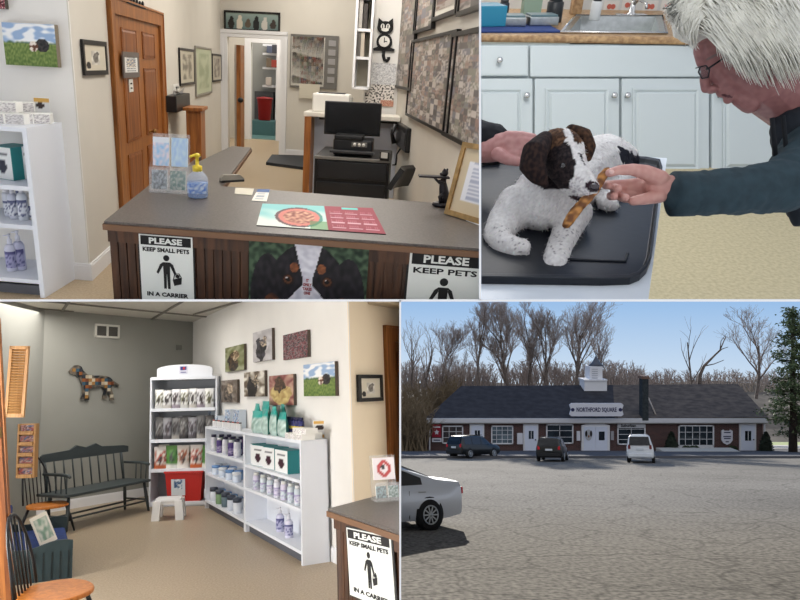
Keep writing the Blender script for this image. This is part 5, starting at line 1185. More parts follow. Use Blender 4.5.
pet_sign(C, WFc, (348.5, 531, 396, 590), 'small pets carrier sign tilted on the counter front in the waiting room', asp=.74, tilt=R(-4))
# brochure holder there
p = C.z(388, 501, HCt); k = p.y / FPX
r = thing('brochure_holder', 'clear acrylic card holder with pink leaflet on the waiting room counter', 'brochure holder', C, p, R(14)); W_ = 26 * k
b = MB(); sheet(b, -W_ / 2, W_ / 2, -.02, 0, -.02, 18 * k); sheet(b, -W_ / 2, W_ / 2, .06, 0, .09, 42 * k); b.box((0, .03, .003), (W_, .1, .006)); b.build('holder', acr, r)
def leaf2(nm, lab, x, w, z0, h, y, fn, cat='leaflet'):
    c = Vector(p) + Matrix.Rotation(R(14), 3, 'Z') @ Vector((x, y, z0 + h / 2)); M_ = Matrix.Rotation(R(14), 4, 'Z') @ Matrix.Rotation(R(-8), 4, 'X')
    o = MB().box((0, 0, 0), (w, .008, h)).build(nm, paper, None, C, c, M=M_); tag(o, lab, cat)
    g = MB(); g.grid(lambda u, v: (-w / 2 + u * w, -.0045, -h / 2 + v * h), 14, 14, fn); g.build('cover_print', paintmat(), o)
leaf2('leaflet', 'white leaflet with red animal drawing in the upper pocket of the holder', 0, W_ * .85, 19 * k, 21 * k, .06, lambda u, v: (186, 80, 80) if abs(math.hypot((u - .5) * 1.2, v - .5) - .3) < .08 else ((60, 56, 60) if math.hypot(u - .45, v - .6) < .12 else (232, 224, 226)))
leaf2('card_stack', 'dark and green cards in the lower left pocket of the waiting room holder', -W_ * .24, W_ * .4, 3 * k, 11 * k, .01, lambda u, v: mix((60, 70, 76), (150, 180, 180), .5 + nz(u * 8, v * 6) * 1.6), 'cards')
leaf2('card_stack', 'green striped cards in the lower right pocket of the waiting room holder', W_ * .24, W_ * .4, 3 * k, 11 * k, .01, lambda u, v: mix((70, 100, 90), (190, 200, 196), .5 + nz(u * 8 + 5, v * 6) * 1.6), 'cards')
# ================================================================== the shop building and car park
YB = 54.0
def dp(u, v, Y=YB): p = DB.wd(u, v, Y); return Vector((p.x, Y, p.z))
brick = mat('brown_brick', (96, 66, 60), .85, rgb2=(70, 48, 46), scale=5, bump=.3)
bt = _m['brown_brick'].node_tree
bk = bt.nodes.new('ShaderNodeTexBrick'); bk.inputs['Scale'].default_value = 1; bk.inputs['Brick Width'].default_value = .3; bk.inputs['Row Height'].default_value = .1; bk.inputs['Mortar Size'].default_value = .012
bk.inputs['Color1'].default_value = (*lin((84, 54, 52)), 1); bk.inputs['Color2'].default_value = (*lin((66, 46, 46)), 1); bk.inputs['Mortar'].default_value = (*lin((96, 86, 84)), 1)
mpb = bt.nodes.new('ShaderNodeMapping'); mpb.inputs['Rotation'].default_value = (-PI / 2, 0, 0); tcb = bt.nodes.new('ShaderNodeTexCoord'); bt.links.new(tcb.outputs['Object'], mpb.inputs[0]); bt.links.new(mpb.outputs[0], bk.inputs['Vector']); bt.links.new(bk.outputs[0], bt.nodes['Principled BSDF'].inputs['Base Color'])
roofm = mat('dark_shingles', (50, 50, 56), .9, rgb2=(36, 36, 42), scale=1.6, bump=.4, stretch=(1, 1, 3))
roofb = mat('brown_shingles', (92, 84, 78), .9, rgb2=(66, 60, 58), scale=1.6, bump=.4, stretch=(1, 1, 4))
fasc = mat('fascia_white', (196, 198, 204), .6); winf = mat('window_frame_white', (214, 216, 222), .5); glassd = mat('dark_window_glass', (38, 46, 52), .08, spec=.8, var=.4, scale=1.2); doorw = mat('door_white', (206, 214, 232), .5)
b0 = dp(426, 452); r = thing('shop_building', 'long low brick shop building with dark shingle roof across the car park', 'building', DB, (b0.x, YB, 0))
bx = lambda u, Y=YB: dp(u, 440, Y).x - b0.x
bz = lambda v, Y=YB: dp(500, v, Y).z
LB = bx(763)
MB().flat([(0, 0), (LB, 0), (LB - 2, 4.4), (3.5, 4.4)], -1.2, bz(419)).build('brick_wall', brick, r)
YR = 58.6
e = [(bx(424.5), -.35, bz(418)), (bx(765.5), -.35, bz(416.5)), (bx(738, YR), YR - YB, bz(384, YR)), (bx(461, YR), YR - YB, bz(386, YR))]
xm0 = bx(585); xm1 = bx(613); xr0 = bx(585, YR); xr1 = bx(613, YR)
def lerp3(a, b, t): return tuple(a[i] * (1 - t) + b[i] * t for i in range(3))
tE = (xm0 - e[0][0]) / (e[1][0] - e[0][0]); tR = (xr0 - e[3][0]) / (e[2][0] - e[3][0]); tE2 = (xm1 - e[0][0]) / (e[1][0] - e[0][0]); tR2 = (xr1 - e[3][0]) / (e[2][0] - e[3][0])
back0 = (e[0][0] + 6, 9.9, e[0][2]); back1 = (e[1][0] - .5, 9.9, e[1][2])
th = .14
def slab(b, q): b.add(list(q) + [(p[0], p[1], p[2] - th) for p in q], [(0, 1, 2, 3), (7, 6, 5, 4), (0, 4, 5, 1), (1, 5, 6, 2), (2, 6, 7, 3), (3, 7, 4, 0)])
b = MB(); slab(b, (e[0], lerp3(e[0], e[1], tE2), lerp3(e[3], e[2], tR2), e[3])); b.add([e[3], e[2], back1, back0], [(3, 2, 1, 0)]); b.add([e[0], e[3], back0], [(0, 1, 2)]); b.add([e[1], e[2], back1], [(2, 1, 0)]); b.build('roof', roofm, r)
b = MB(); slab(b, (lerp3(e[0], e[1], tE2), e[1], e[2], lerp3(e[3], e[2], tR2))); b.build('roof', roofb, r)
MB().b2((bx(426), -.42, bz(421.8)), (bx(764.5), -.3, bz(417.5))).build('fascia', fasc, r)
MB().b2((bx(426), -.34, bz(423)), (bx(764.5), 0, bz(421.6))).build('soffit', mat('soffit_grey', (150, 148, 146), .7), r)
b = MB(); b.box((bx(763.5), -.1, (bz(421) + bz(437)) / 2), (.12, .12, bz(421) - bz(437))); b.build('downspout', fasc, r)
b = MB(); b.box((bx(429.5), -.1, (bz(421) + bz(452)) / 2), (.12, .12, bz(421) - bz(452))); b.build('downspout', fasc, r)
def window(u0, v0, u1, v1, nx, ny, glass=glassd, low=None):
    x0, x1, z0, z1 = bx(u0), bx(u1), bz(v1), bz(v0); cx = (x0 + x1) / 2; cz = (z0 + z1) / 2; w = x1 - x0; h = z1 - z0
    f = MB(); t_ = .09
    for s in (x0 + t_ / 2, x1 - t_ / 2): f.box((s, -.04, cz), (t_, .12, h))
    for s in (z0 + t_ / 2, z1 - t_ / 2): f.box((cx, -.04, s), (w, .12, t_))
    for i in range(1, nx): f.box((x0 + w * i / nx, -.035, cz), (.035, .08, h))
    for j in range(1, ny): f.box((cx, -.035, z0 + h * j / ny), (w, .08, .03))
    o = f.build('window', winf, r); MB().box((cx, -.01, cz), (w - .05, .03, h - .05)).build('pane', glass, o)
    return o
gl2 = mat('hazy_window_glass', (96, 110, 120), .12, spec=.8, var=.3, scale=1.0)
window(442, 425.5, 463, 443.5, 3, 3, mat('display_window_glass', (96, 84, 78), .12, spec=.8, rgb2=(50, 50, 54), scale=1.1)); window(491, 425.5, 513, 444, 4, 4, gl2); window(546, 424, 573, 443.5, 2, 3); window(617, 424, 645, 444.5, 2, 4); window(678, 425, 713.5, 446, 5, 3)
def shopdoor(u0, v0, u1, v1, glz, lab=None, m=doorw):
    x0, x1, z0, z1 = bx(u0), bx(u1), bz(v1), bz(v0); cx = (x0 + x1) / 2; w = x1 - x0
    MB().b2((x0, -.09, z0), (x1, 0, z1)).build('door_frame', winf, r)
    o = MB().b2((x0 + .13, -.12, z0), (x1 - .13, -.03, z1 - .13)).build('door', m, r)
    if glz:
        gx0, gz0, gx1, gz1 = glz; W_ = w - .26; H_ = z1 - z0 - .13
        MB().b2((x0 + .13 + W_ * gx0, -.135, z0 + H_ * gz0), (x0 + .13 + W_ * gx1, -.11, z0 + H_ * gz1)).build('door_glass', glassd, o)
        k = MB(); k.b2((x0 + .13 + W_ * (gx0 + gx1) / 2 - .02, -.145, z0 + H_ * gz0), (x0 + .13 + W_ * (gx0 + gx1) / 2 + .02, -.12, z0 + H_ * gz1)); k.build('door_muntin', winf, o)
    MB().ell((x1 - .25, -.16, z0 + (z1 - z0) * .42), (.05, .05, .06)).build('door_handle', mat('dark_handle', (50, 50, 52), .4), o)
    return o
shopdoor(469.5, 424, 484, 450.5, (.3, .45, .75, .82)); shopdoor(523, 424, 538, 450.5, (.32, .48, .72, .8)); shopdoor(739, 423.5, 755.5, 450.5, (.27, .4, .72, .78))
# double door with arched surround
x0, x1, z0, z1 = bx(581), bx(609), bz(450.5), bz(425)
cxd = (x0 + x1) / 2
MB().prism([(x0, z0), (x1, z0), (x1, z1), (x0 + (x1 - x0) * .75, z1 + .14), (cxd, z1 + .2), (x0 + (x1 - x0) * .25, z1 + .14), (x0, z1)], -.16, 0).build('entrance_surround', winf, r)
for s, g in ((0, 0), (1, 1)):
    a = x0 + .18 + s * (x1 - x0 - .36) / 2; c = a + (x1 - x0 - .36) / 2 - .03
    o = MB().b2((a, -.2, z0), (c, -.1, z1 - .1)).build('door', doorw, r)
    if g: MB().b2((a + .25 * (c - a), -.215, z0 + .9), (c - .25 * (c - a), -.19, z1 - .5)).build('door_glass', glassd, o)
# cupola, gable shadow board, chimney
Yc = 57.6
def dpx(u, Y): return dp(u, 440, Y).x - b0.x
def cbox(u0, v0, u1, v1, Y, d, nm, m, par): return MB().b2((dpx(u0, Y), Y - YB, bz(v1, Y)), (dpx(u1, Y), Y - YB + d, bz(v0, Y))).build(nm, m, par)
cp = cbox(584.5, 380.5, 607, 391, Yc, 1.2, 'cupola', winf, r); cbox(589.8, 366.5, 602.5, 381, Yc + .3, 1.2, 'cupola_tower', winf, cp); cbox(584, 379.5, 607.5, 381, Yc - .1, 1.4, 'cupola_cornice', winf, cp)
b = MB(); xc = dpx(596, Yc + .9); hw = (dpx(603.5, Yc) - dpx(588.5, Yc)) / 2; z_ = bz(367, Yc)
b.lathe([(hw * 1.1, z_), (hw * .62, z_ + .28), (hw * .3, z_ + .6), (.05, z_ + .9), (.03, z_ + 1.05)], c=(xc, Yc - YB + .9, 0), n=8, sy=.8); o = b.build('cupola_roof', mat('slate_cap', (70, 76, 88), .5), cp)
b = MB()
for i in range(5): b.box((dpx(596.1, Yc), Yc - YB + .28, bz(369.5 + i * 2.2, Yc)), (.5, .04, .05))
b.build('louvre_vent', mat('vent_shade', (150, 154, 164), .6), cp) 
Yk = 53.55
ch = cbox(642.5, 378, 648.6, 420.5, Yk, .6, 'chimney', mat('dark_brick', (52, 58, 62), .9, rgb2=(36, 44, 48), scale=6, bump=.3), r); cbox(641.8, 376.3, 649.3, 379, Yk - .06, .72, 'chimney_cap', mat('brick_cap', (110, 88, 78), .8), ch)
b = MB(); q = dp(649.5, 388, Yk + 2.6); p = dp(655, 415.5, 54.1); b.tube([(q.x - b0.x, q.y - YB + 1.2, q.z + .05), (p.x - b0.x, p.y - YB - .1, p.z + .12)], .06, 6); b.build('flashing_strip', mat('pale_flashing', (170, 160, 150), .5), r)
# signs on the building (things of their own)
def sign(nm, lab, u0, v0, u1, v1, m, Y=YB - .1, dpt=.08, poly=None):
    a = dp(u0, v1, Y); c = dp(u1, v0, Y); w = c.x - a.x; h = c.z - a.z
    t_ = thing(nm, lab, 'sign', DB, ((a.x + c.x) / 2, Y, (a.z + c.z) / 2))
    if poly: MB().prism([(x * w, z * h) for x, z in poly], -dpt, 0).build('sign_panel', m, t_)
    else: MB().box((0, -dpt / 2, 0), (w, dpt, h)).build('sign_panel', m, t_)
    return t_, w, h
sw_ = mat('sign_board_white', (206, 208, 218), .5); sblue = mat('sign_navy', (46, 48, 84), .6); sred = mat('sign_maroon', (140, 30, 48), .5)
t_, w, h = sign('main_shop_sign', 'white NORTHFORD SQUARE board with pointed ends on the shop roof edge', 569, 403, 623, 416, sw_, 53.2, .12, [(-.5, -.36), (-.46, -.5), (.46, -.5), (.5, -.36), (.47, 0), (.5, .36), (.46, .5), (-.46, .5), (-.5, .36), (-.47, 0)])
text('NORTHFORD SQUARE', h * .4, 'lettering', sblue, t_, T(w * .0, -.125, -h * .02) @ FRONT, ext=.01, width=w * .74, box=h * .4, bold=.012)
b = MB()
for s in (-1, 1): b.prism([(s * w * .44 + .15 * math.cos(2 * PI * i / 10), .15 * math.sin(2 * PI * i / 10)) for i in range(10)], -.135, -.12)
b.build('corner_ornament', sblue, t_)
b = MB()
for x in (-.4, .0, .4): b.box((x * w, .5, -h * .3), (.06, 1.1, .06)); b.box((x * w, .1, -h * .45), (.06, .06, h * .5))
b.build('sign_bracket', mat('bracket_dark', (50, 50, 54), .6), t_)
t_, w, h = sign('realtor_sign', 'dark red wall sign with white emblem at the left end of the shops', 432, 424, 441, 437, sred)
text('OFFICE', .2, 'lettering', sw_, t_, T(0, -.085, h * .3) @ FRONT, ext=.004, width=w * .7) if 0 else MB().box((0, -.085, h * .28), (w * .8, .01, h * .09)).build('lettering_line', sw_, t_)
MB().prism([(w * .3 * math.cos(PI / 2 + i * PI / 5) * (1 if i % 2 == 0 else .5), -h * .12 + h * .22 * math.sin(PI / 2 + i * PI / 5) * (1 if i % 2 == 0 else .5)) for i in range(10)], -.095, -.08).build('emblem', sw_, t_)
t_, w, h = sign('plain_wall_sign', 'small white sign directly under the dark red wall sign', 432, 438, 441.5, 441.8, sw_); MB().box((0, -.085, 0), (w * .7, .01, h * .3)).build('lettering_line', sblue, t_)
sign('wall_notice', 'small white notice box left of the second white door', 517, 433, 522.5, 444, sw_); sign('wall_notice', 'small white notice box left of the arched double door', 576.5, 431, 580, 440.5, sw_); sign('wall_notice', 'small grey mailbox right of the arched double door', 610.5, 431, 613.5, 440, mat('mailbox_grey', (150, 150, 156), .5))
t_, w, h = sign('shop_window_sign', 'white Suburban sign board across the top of the shop window behind the white SUV', 617.5, 422.5, 645, 428, mat('sign_pale', (170, 172, 178), .5))
text('Suburban', h * .7, 'lettering', mat('sign_black', (26, 26, 26), .5), t_, T(-w * .12, -.085, 0) @ FRONT, ext=.004, width=w * .55, box=h * .6, bold=.01)
t_, w, h = sign('dog_head_sign', 'round dog head picture on the left leaf of the double door', 584.5, 429, 592.5, 441, mat('sign_pale', (214, 214, 218), .5), YB - .22, .03, [(.42 * math.cos(2 * PI * i / 14), .46 * math.sin(2 * PI * i / 14)) for i in range(14)])
for s in (-1, 1): MB().ell((s * w * .3, -.04, h * .12), (w * .14, .03, h * .26)).build('dog_ear', mat('ear_black', (30, 26, 26), .7), t_)
MB().ell((0, -.05, -h * .1), (w * .1, .03, h * .1)).build('dog_muzzle', mat('muzzle_brown', (120, 80, 50), .7), t_)
t_, w, h = sign('shield_sign', 'white shield shaped shop sign between the wide window and the end door', 721, 429.5, 732, 444.5, sw_, YB - .05, .1, [(-.5, .42), (-.3, .5), (-.25, .42), (.25, .42), (.3, .5), (.5, .42), (.5, -.2), (.3, -.4), (0, -.5), (-.3, -.4), (-.5, -.2)])
for zz, ww in ((.32, .6), (.05, .7), (-.08, .6), (-.3, .3)): MB().box((0, -.105, h * zz), (w * ww, .01, h * .07)).build('lettering_line', sblue, t_)
t_, w, h = sign('window_panel', 'white panel under the wide shop window', 678, 446.2, 713.5, 451, winf, YB - .02, .06)
t_['category'] = 'panel'
# sidewalk, kerb, shadow side planters
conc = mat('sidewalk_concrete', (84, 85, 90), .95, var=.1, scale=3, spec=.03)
pa = D.z(400, 458.2, .0); pb = D.z(800, 458.5, 0)
Ys = pa.y; b = MB(); b.b2((-4, Ys, .0), (60, Ys + 22, .12)); struct(b, 'sidewalk', conc, D)
MB_ = MB().b2((-4, Ys - .12, .0), (60, Ys, .14)); struct(MB_, 'kerb', mat('kerb_grey', (90, 90, 94), .95, spec=.03), D)
a = dp(662, 452, YB - 2.6); c = dp(738, 452, YB - 2.6)
o = MB().b2((0, -.3, -.6), (c.x - a.x, 1.0, .12)).build('planting_bed_edge', mat('stone_edge', (168, 166, 160), .8, var=.1, scale=8), None, DB, a); tag(o, 'low pale stone planting bed in front of the wide shop window', 'planting bed')
# shrubs
leafm = mat('evergreen_leaf', (44, 58, 34), .8, var=.3, scale=4); leafm2 = mat('dark_evergreen_leaf', (28, 38, 26), .8, var=.3, scale=4)
def shrub(u, vb, vt, wpx, Y, lab, cone=True, n=900, m=leafm):
    p = dp(u, vb, Y); h = dp(u, vt, Y).z - p.z; w = wpx / FPX * Y / 2
    b = MB(); b.lathe([(w * .5, 0), (w * .8, h * .12), (w * .75, h * .4), (w * (.4 if cone else .75), h * .75), (.05, h * .97)], n=10)
    for i in range(n):
        t = rnd.random() ** .8; rr_ = w * ((1 - t) ** .7 if cone else math.sqrt(max(0, 1 - (t * 2 - 1) ** 2))) * (.85 + .25 * rnd.random()); a = rnd.random() * 2 * PI; c = Vector((rr_ * math.cos(a), rr_ * math.sin(a), h * (.03 + .95 * t)))
        s = .13; d1 = Vector((rnd.random() - .5, rnd.random() - .5, rnd.random())).normalized() * s; d2 = Vector((rnd.random() - .5, rnd.random() - .5, rnd.random() - .5)).normalized() * s
        b.add([c, c + d1, c + d2], [(0, 1, 2)])
    r = thing('evergreen_shrub', lab, 'shrub', DB, p); b.build('foliage', m, r); MB().tube([(0, 0, -.2), (0, 0, h * .2)], .06, 6).build('stem', mat('bark', (92, 78, 66), .9), r)
shrub(671.5, 452, 432, 14, 52.8, 'conical evergreen shrub left of the wide shop window', True, m=leafm2); shrub(766, 453.5, 432, 14, 52.6, 'rounded dark evergreen shrub at the right corner of the shops', True, m=leafm2)
for u, w, lb in ((687, 7, 'low bush under the left of the wide shop window'), (695, 9, 'low bush under the middle of the wide shop window'), (733, 6, 'low bush between the shield sign and the end door')): shrub(u, 451.5, 446.5, w, 52.6, lb, False, 250, leafm)
# ---- cars
tyre = mat('tyre_rubber', (22, 22, 24), .8); alloy = mat('alloy_wheel', (176, 180, 184), .3, metal=.7); cglass = mat('car_glass', (18, 24, 32), .05, spec=.8); tail = mat('tail_light_red', (196, 24, 40), .25); trimb = mat('black_trim', (24, 24, 26), .6); plate = mat('plate_white', (200, 206, 210), .5)
def car(nm, lab, cat, prof, W, col, loc, M, wheels, rw, glass_rng, lights=None, extras=None, k_=1, hs_=1):
    """prof: stations along x (front at +x): (x, z_bottom, z_shoulder, z_top, half_top/half_side ratio)"""
    r = thing(nm, lab, cat, D, loc, M=M @ Matrix.Diagonal((k_, k_, k_ * hs_, 1)))
    b = MB(); b.sm = True; rows = []
    for (x, zb, zs, zr, k, kw) in prof:
        w = W / 2 * kw; rows.append([(x, -w * .9, zb), (x, -w * .99, zb + .14), (x, -w, (zb + zs) * .55), (x, -w * .97, zs), (x, -w * (.97 - (.97 - k) * .9), zs + (zr - zs) * .85), (x, -w * k * .8, zr), (x, 0, zr + .02), (x, w * k * .8, zr), (x, w * (.97 - (.97 - k) * .9), zs + (zr - zs) * .85), (x, w * .97, zs), (x, w, (zb + zs) * .55), (x, w * .99, zb + .14), (x, w * .9, zb)])
    n = 13; vs = [p for q in rows for p in q]; fs = []
    for i in range(len(rows) - 1):
        for j in range(n - 1): fs.append((i * n + j, (i + 1) * n + j, (i + 1) * n + j + 1, i * n + j + 1))
        fs.append((i * n + n - 1, (i + 1) * n + n - 1, (i + 1) * n, i * n))
    fs.append(tuple(range(n))); fs.append(tuple(reversed([(len(rows) - 1) * n + j for j in range(n)])))
    b.add(vs, fs); o = b.build('car_body', col, r, bevel=0)
    md = o.modifiers.new('es', 'EDGE_SPLIT'); md.split_angle = R(35)
    # side glass: strips lying just outside the side faces
    for s in (-1, 1):
        g = MB()
        for (xa, xb, za0, za1, zb0, zb1) in glass_rng['side']:
            def yy(x, z):
                for i in range(len(prof) - 1):
                    p, q = prof[i], prof[i + 1]
                    if min(p[0], q[0]) <= x <= max(p[0], q[0]):
                        t = (x - p[0]) / (q[0] - p[0]); zs = p[2] * (1 - t) + q[2] * t; zr = p[3] * (1 - t) + q[3] * t; k = p[4] * (1 - t) + q[4] * t; kw = p[5] * (1 - t) + q[5] * t; w = W / 2 * kw
                        f = (z - zs) / max(.01, (zr - zs) * .85); return w * (.97 + (k - .97) * .9 * max(0, min(1, f)))
                return W / 2
            pts = [(xa, za0), (xb, zb0), (xb, zb1), (xa, za1)]
            g.add([(x, s * (yy(x, z) + .012), z) for x, z in pts] + [(x, s * (yy(x, z) - .02), z) for x, z in pts], [(0, 1, 2, 3), (3, 2, 1, 0), (0, 4, 5, 1), (2, 6, 7, 3), (1, 5, 6, 2), (3, 7, 4, 0)])
        g.build('side_window', cglass, r)
    for q in glass_rng.get('quads', []): 
        g = MB(); g.add(q, [(0, 1, 2, 3), (3, 2, 1, 0)]); o = g.build('rear_window', cglass, r); sm = o.modifiers.new('s', 'SOLIDIFY'); sm.thickness = .02; sm.offset = 0
    for x in wheels:
        for s in (-1, 1):
            Mw = T(x, s * (W / 2 - .08), rw) @ Matrix.Rotation(PI / 2, 4, 'X')
            MB().lathe([(rw * 1.14, -.065), (rw * 1.14, .065 + 0)], n=24, M=T(x, s * (W / 2 - .07), rw * 1.04) @ Matrix.Rotation(PI / 2, 4, 'X')).build('wheel_arch', trimb, r)
            b = MB(); b.lathe([(rw * .62, -.11), (rw * .94, -.11), (rw, -.08), (rw, .08), (rw * .94, .11), (rw * .62, .11)], n=26, M=Mw); wo = b.build('wheel', tyre, r)
            b = MB(); Y_ = s * .115
            Ms = T(x, s * (W / 2 - .08) + Y_, rw)
            b.lathe([(rw * .14, -.012), (rw * .14, .012)], n=12, M=Ms @ Matrix.Rotation(PI / 2, 4, 'X'))
            for i in range(10):
                a = 2 * PI * i / 10; b.box((rw * .36, 0, 0), (rw * .54, .02, rw * .085), M=Ms @ Matrix.Rotation(a, 4, 'Y'))
            rim = [(rw * .6 * math.cos(2 * PI * i / 24), 0, rw * .6 * math.sin(2 * PI * i / 24)) for i in range(25)]
            b.tube([tuple(Ms @ Vector(p)) for p in rim], rw * .05, 6, caps=False); b.build('wheel_rim', alloy, wo)
    for (c, d, m_, nm_) in (extras or []): MB().box(c, d, bev=.02).build(nm_, m_, r)
    return r
def orient(u, v, ang):    # stands on the sloping car park
    return D.z(u, v, 0)
sil = mat('silver_car_paint', (206, 212, 222), .3, metal=.25, coat=.6); dkc = mat('dark_car_paint', (13, 16, 18), .3, coat=.4); whc = mat('white_car_paint', (214, 218, 222), .3, coat=.6)
# silver sedan, rear end in view, front running off behind the divider
S1 = D.z(413, 525.5, .0)
prof = [(-1.02, .42, .86, .95, .86, .80), (-.95, .30, .90, 1.02, .84, .92), (-.6, .24, .92, 1.06, .84, .97), (-.25, .22, .93, 1.10, .82, 1), (.25, .2, .94, 1.26, .78, 1), (.75, .2, .94, 1.42, .74, 1), (1.3, .2, .93, 1.48, .74, 1), (2.1, .2, .92, 1.46, .74, 1), (2.9, .2, .90, 1.12, .8, 1), (3.3, .22, .86, .96, .86, .96), (3.6, .3, .74, .8, .9, .85)]
gr = {'side': [(.18, .62, .98, 1.12, .97, 1.27), (.62, 1.25, .97, 1.27, .97, 1.40), (1.3, 2.05, .97, 1.40, .96, 1.38)], 'quads': [[(-.18, -.6, 1.13), (-.18, .6, 1.13), (.6, .55, 1.39), (.6, -.55, 1.39)]]}
Ms = Matrix.Rotation(R(180 + 22), 4, 'Z')
ex = [((-.97, .62, .82), (.12, .3, .15), tail, 'tail_light'), ((-.97, -.62, .82), (.12, .3, .15), tail, 'tail_light'), ((-1.0, 0, .42), (.1, 1.3, .22), sil, 'bumper'), ((.2, .885, .82), (.2, .03, .03), alloy, 'door_handle'), ((1.3, .87, .55), (.012, .02, .6), trimb, 'door_gap'), ((.55, .87, .55), (.012, .02, .6), trimb, 'door_gap'), ((-1.03, 0, .72), (.02, .5, .14), plate, 'number_plate')]
# dark SUVs and white SUV
suv = [(-2.25, .5, .98, 1.1, .9, .92), (-2.2, .32, 1.0, 1.3, .84, .98), (-2.0, .3, 1.02, 1.70, .76, 1), (-1.2, .28, 1.02, 1.76, .76, 1), (0, .28, 1.0, 1.76, .76, 1), (.5, .28, 1.0, 1.70, .76, 1), (1.15, .28, 1.0, 1.12, .84, 1), (1.9, .3, .92, 1.02, .86, .97), (2.2, .36, .8, .88, .9, .9)]
sgl = {'side': [(-1.9, -1.15, 1.08, 1.58, 1.08, 1.62), (-1.05, -.1, 1.08, 1.62, 1.08, 1.62), (0, .45, 1.06, 1.62, 1.06, 1.58), (.45, .95, 1.06, 1.58, 1.06, 1.18)], 'quads': [[(-2.30, -.72, 1.1), (-2.30, .72, 1.1), (-2.09, .64, 1.62), (-2.09, -.64, 1.62)]]}
car('silver_sedan', 'silver sedan whose rear half shows at the left edge of the car park', 'car', prof, 1.78, sil, (S1.x, S1.y, 0), Ms, (0, 2.6), .33, gr, extras=ex, k_=.70, hs_=1.09)
def suv_ex(w, tl, h=1.0, body=None): return [((-2.24, s * .72, h), (.1, .16, .26), tl, 'tail_light') for s in (-1, 1)] + [((-2.27, 0, .5), (.12, 1.6, .22), trimb if body is None else body, 'bumper'), ((-2.28, 0, .86), (.04, .5, .14), plate, 'number_plate'), ((-.6, .55, 1.8), (2.0, .05, .05), trimb, 'roof_rail'), ((-.6, -.55, 1.8), (2.0, .05, .05), trimb, 'roof_rail')]
def park(u, v, kk, ang, nm, lab, col, W, tl, bumper=None, hs=1):
    p = D.z(u, v, 0); M_ = Matrix.Rotation(ang, 4, 'Z') @ Matrix.Diagonal((kk, kk, kk, 1)) if 0 else Matrix.Rotation(ang, 4, 'Z')
    return car(nm, lab, 'car', suv, W, col, (p.x, p.y, 0), M_, (-1.4, 1.35), .38, sgl, extras=suv_ex(W, tl, body=bumper), k_=kk, hs_=hs)
park(474, 457.8, .8, R(36), 'black_suv', 'black sport utility car parked askew before the left shop windows', dkc, 1.85, tail)
park(553, 460.6, .76, R(66), 'dark_suv', 'dark sport utility car seen from behind left of the double door', dkc, 1.9, tail)
park(641.5, 462, .72, R(65), 'white_suv', 'white boxy sport utility car seen from behind below the roof sign', whc, 1.85, mat('lamp_dark_red', (110, 40, 44), .3), whc, 1.18)
# ---- ground cover
grassm = mat('spring_grass', (128, 142, 78), .95, rgb2=(96, 112, 58), scale=2)
def groundpatch(nm, px, m, z=.03, label=None, cat=None):
    q = [D.z(u, v, 0) for u, v in px]; b = MB().flat([(p.x, p.y) for p in q], 0.0, z + .02); 
    return b
struct(groundpatch('x', [(396, 452), (429, 452), (430, 446), (396, 444)], grassm, .14), 'lawn', grassm, D)
struct(groundpatch('x', [(768, 446.5), (830, 446.5), (830, 441.5), (768, 441.5)], grassm, .14), 'lawn', grassm, D)
struct(groundpatch('x', [(762, 450.5), (830, 450.5), (830, 446.6), (762, 446.6)], grassm, .15), 'side_road', mat('pale_road', (150, 146, 142), .9), D)
# ---- bare trees
bark = mat('grey_bark', (112, 102, 96), .9, rgb2=(84, 76, 72), scale=6); bark2 = mat('brown_bark', (66, 54, 48), .9, rgb2=(46, 38, 34), scale=6); twigm = mat('twig_brown', (146, 136, 132), .9)
def bare_tree(u, vb, vt, Y, lab, spread=.5, n=5, lean=0, seed=0, r0=.22, m=bark, levels=4, group=None, forks=3, first=.18, straight=.8, trunks=1):
    R_ = random.Random(seed); p = dp(u, vb, Y); h = dp(u, vt, Y).z - p.z
    tr = MB(); tw = MB()
    def grow(pos, d, L, rad, lev):
        pts = [pos]; dd = d.copy(); k = 4 if lev < 2 else 3
        for i in range(k):
            dd = (dd + Vector((R_.gauss(0, 1), R_.gauss(0, 1), R_.gauss(0, 1) + .25)) * (.06 + .05 * lev)).normalized(); pts.append(pts[-1] + dd * L / k)
        rr_ = [max(.011, rad * (1 - .5 * i / k)) for i in range(k + 1)]
        (tr if lev < 2 else tw).tube(pts, rr_, 6 if lev == 0 else (4 if lev < 2 else 3), caps=False)
        if lev >= levels: return
        nb = max(2, n - 1) if lev else n + 2
        for i in range(nb):
            t = .4 + .6 * (i + R_.random() * .5) / nb if lev else first + (1 - first) * (i + .3) / nb
            f = min(k - 1, int(t * k)); q = pts[f].lerp(pts[f + 1], t * k - f) if f < k else pts[-1]
            a = R_.random() * 2 * PI; side = Vector((math.cos(a), math.sin(a), 0)); nd = (dd * straight + side * spread * .9 + Vector((0, 0, .5))).normalized()
            grow(q, nd, L * (.6 if lev else .5) * (.8 + .4 * R_.random()), rr_[f] * .62, lev + 1)
        if lev: grow(pts[-1], dd, L * .5, rr_[-1], lev + 1)
    for k in range(trunks):
        d0 = Vector((lean + (k - (trunks - 1) / 2) * .22, 0, 1)).normalized(); grow(Vector((k * .3, 0, -.5)), d0, h * .72, r0 * .55, 0)
    r = thing('bare_tree', lab, 'tree', DB, (p.x, p.y, p.z), group=group)
    tr.build('trunk', m, r); tw.build('twigs', twigm, r)
    r.scale = (1, 1, 1)
    return r
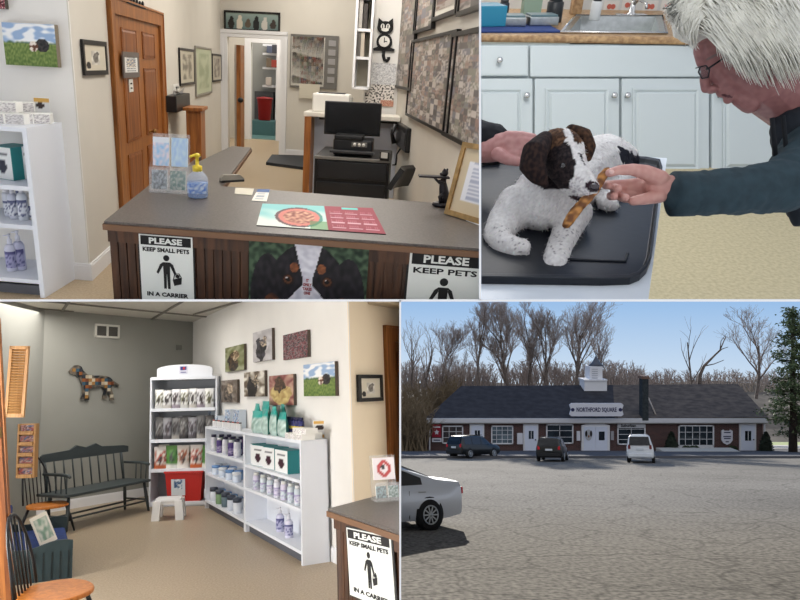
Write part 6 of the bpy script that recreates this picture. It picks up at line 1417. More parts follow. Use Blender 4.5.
specs = [(411, 386, 330, 66, 'bare forked tree at the far left behind the lawn', .4, 5, .0, 1, .2, 3), (424, 386, 332, 64, 'broken topped bare tree second from the left edge', .4, 4, .08, 2, .22, 3), (440, 400, 326, 66, 'broad bare tree above the left end of the shop roof', .75, 6, .05, 3, .2, 4),
         (478, 390, 308, 62, 'tall slender bare tree left of the densest crowns', .3, 5, 0, 4, .26, 4), (508, 392, 312, 63, 'dense bare tree rising over the left part of the shop roof', .6, 7, 0, 5, .34, 4), (528, 392, 318, 66, 'bare tree just right of the densest crown', .5, 6, .03, 6, .3, 4), (546, 392, 318, 64, 'narrow upright bare tree left of the cupola', .35, 6, 0, 7, .28, 4),
         (577, 392, 306, 63, 'spreading bare tree directly behind the cupola', .7, 6, .02, 8, .36, 4), (597, 392, 322, 68, 'small bare tree just right of the cupola', .6, 5, .05, 9, .22, 4),
         (692, 392, 316, 62, 'sparse bare tree with high fork over the brown roof', .5, 2, 0, 10, .2, 2), (756, 394, 320, 62, 'crooked bare tree beside the tall evergreen', .8, 5, .25, 12, .3, 4)]
for (u, vb, vt, Y, lab, sp_, n_, ln_, sd_, r0, lv) in specs: bare_tree(u, vb, vt, Y + 5, lab, sp_, n_, ln_, sd_, r0, levels=lv)
# leaning branch tree
p = dp(699, 388, 67); K = 67 / FPX
r = thing('bare_tree', 'bare tree bending right beside the high forked one', 'tree', DB, p)
def px3(lst): return [((x - 699) * K, 0, (388 - y) * K) for x, y in lst]
MB().tube(px3([(699, 392), (700, 375), (704, 366), (712, 358), (720, 350), (726, 336)]), [.2, .17, .14, .1, .07, .04], 6).build('trunk', bark, r)
MB().tube(px3([(704, 366), (714, 364), (724, 360)]), [.07, .05, .03], 5).tube(px3([(712, 358), (722, 349), (728, 347)]), [.07, .05, .03], 5).tube(px3([(720, 350), (721, 341), (727, 333)]), [.05, .04, .02], 5).tube(px3([(702, 368), (708, 362), (716, 354)]), [.05, .04, .02], 5).build('branches', bark, r)
# distant woods: nobody could count them
def woods(u0, u1, vb, vt, Y, n, seed, lab, nm='distant_woods', rr=.03, colm=None):
    R_ = random.Random(seed); b = MB()
    for i in range(n):
        u = u0 + (u1 - u0) * R_.random(); Yq = Y * (1 + .12 * R_.random()); p = dp(u, vb, Yq); h = (dp(u, vt, Yq).z - p.z) * (.55 + .45 * R_.random()) * (.85 + .25 * nz(u * .05, seed))
        top = Vector((p.x + R_.gauss(0, .6), p.y, p.z + h)); b.tube([p, p.lerp(top, .5) + Vector((R_.gauss(0, .15), 0, 0)), top], [rr * 3, rr * 2, rr * .5], 3, caps=False)
        for k in range(7):
            t = .3 + .68 * R_.random(); q = p.lerp(top, t); a = R_.gauss(0, 1); L = h * .22 * (1.3 - t)
            e_ = q + Vector((a * L, R_.gauss(0, .4), L * (1 + R_.random()))); b.tube([q, e_], [rr, rr * .4], 3, caps=False)
            for w_ in range(2): f = q.lerp(e_, .3 + .5 * R_.random()); b.tube([f, f + Vector((R_.gauss(0, L * .5), 0, L * .6))], [rr * .7, rr * .3], 3, caps=False)
    o = b.build(nm, colm or twigm, None, DB); tag(o, lab, 'woods', kind='stuff'); return o
woods(402, 640, 392, 356, 72, 420, 1, 'hazy bare woods behind the left half of the shop roof')
woods(600, 800, 392, 366, 80, 300, 2, 'lower bare woods behind the right half of the shop roof')
woods(398, 462, 450, 372, 66, 260, 3, 'tangled brown brushwood at the left of the shops', 'brushwood', .035, mat('brush_brown', (112, 98, 78), .9, var=.2))
# wooded hillside behind
b = MB(); b.grid(lambda u, v: (lambda x, y: (x, y, dp(500, 452, y).z + v * 14.0 + nz(x * .06, v * 2) * 1.2 - (0 if v < .9 else 0)))(-14 + u * 150, 92 + v * 40), 60, 10); struct(b, 'hillside', mat('bare_hillside', (92, 82, 72), .95, rgb2=(66, 58, 50), scale=.5, bump=.8), DB)
# evergreen at the right
p = dp(793, 452, 50); p.z = dp(793, 453, 50).z
r = thing('evergreen_tree', 'tall dark evergreen at the right edge of the car park', 'tree', DB, p)
KK = 50 / FPX; h = (453 - 306) * KK
MB().tube([(0, 0, -.5), (0, 0, h)], [.32, .05], 8).build('trunk', bark2, r)
R_ = random.Random(4); b = MB(); lf = MB()
for i in range(95):
    t = .12 + .86 * (i / 95); z = h * t; a = R_.random() * 2 * PI; L = (1 - t) ** .75 * 2.4 * (.6 + .6 * R_.random()) + .2
    d = Vector((math.cos(a), math.sin(a), -.12 + .2 * R_.random())); e_ = Vector((0, 0, z)) + d * L
    b.tube([(0, 0, z), tuple(e_)], [.045, .012], 3, caps=False)
    for k in range(int(45 + 95 * L / 3)):
        q = Vector((0, 0, z)) + d * L * (.25 + .75 * R_.random()) + Vector((R_.gauss(0, .22), R_.gauss(0, .22), R_.gauss(0, .16)))
        s = .2; d1 = Vector((R_.gauss(0, 1), R_.gauss(0, 1), R_.gauss(0, .5))).normalized() * s; d2 = Vector((R_.gauss(0, 1), R_.gauss(0, 1), R_.gauss(0, .5))).normalized() * s; lf.add([q, q + d1, q + d2], [(0, 1, 2)])
b.build('branches', bark2, r); lf.build('needles', mat('pine_needle', (84, 98, 66), .8, var=.3, scale=2), r)

woods(400, 427, 455, 392, 52, 150, 5, 'thin brown brushwood against the left end of the shops', 'brushwood', .03, mat('brush_brown', (112, 98, 78), .9, var=.2))
# ================================================================== exam room
BU = Place('B', 0, 0, 1.75, None)
def W3(u, v, Y): return BU.wd(u, v, Y)
def fuse(caps, name, m, parent, off, vox=.006, smooth=4, colf=None, mb=None, disp=None):
    """one continuous skin over a chain of rounded limbs"""
    b = mb or MB()
    for c in caps:
        if c[0] == 'e': b.ell(c[1], c[2], 16, 12, c[3] if len(c) > 3 else None)
        else:
            pts, rr_ = c; pts = [Vector(p) for p in pts]
            P_, Rr = [], []
            for i, p in enumerate(pts):
                if i == 0:
                    d = (pts[0] - pts[1]).normalized()
                    for a in (1.0, .9, .6, .3): P_.append(p + d * rr_[0] * math.sin(a * PI / 2)); Rr.append(max(.0008, rr_[0] * math.cos(a * PI / 2)))
                P_.append(p); Rr.append(rr_[i])
                if i < len(pts) - 1: P_.append((p + pts[i + 1]) / 2); Rr.append((rr_[i] + rr_[i + 1]) / 2)
            d = (pts[-1] - pts[-2]).normalized()
            for a in (.3, .6, .9, 1.0): P_.append(pts[-1] + d * rr_[-1] * math.sin(a * PI / 2)); Rr.append(max(.0008, rr_[-1] * math.cos(a * PI / 2)))
            b.tube(P_, Rr, 14)
    b.v = [tuple(Vector(v) - off) for v in b.v]
    me = b.mesh(name, m); o = bpy.data.objects.new('tmp', me); COL.objects.link(o)
    q = o.modifiers.new('r', 'REMESH'); q.mode = 'VOXEL'; q.voxel_size = vox; q.use_smooth_shade = True
    if smooth: q = o.modifiers.new('s', 'SMOOTH'); q.iterations = smooth; q.factor = .5
    bpy.context.view_layer.update(); me2 = bpy.data.meshes.new_from_object(o.evaluated_get(bpy.context.evaluated_depsgraph_get())); bpy.data.objects.remove(o)
    me2.materials.clear(); me2.materials.append(m)
    if disp:
        ns = [v.normal.copy() for v in me2.vertices]
        for v, n_ in zip(me2.vertices, ns): v.co += n_ * disp(v.co + off)
    if colf:
        for a in list(me2.color_attributes): me2.color_attributes.remove(a)
        a = me2.color_attributes.new('col', 'FLOAT_COLOR', 'POINT')
        for i, v in enumerate(me2.vertices): a.data[i].color = (*lin(colf(v.co + off, v.normal)), 1)
    me2.polygons.foreach_set('use_smooth', [True] * len(me2.polygons))
    o = bpy.data.objects.new(name, me2); COL.objects.link(o); o.parent = parent; o['place'] = 'B'; return o
# ---- cabinets, worktop, sink
cabw = mat('cabinet_white', (182, 191, 194), .45); YC = 5.4
cl = W3(470, 100, YC); crr = W3(800, 100, YC); zc0 = W3(600, 44, YC).z; zc1 = W3(600, 182, YC).z
crr = W3(815, 100, YC)
r = thing('base_cabinets', 'row of white raised panel base cabinets under the sink worktop', 'cabinet', BU, (cl.x, YC, 0))
X = lambda u: W3(u, 100, YC).x - cl.x
Z = lambda v: W3(600, v, YC).z
MB().b2((0, .03, Z(186)), (X(815), 1.2, Z(43))).build('carcass', mat('cabinet_gap', (150, 160, 164), .6), r)
def front(nm, u0, v0, u1, v1, par=r, raised=True):
    x0, x1, z0, z1 = X(u0), X(u1), Z(v1), Z(v0)
    o = MB().box(((x0 + x1) / 2, .015, (z0 + z1) / 2), (x1 - x0, .045, z1 - z0), bev=.012).build(nm, cabw, par)
    if raised:
        g = .085; b = MB()
        a = (x0 + g, x1 - g, z0 + g, z1 - g); c = (x0 + g + .05, x1 - g - .05, z0 + g + .05, z1 - g - .05); y0, y1, y2 = -.008, .008, -.012
        for s in range(3): pass
        def ring(p, yp, q, yq): n = len(b.v); b.add([(p[0], yp, p[2]), (p[1], yp, p[2]), (p[1], yp, p[3]), (p[0], yp, p[3]), (q[0], yq, q[2]), (q[1], yq, q[2]), (q[1], yq, q[3]), (q[0], yq, q[3])], [(0, 1, 5, 4), (1, 2, 6, 5), (2, 3, 7, 6), (3, 0, 4, 7)])
        i1 = (a[0] + .014, a[1] - .014, a[2] + .014, a[3] - .014); i2 = (a[0] + .03, a[1] - .03, a[2] + .03, a[3] - .03)
        ring(a, -.0078, a, -.02); ring(a, -.02, i1, -.02); ring(i1, -.02, i2, -.0085); ring(i2, -.0085, c, -.026)
        b.add([(c[0], -.026, c[2]), (c[1], -.026, c[2]), (c[1], -.026, c[3]), (c[0], -.026, c[3])], [(0, 1, 2, 3)])
        b.build('raised_panel', cabw, o)
    return o
def knob(u, v, par):
    MB().lathe([(.012, 0), (.009, .02), (.022, .03), (.025, .042), (.015, .05), (.004, .052)], n=14, M=T(X(u), -.008, Z(v)) @ Matrix.Rotation(PI / 2, 4, 'X')).build('knob', chrome, par)
knob(498.5, 62, front('drawer', 472, 45.5, 528, 76, raised=False)); front('drawer_front', 530, 45.5, 707, 77, raised=False); front('drawer', 711, 46, 812, 77, raised=False)
for (u0, u1, ks) in ((466, 532.5, 525.5), (534.5, 619, 612.5), (621.5, 709, 625.5), (711.5, 798, 718)): knob(ks, 97, front('door', u0, 78.5, u1, 181))
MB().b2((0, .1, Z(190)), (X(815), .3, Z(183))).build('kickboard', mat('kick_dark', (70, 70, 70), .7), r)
HW = B.z(600, 36, 0).z + 0
zt_ = None
def solve_z(u, v, Y):      # height in the level frame of a pixel at distance Y
    return B.wd(u, v, Y).z
HC = solve_z(600, 37, YC - .05)
wt_ = mat('tan_worktop', (184, 152, 112), .4, rgb2=(140, 108, 76), scale=26)
q = [B.z(u, v, HC) for u, v in ((466, 34), (830, 38.5), (830, 13), (466, 8))]; c0 = q[0]
r = thing('sink_worktop', 'speckled tan worktop with rounded edge over the white cabinets', 'worktop', B, c0)
sk = [B.z(u, v, HC) for u, v in ((564, 33), (664, 34), (660, 17.5), (577, 17))]
# slab with the sink cut-out
L_ = [(p.x - c0.x, p.y - c0.y) for p in q]; S_ = [(p.x - c0.x, p.y - c0.y) for p in sk]
b = MB(); b.add([(x, y, 0) for x, y in L_] + [(x, y, 0) for x, y in S_], [(0, 1, 5, 4), (1, 2, 6, 5), (2, 3, 7, 6), (3, 0, 4, 7)])
b.build('worktop_surface', wt_, r)
d_ = Vector((*L_[1], 0)) - Vector((*L_[0], 0)); az = math.atan2(d_.y, d_.x)
b = MB(); m_ = (Vector((*L_[0], 0)) + Vector((*L_[1], 0))) / 2; b.box((m_.x, m_.y, -.03), (d_.length, .05, .062), rz=az, bev=.02); b.build('edge_band', wt_, r)
MB().box((.0, 0, 0), (.01, .01, .01)).build('joint', wt_, r) if 0 else None
steel = mat('brushed_steel', (176, 180, 180), .28, metal=1, var=.1, scale=20)
c1 = sk[0]; r = thing('kitchen_sink', 'stainless steel inset sink in the tan worktop', 'sink', B, c1)
S2 = [Vector((p.x - c1.x, p.y - c1.y, 0)) for p in sk]; ce = sum(S2, Vector()) / 4
ot = [ce + (p - ce) * 1.05 + Vector((0, 0, .012)) for p in S2]; i1 = [ce + (p - ce) * .9 + Vector((0, 0, .014)) for p in S2]; i2 = [ce + (p - ce) * .82 + Vector((0, 0, -.2)) for p in S2]
b = MB(); b.add(ot + i1 + i2, [(0, 1, 5, 4), (1, 2, 6, 5), (2, 3, 7, 6), (3, 0, 4, 7), (4, 5, 9, 8), (5, 6, 10, 9), (6, 7, 11, 10), (7, 4, 8, 11), (8, 9, 10, 11)]); b.build('basin', steel, r)
b = MB(); b.tube([ot[0], ot[1], ot[2], ot[3], ot[0]], .012, 6); b.build('rim', chrome, r)
p = B.z(631, 15.5, HC); r = thing('faucet', 'chrome kitchen faucet with single lever behind the sink', 'faucet', B, p); k = .0085
MB().lathe([(.05, 0), (.05, .02), (.03, .03), (.028, .12), (.02, .14)], n=14).build('body', chrome, r)
MB().box((0, 0, .008), (.3, .08, .016), bev=.008).build('deck_plate', chrome, r); MB().tube([(0, 0, .1), (0, -.1, .16), (0, -.3, .14), (0, -.33, .1)], [.018, .016, .014, .014]).build('spout', chrome, r); MB().tube([(0, 0, .13), (-.06, .03, .26)], [.016, .01]).build('lever', chrome, r)
# tiled wall behind
pt_ = B.z(600, 12, HC); 
WTl = Wall(B, (q[3].x, q[3].y), math.atan2(q[2].y - q[3].y, q[2].x - q[3].x))
tilem = mat('white_tile', (206, 208, 206), .3); tn = tilem.node_tree
b = MB(); b.box((2, .02, 1.0), (6, .04, 2.0), M=Matrix.Translation((WTl.p.x, WTl.p.y, HC)) @ Matrix.Rotation(WTl.az, 4, 'Z'))
struct(b, 'wall_splashback', tilem, B)
for k, (u, v) in enumerate(((611, 6.5), (629, 5), (650, 6.5), (668, 6))):
    c_, w_, h_ = WTl.rect(u - 6, v - 4.5, u + 6, v + 4.5)
    if 1:
        o = MB().box((0, -.004, 0), (w_ * 1.25, .006, h_ * 1.3)).build('decor_tile', mat('tile_glaze', (222, 220, 214), .2), None, B, c_, WTl.az); tag(o, ['white tile with red fruit print left of the faucet', 'white tile with red fruit print behind the faucet', 'white tile with red fruit print right of the faucet', 'white tile with red fruit print beside the silver hair'][k], 'tile')
        b = MB(); [b.prism([(s * w_ * .2 + w_ * .2 * math.cos(2 * PI * i / 10), h_ * .3 * math.sin(2 * PI * i / 10)) for i in range(10)], -.012, -.006) for s in (-.8, .8)]; b.build('fruit_print', mat('fruit_red', (196, 104, 88), .4), o)
# worktop clutter
def wb(nm, lab, cat, u, v, d, m, rz=0, z=0, bev=.01): p = B.z(u, v, HC); o = MB().box((0, 0, d[2] / 2), d, bev=bev).build(nm, m, None, B, (p.x, p.y, HC + z), rz); tag(o, lab, cat); return o
wb('blue_towel', 'dark blue folded towel under the steel boxes on the worktop', 'towel', 512, 29, (.72, .5, .02), mat('navy_cloth', (46, 66, 120), .9))
wb('turquoise_case', 'turquoise instrument case at the left end of the worktop', 'case', 486, 27, (.26, .3, .17), mat('turquoise_plastic', (40, 130, 160), .4), .1, .02)
for k, (u, v, lb) in enumerate(((509, 27.5, 'steel instrument box nearer the turquoise case'), (540, 27, 'steel instrument box nearer the sink'))):
    o = wb('steel_box', lb, 'box', u, v, (.26, .2, .075), steel, -.1 + .15 * k, .02); MB().box((0, 0, .082), (.24, .18, .02), bev=.006).build('lid', mat('teal_lid', (96, 120, 126), .3), o)
for k, (u, v, cc_, rr_, hh, lb) in enumerate(((553, 22, (30, 34, 38), .075, .22, 'dark jar beside the steel boxes on the worktop'), (594, 20, (214, 216, 216), .05, .2, 'white soap bottle behind the left rim of the sink'), (503, 17, (44, 50, 60), .05, .16, 'small dark bottle behind the turquoise case'))):
    p = B.z(u, v, HC); bottle(B, (p.x, p.y, HC), rr_, hh, lb, cc_, (60, 66, 70), 1, None, None)
wb('green_carton', 'white and green carton standing at the back of the worktop', 'box', 530, 17, (.18, .12, .2), mat('pale_green_carton', (150, 176, 160), .6))
wb('splash_block', 'tan laminate end block left of the sink', 'block', 575, 14.5, (.1, .1, .3), wt_)
# ---- exam table, tray
HT = .94
tp = [B.z(u, v, HT) for u, v in ((420, 152), (636, 156.5), (667, 158), (647, 310), (420, 306))]; c0 = Vector((tp[3].x, tp[3].y, 0))
tw = mat('table_white', (206, 212, 218), .35)
r = thing('exam_table', 'white edged examination table under the black tray', 'table', B, c0)
MB().flat([(p.x - c0.x, p.y - c0.y) for p in tp], HT - .05, HT).build('table_top', tw, r)
MB().b2((-.65, .25, 0), (-.35, .6, HT - .05)).build('pedestal', steel, r)
tr_ = [(410, 165), (628, 160.5), (646, 161.5), (659, 164), (661.5, 172), (652, 250), (650, 264), (646, 274), (639, 281), (629, 285), (600, 286), (410, 283)]
P_ = [B.z(u, v, HT) for u, v in tr_]; cc = sum(P_, Vector()) / len(P_)
blk = mat('black_rubber_tray', (20, 25, 34), .45, spec=.35, bump=.05, scale=40)
r = thing('rubber_tray', 'black rubber lined tray on the examination table under the puppy', 'tray', B, (cc.x, cc.y, HT))
o2 = [Vector((p.x - cc.x, p.y - cc.y, 0)) for p in P_]; inn = [p * .955 for p in o2]; inn2 = [p * .93 for p in o2]; n = len(o2)
b = MB(); vs = [p + Vector((0, 0, .001)) for p in o2] + [p * .995 + Vector((0, 0, .022)) for p in o2] + [p + Vector((0, 0, .022)) for p in inn] + [p + Vector((0, 0, .006)) for p in inn2]
fs = []
for k in range(3):
    for i in range(n): fs.append((k * n + (i + 1) % n, k * n + i, (k + 1) * n + i, (k + 1) * n + (i + 1) % n))
fs.append(tuple(3 * n + i for i in reversed(range(n)))); b.add(vs, fs); o = b.build('tray_body', blk, r, bevel=.004)
a, c = B.z(566, 262, HT), B.z(625, 264, HT); b = MB(); e_ = B.z(627, 256, HT)
b.tube([Vector((a.x - cc.x, a.y - cc.y, .008)), Vector((c.x - cc.x, c.y - cc.y, .008)), Vector((e_.x - cc.x, e_.y - cc.y, .008))], .004, 6); b.build('moulded_ridge', blk, r)
p = B.z(484, 163, HT); o = MB().box((0, 0, .02), (.16, .1, .04), bev=.008).build('scale_display', blackp, None, B, (p.x - .03, p.y, HT), .1); tag(o, 'black scale display with pale digits at the left edge of the table', 'scale display')
for i in range(3): MB().box((.0 + i * .02, -.02, .0415), (.012, .035, .002)).build('digit', sw_, o)
# ---- the puppy
D0 = W3(556, 225, 1.98)
def P(u, v, Y): return W3(u, v, Y)
def rp_(px, Y): return px / FPX * Y
def cap(*st):
    return ([P(u, v, Y) for u, v, Y, q in st], [rp_(q, Y) for u, v, Y, q in st])
dog = [cap((543, 196, 2.03, 31), (560, 190, 2.16, 33), (585, 170, 2.32, 32), (606, 160, 2.44, 26), (618, 161, 2.48, 20)),          # trunk
       cap((540, 205, 1.97, 26), (555, 175, 1.96, 24), (560, 160, 1.92, 22)),                              # chest to neck
       cap((519, 205, 2.0, 22), (504, 222, 1.96, 17), (497, 236, 1.91, 14), (504, 245, 1.87, 13), (514, 248, 1.85, 12)),     # near foreleg
       cap((513, 248, 1.85, 11.5), (521, 247, 1.84, 9.5)),
       cap((572, 212, 1.97, 20), (567, 230, 1.92, 14), (560, 246, 1.87, 12.5), (556, 258, 1.82, 12.5), (554, 264, 1.80, 12)),  # other foreleg
       cap((612, 165, 2.42, 20), (622, 178, 2.34, 13), (613, 196, 2.2, 9), (606, 201, 2.13, 8)),                          # hind leg
       cap((603, 203, 2.10, 7), (612, 205, 2.1, 7)),
       # head
       ('e', P(558, 153, 1.88), (rp_(25, 1.88), rp_(30, 1.88), rp_(24, 1.88))), ('e', P(565, 163, 1.84), (rp_(21, 1.84), rp_(22, 1.84), rp_(20, 1.84))),
       cap((567, 168, 1.82, 19), (579, 180, 1.79, 14.5), (588, 187, 1.77, 11)), cap((570, 180, 1.82, 14), (580, 193, 1.81, 9), (585, 198, 1.80, 6.5)),
       ('e', P(592, 187, 1.755), (rp_(6.5, 1.8), rp_(6, 1.8), rp_(5, 1.8)))]
for k in range(4):   # toes
    dog.append(cap((547 + k * 5, 266, 1.795, 4.6), (546 + k * 5.6, 270.5, 1.775, 4.0))); dog.append(cap((512 + k * 3.4, 243 + k * 3.0, 1.85, 4.5), (519 + k * 2.4, 245 + k * 3.0, 1.835, 4)))
def ucoord(c):      # where a spot of the coat lies on the animal
    w = Vector((c.x, c.y, c.z - 1.75)); return CX + w.x / w.y * FPX, CY - w.z / w.y * FPX, w.y
def el(u, v, a, b_, cu, cv, rot=0):
    du, dv = u - cu, v - cv; c, s = math.cos(rot), math.sin(rot); x, y = du * c + dv * s, -du * s + dv * c; return (x / a) ** 2 + (y / b_) ** 2
def coat(co, nrm):
    u, v, Y = ucoord(co); j = nz(co.x * 40, co.y * 40, co.z * 40); f = nz(co.x * 160, co.y * 160, co.z * 160)
    white = mix((234, 231, 228), (208, 204, 202), .5 + f * .9 + j * .5)
    c = white
    head = Y < 1.99 and v < 212 and u > 520
    if Y > 2.28 and el(u, v, 17, 8, 629, 160, .75) < 1 + j: c = (36, 36, 44)
    if head:
        black = mix((26, 22, 26), (58, 48, 46), .4 + f * 1.5); tan = mix((112, 82, 60), (60, 42, 32), .4 + f * 1.4 + j)
        if el(u, v, 27, 27, 556, 166, .25) < 1 + j * .3 and v < 189: c = black
        if el(u, v, 28, 13, 547, 137, -.45) < 1 + j * .3: c = tan
        if el(u, v, 14, 10, 580, 133) < 1 + j * .3: c = tan
        # blaze from the crown down the muzzle
        if abs((u - 570.5) - (v - 140) * .36) < 3.2 + max(0, v - 162) * .50 + j * 2 and v > 128: c = white
        if el(u, v, 15, 10, 582, 190, .8) < 1: c = mix(white, (150, 140, 146), .5 if f > .12 else 0)
        if el(u, v, 7.5, 5.5, 592.5, 186.5, .3) < 1: c = (52, 38, 44)
        if el(u, v, 14, 2.2, 582, 199.5, .25) < 1: c = (60, 46, 50)
    if v > 226 and f > .45: c = mix(c, (90, 84, 88), .6)
    return c
r = thing('puppy', 'white puppy with black and tan head lying on the black tray', 'dog', BU, D0)
furm = paintmat('puppy_fur', .85, .15)
pb_ = fuse(dog, 'dog_body', furm, r, D0, .0055, 5, coat, disp=lambda c: .0022 * nz(c.x * 90, c.y * 90, c.z * 60))
def piece(nm, caps, m, colf=None, vox=.004, sm=3, par=r, off=D0, disp=None): return fuse(caps, nm, m, par, off, vox, sm, colf, disp=disp)
earc = lambda co, n_: mix((30, 23, 24), (58, 42, 36), .4 + nz(co.x * 120, co.y * 120, co.z * 90) * 1.4)
piece('ear', [cap((545, 140, 1.84, 9), (535, 152, 1.80, 13), (532, 166, 1.79, 13), (540, 178, 1.79, 9), (545, 184, 1.79, 4))], furm, earc)
piece('ear', [cap((572, 131, 1.90, 7), (583, 136, 1.89, 9), (588, 148, 1.88, 8), (588, 158, 1.87, 4)), ], furm, lambda co, n_: mix((90, 64, 46), (40, 30, 28), .5 + nz(co.x * 120, co.y * 120, co.z * 90) * 1.4))
eyem = mat('eye_gloss', (22, 14, 12), .05, spec=.9)
MB().ell(P(563, 166, 1.775) - D0, (.0088, .006, .0075)).build('eye', eyem, r)
MB().ell(P(579, 160, 1.80) - D0, (.006, .005, .006)).build('eye', eyem, r)
MB().ell(P(594, 187, 1.735) - D0, (.014, .011, .010)).build('nose', mat('wet_nose', (46, 34, 40), .25, spec=.8), r)
# fur tufts: short hairs over the coat
hb = MB(); R_ = random.Random(3); vsx = pb_.data.vertices; cola = pb_.data.color_attributes['col'].data
for i in range(7000):
    v = vsx[R_.randrange(len(vsx))]; n_ = v.normal
    if n_.y > .35: continue
    d = (n_ * .5 + Vector((R_.gauss(0, .3), R_.gauss(0, .3), -.55 + R_.gauss(0, .2)))).normalized(); L = .008 + .006 * R_.random()
    s = n_.cross(d).normalized() * .0011; cc_ = cola[v.index].color; hb.col = tuple(min(1, x * (.92 + .2 * R_.random())) for x in cc_[:3])
    hb.add([v.co - s, v.co + s, v.co + d * L], [(0, 1, 2)])
hb.col = None; o = hb.build('fur', furm, r); o['kind'] = 'stuff'
# chew stick
c_, e_ = P(567, 224, 1.775), P(607, 172, 1.765)
dd = (e_ - c_); pts = [c_ + dd * t + Vector((0, .004 * math.sin(t * 9), .004 * math.sin(t * 7))) for t in [i / 8 for i in range(9)]]
o = fuse([(pts, [.013, .015, .0145, .0135, .013, .0125, .013, .0125, .011])], 'x', paintmat('chew_surface', .5, .4), None, Vector((0, 0, 0)), .003, 1, lambda co, n_: mix((196, 138, 72), (110, 66, 30), .5 + nz(co.x * 60, co.y * 60, co.z * 90) * 1.6), disp=lambda c: .0025 * nz(c.x * 80, c.y * 80, c.z * 80))
o.name = 'chew_stick'; o.matrix_world = BU.M.copy(); tag(o, 'knobbly tan chew stick between the hand and the puppy muzzle', 'dog chew')
# ---- the person with silver hair
H0 = W3(800, 226, 2.2)
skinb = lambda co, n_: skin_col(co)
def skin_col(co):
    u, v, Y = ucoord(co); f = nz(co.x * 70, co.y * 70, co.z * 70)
    c = mix((156, 108, 104), (140, 94, 92), .5 + f)  # head tone darkened to carry its backlit shade; same skin, hand lighter
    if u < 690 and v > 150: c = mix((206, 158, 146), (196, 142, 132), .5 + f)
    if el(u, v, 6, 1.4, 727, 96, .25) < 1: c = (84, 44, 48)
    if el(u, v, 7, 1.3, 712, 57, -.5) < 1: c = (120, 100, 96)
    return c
pe = thing('person', 'person with silver hair and glasses in a dark jacket feeding the puppy', 'person', BU, H0)
YH = 1.92
hd = [('e', P(758, 46, YH + .02), (rp_(50, YH), rp_(44, YH), rp_(48, YH))),                      # skull
      cap((718, 52, YH, 21), (735, 72, YH, 21), (751, 84, YH, 21)),                       # face
      cap((703, 50, YH, 9), (705, 60, YH, 8.5), (714, 70, YH, 10), (722, 80, YH, 10)),                           # brow
      cap((707, 66, YH, 5), (704.5, 80, YH, 4.6), (706, 88.5, YH, 4.6)), ('e', P(712, 89.5, YH), (rp_(6, YH), rp_(6.5, YH), rp_(4, YH))),   # nose
      cap((722, 84, YH, 9), (722, 92, YH, 5.5)), cap((730, 90, YH, 8), (728, 99.5, YH, 4.5)),                        # lips
      
      cap((740, 97, YH, 9), (750, 104, YH, 9.5)),                                    # chin
      cap((752, 96, YH, 13), (770, 90, YH, 18)), cap((765, 80, YH, 30), (795, 110, YH + .05, 24), (825, 145, YH + .1, 26)),        # jaw, neck
      cap((835, 150, 2.03, 34), (890, 260, 2.1, 40)), cap((832, 148, 1.97, 24), (812, 172, 1.87, 17), (790, 186, 1.81, 14), (730, 190, 1.80, 13), (672, 188, 1.81, 12.5)),
      cap((672, 188, 1.81, 12.5), (663, 187, 1.815, 12.5), (655, 186, 1.82, 11.5)), cap((660, 196, 1.805, 7), (645, 199, 1.80, 6), (633, 201, 1.80, 4.6)),
      cap((658, 188, 1.835, 10), (642, 188, 1.85, 9), (632, 188, 1.855, 7.5)),
      cap((660, 179, 1.80, 9), (646, 172.5, 1.785, 7.6), (632, 169.5, 1.77, 6.0), (619, 170, 1.755, 4.9), (609.5, 173, 1.75, 4.3))]   # thumb
for (tu, tv, ty, rr_, rv) in ((609, 185.5, 1.785, 4.0, 183), (617.8, 188.5, 1.768, 4.1, 188), (614.2, 196.5, 1.772, 3.9, 193), (625.5, 197.5, 1.762, 3.9, 198)):      # four curled fingers
    hd.append(cap((640, rv, 1.85, 5.6), (624, (rv + tv) / 2, 1.852, 4.9), (tu - 3.5, tv - .5, 1.83, 4.4), (tu, tv, ty, rr_)))
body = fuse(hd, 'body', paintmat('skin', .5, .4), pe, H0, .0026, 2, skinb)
MB().ell(P(611.5, 171.8, 1.737) - H0, (.0075, .003, .006)).build('fingernail', mat('nail_pink', (226, 186, 176), .3), pe)
# glasses
gm = mat('glasses_frame', (30, 28, 34), .3)
b = MB(); Yg = YH - .06
def g3(u, v, Y=Yg): return P(u, v, Y) - H0
b.tube([g3(700, 67), g3(698.5, 72), g3(702, 78.5), g3(708, 77.5), g3(709.5, 70), g3(706, 65.5), g3(700, 67)], .0022, 6); b.tube([g3(709, 68), g3(718, 62), g3(729, 54.5, Yg + .01)], .003, 6); b.tube([g3(700, 67), g3(696, 68, Yg + .05)], .0022, 6)
gl_ = b.build('glasses', gm, pe); MB().add([g3(700, 67), g3(698.8, 72), g3(702, 78), g3(708, 77), g3(709.2, 70), g3(706, 66)], [(0, 1, 2, 3, 4, 5)]).build('lens', mat('lens_glass', (60, 66, 76), .05, alpha=.45, spec=.8), gl_)
MB().ell(P(708, 68.5, YH - .055) - H0, (.006, .006, .004)).build('eye', eyem, pe)
MB().ell(P(745, 66, YH - .085) - H0, (.014, .01, .022)).build('ear', mat('ear_skin', (176, 126, 118), .5), pe)
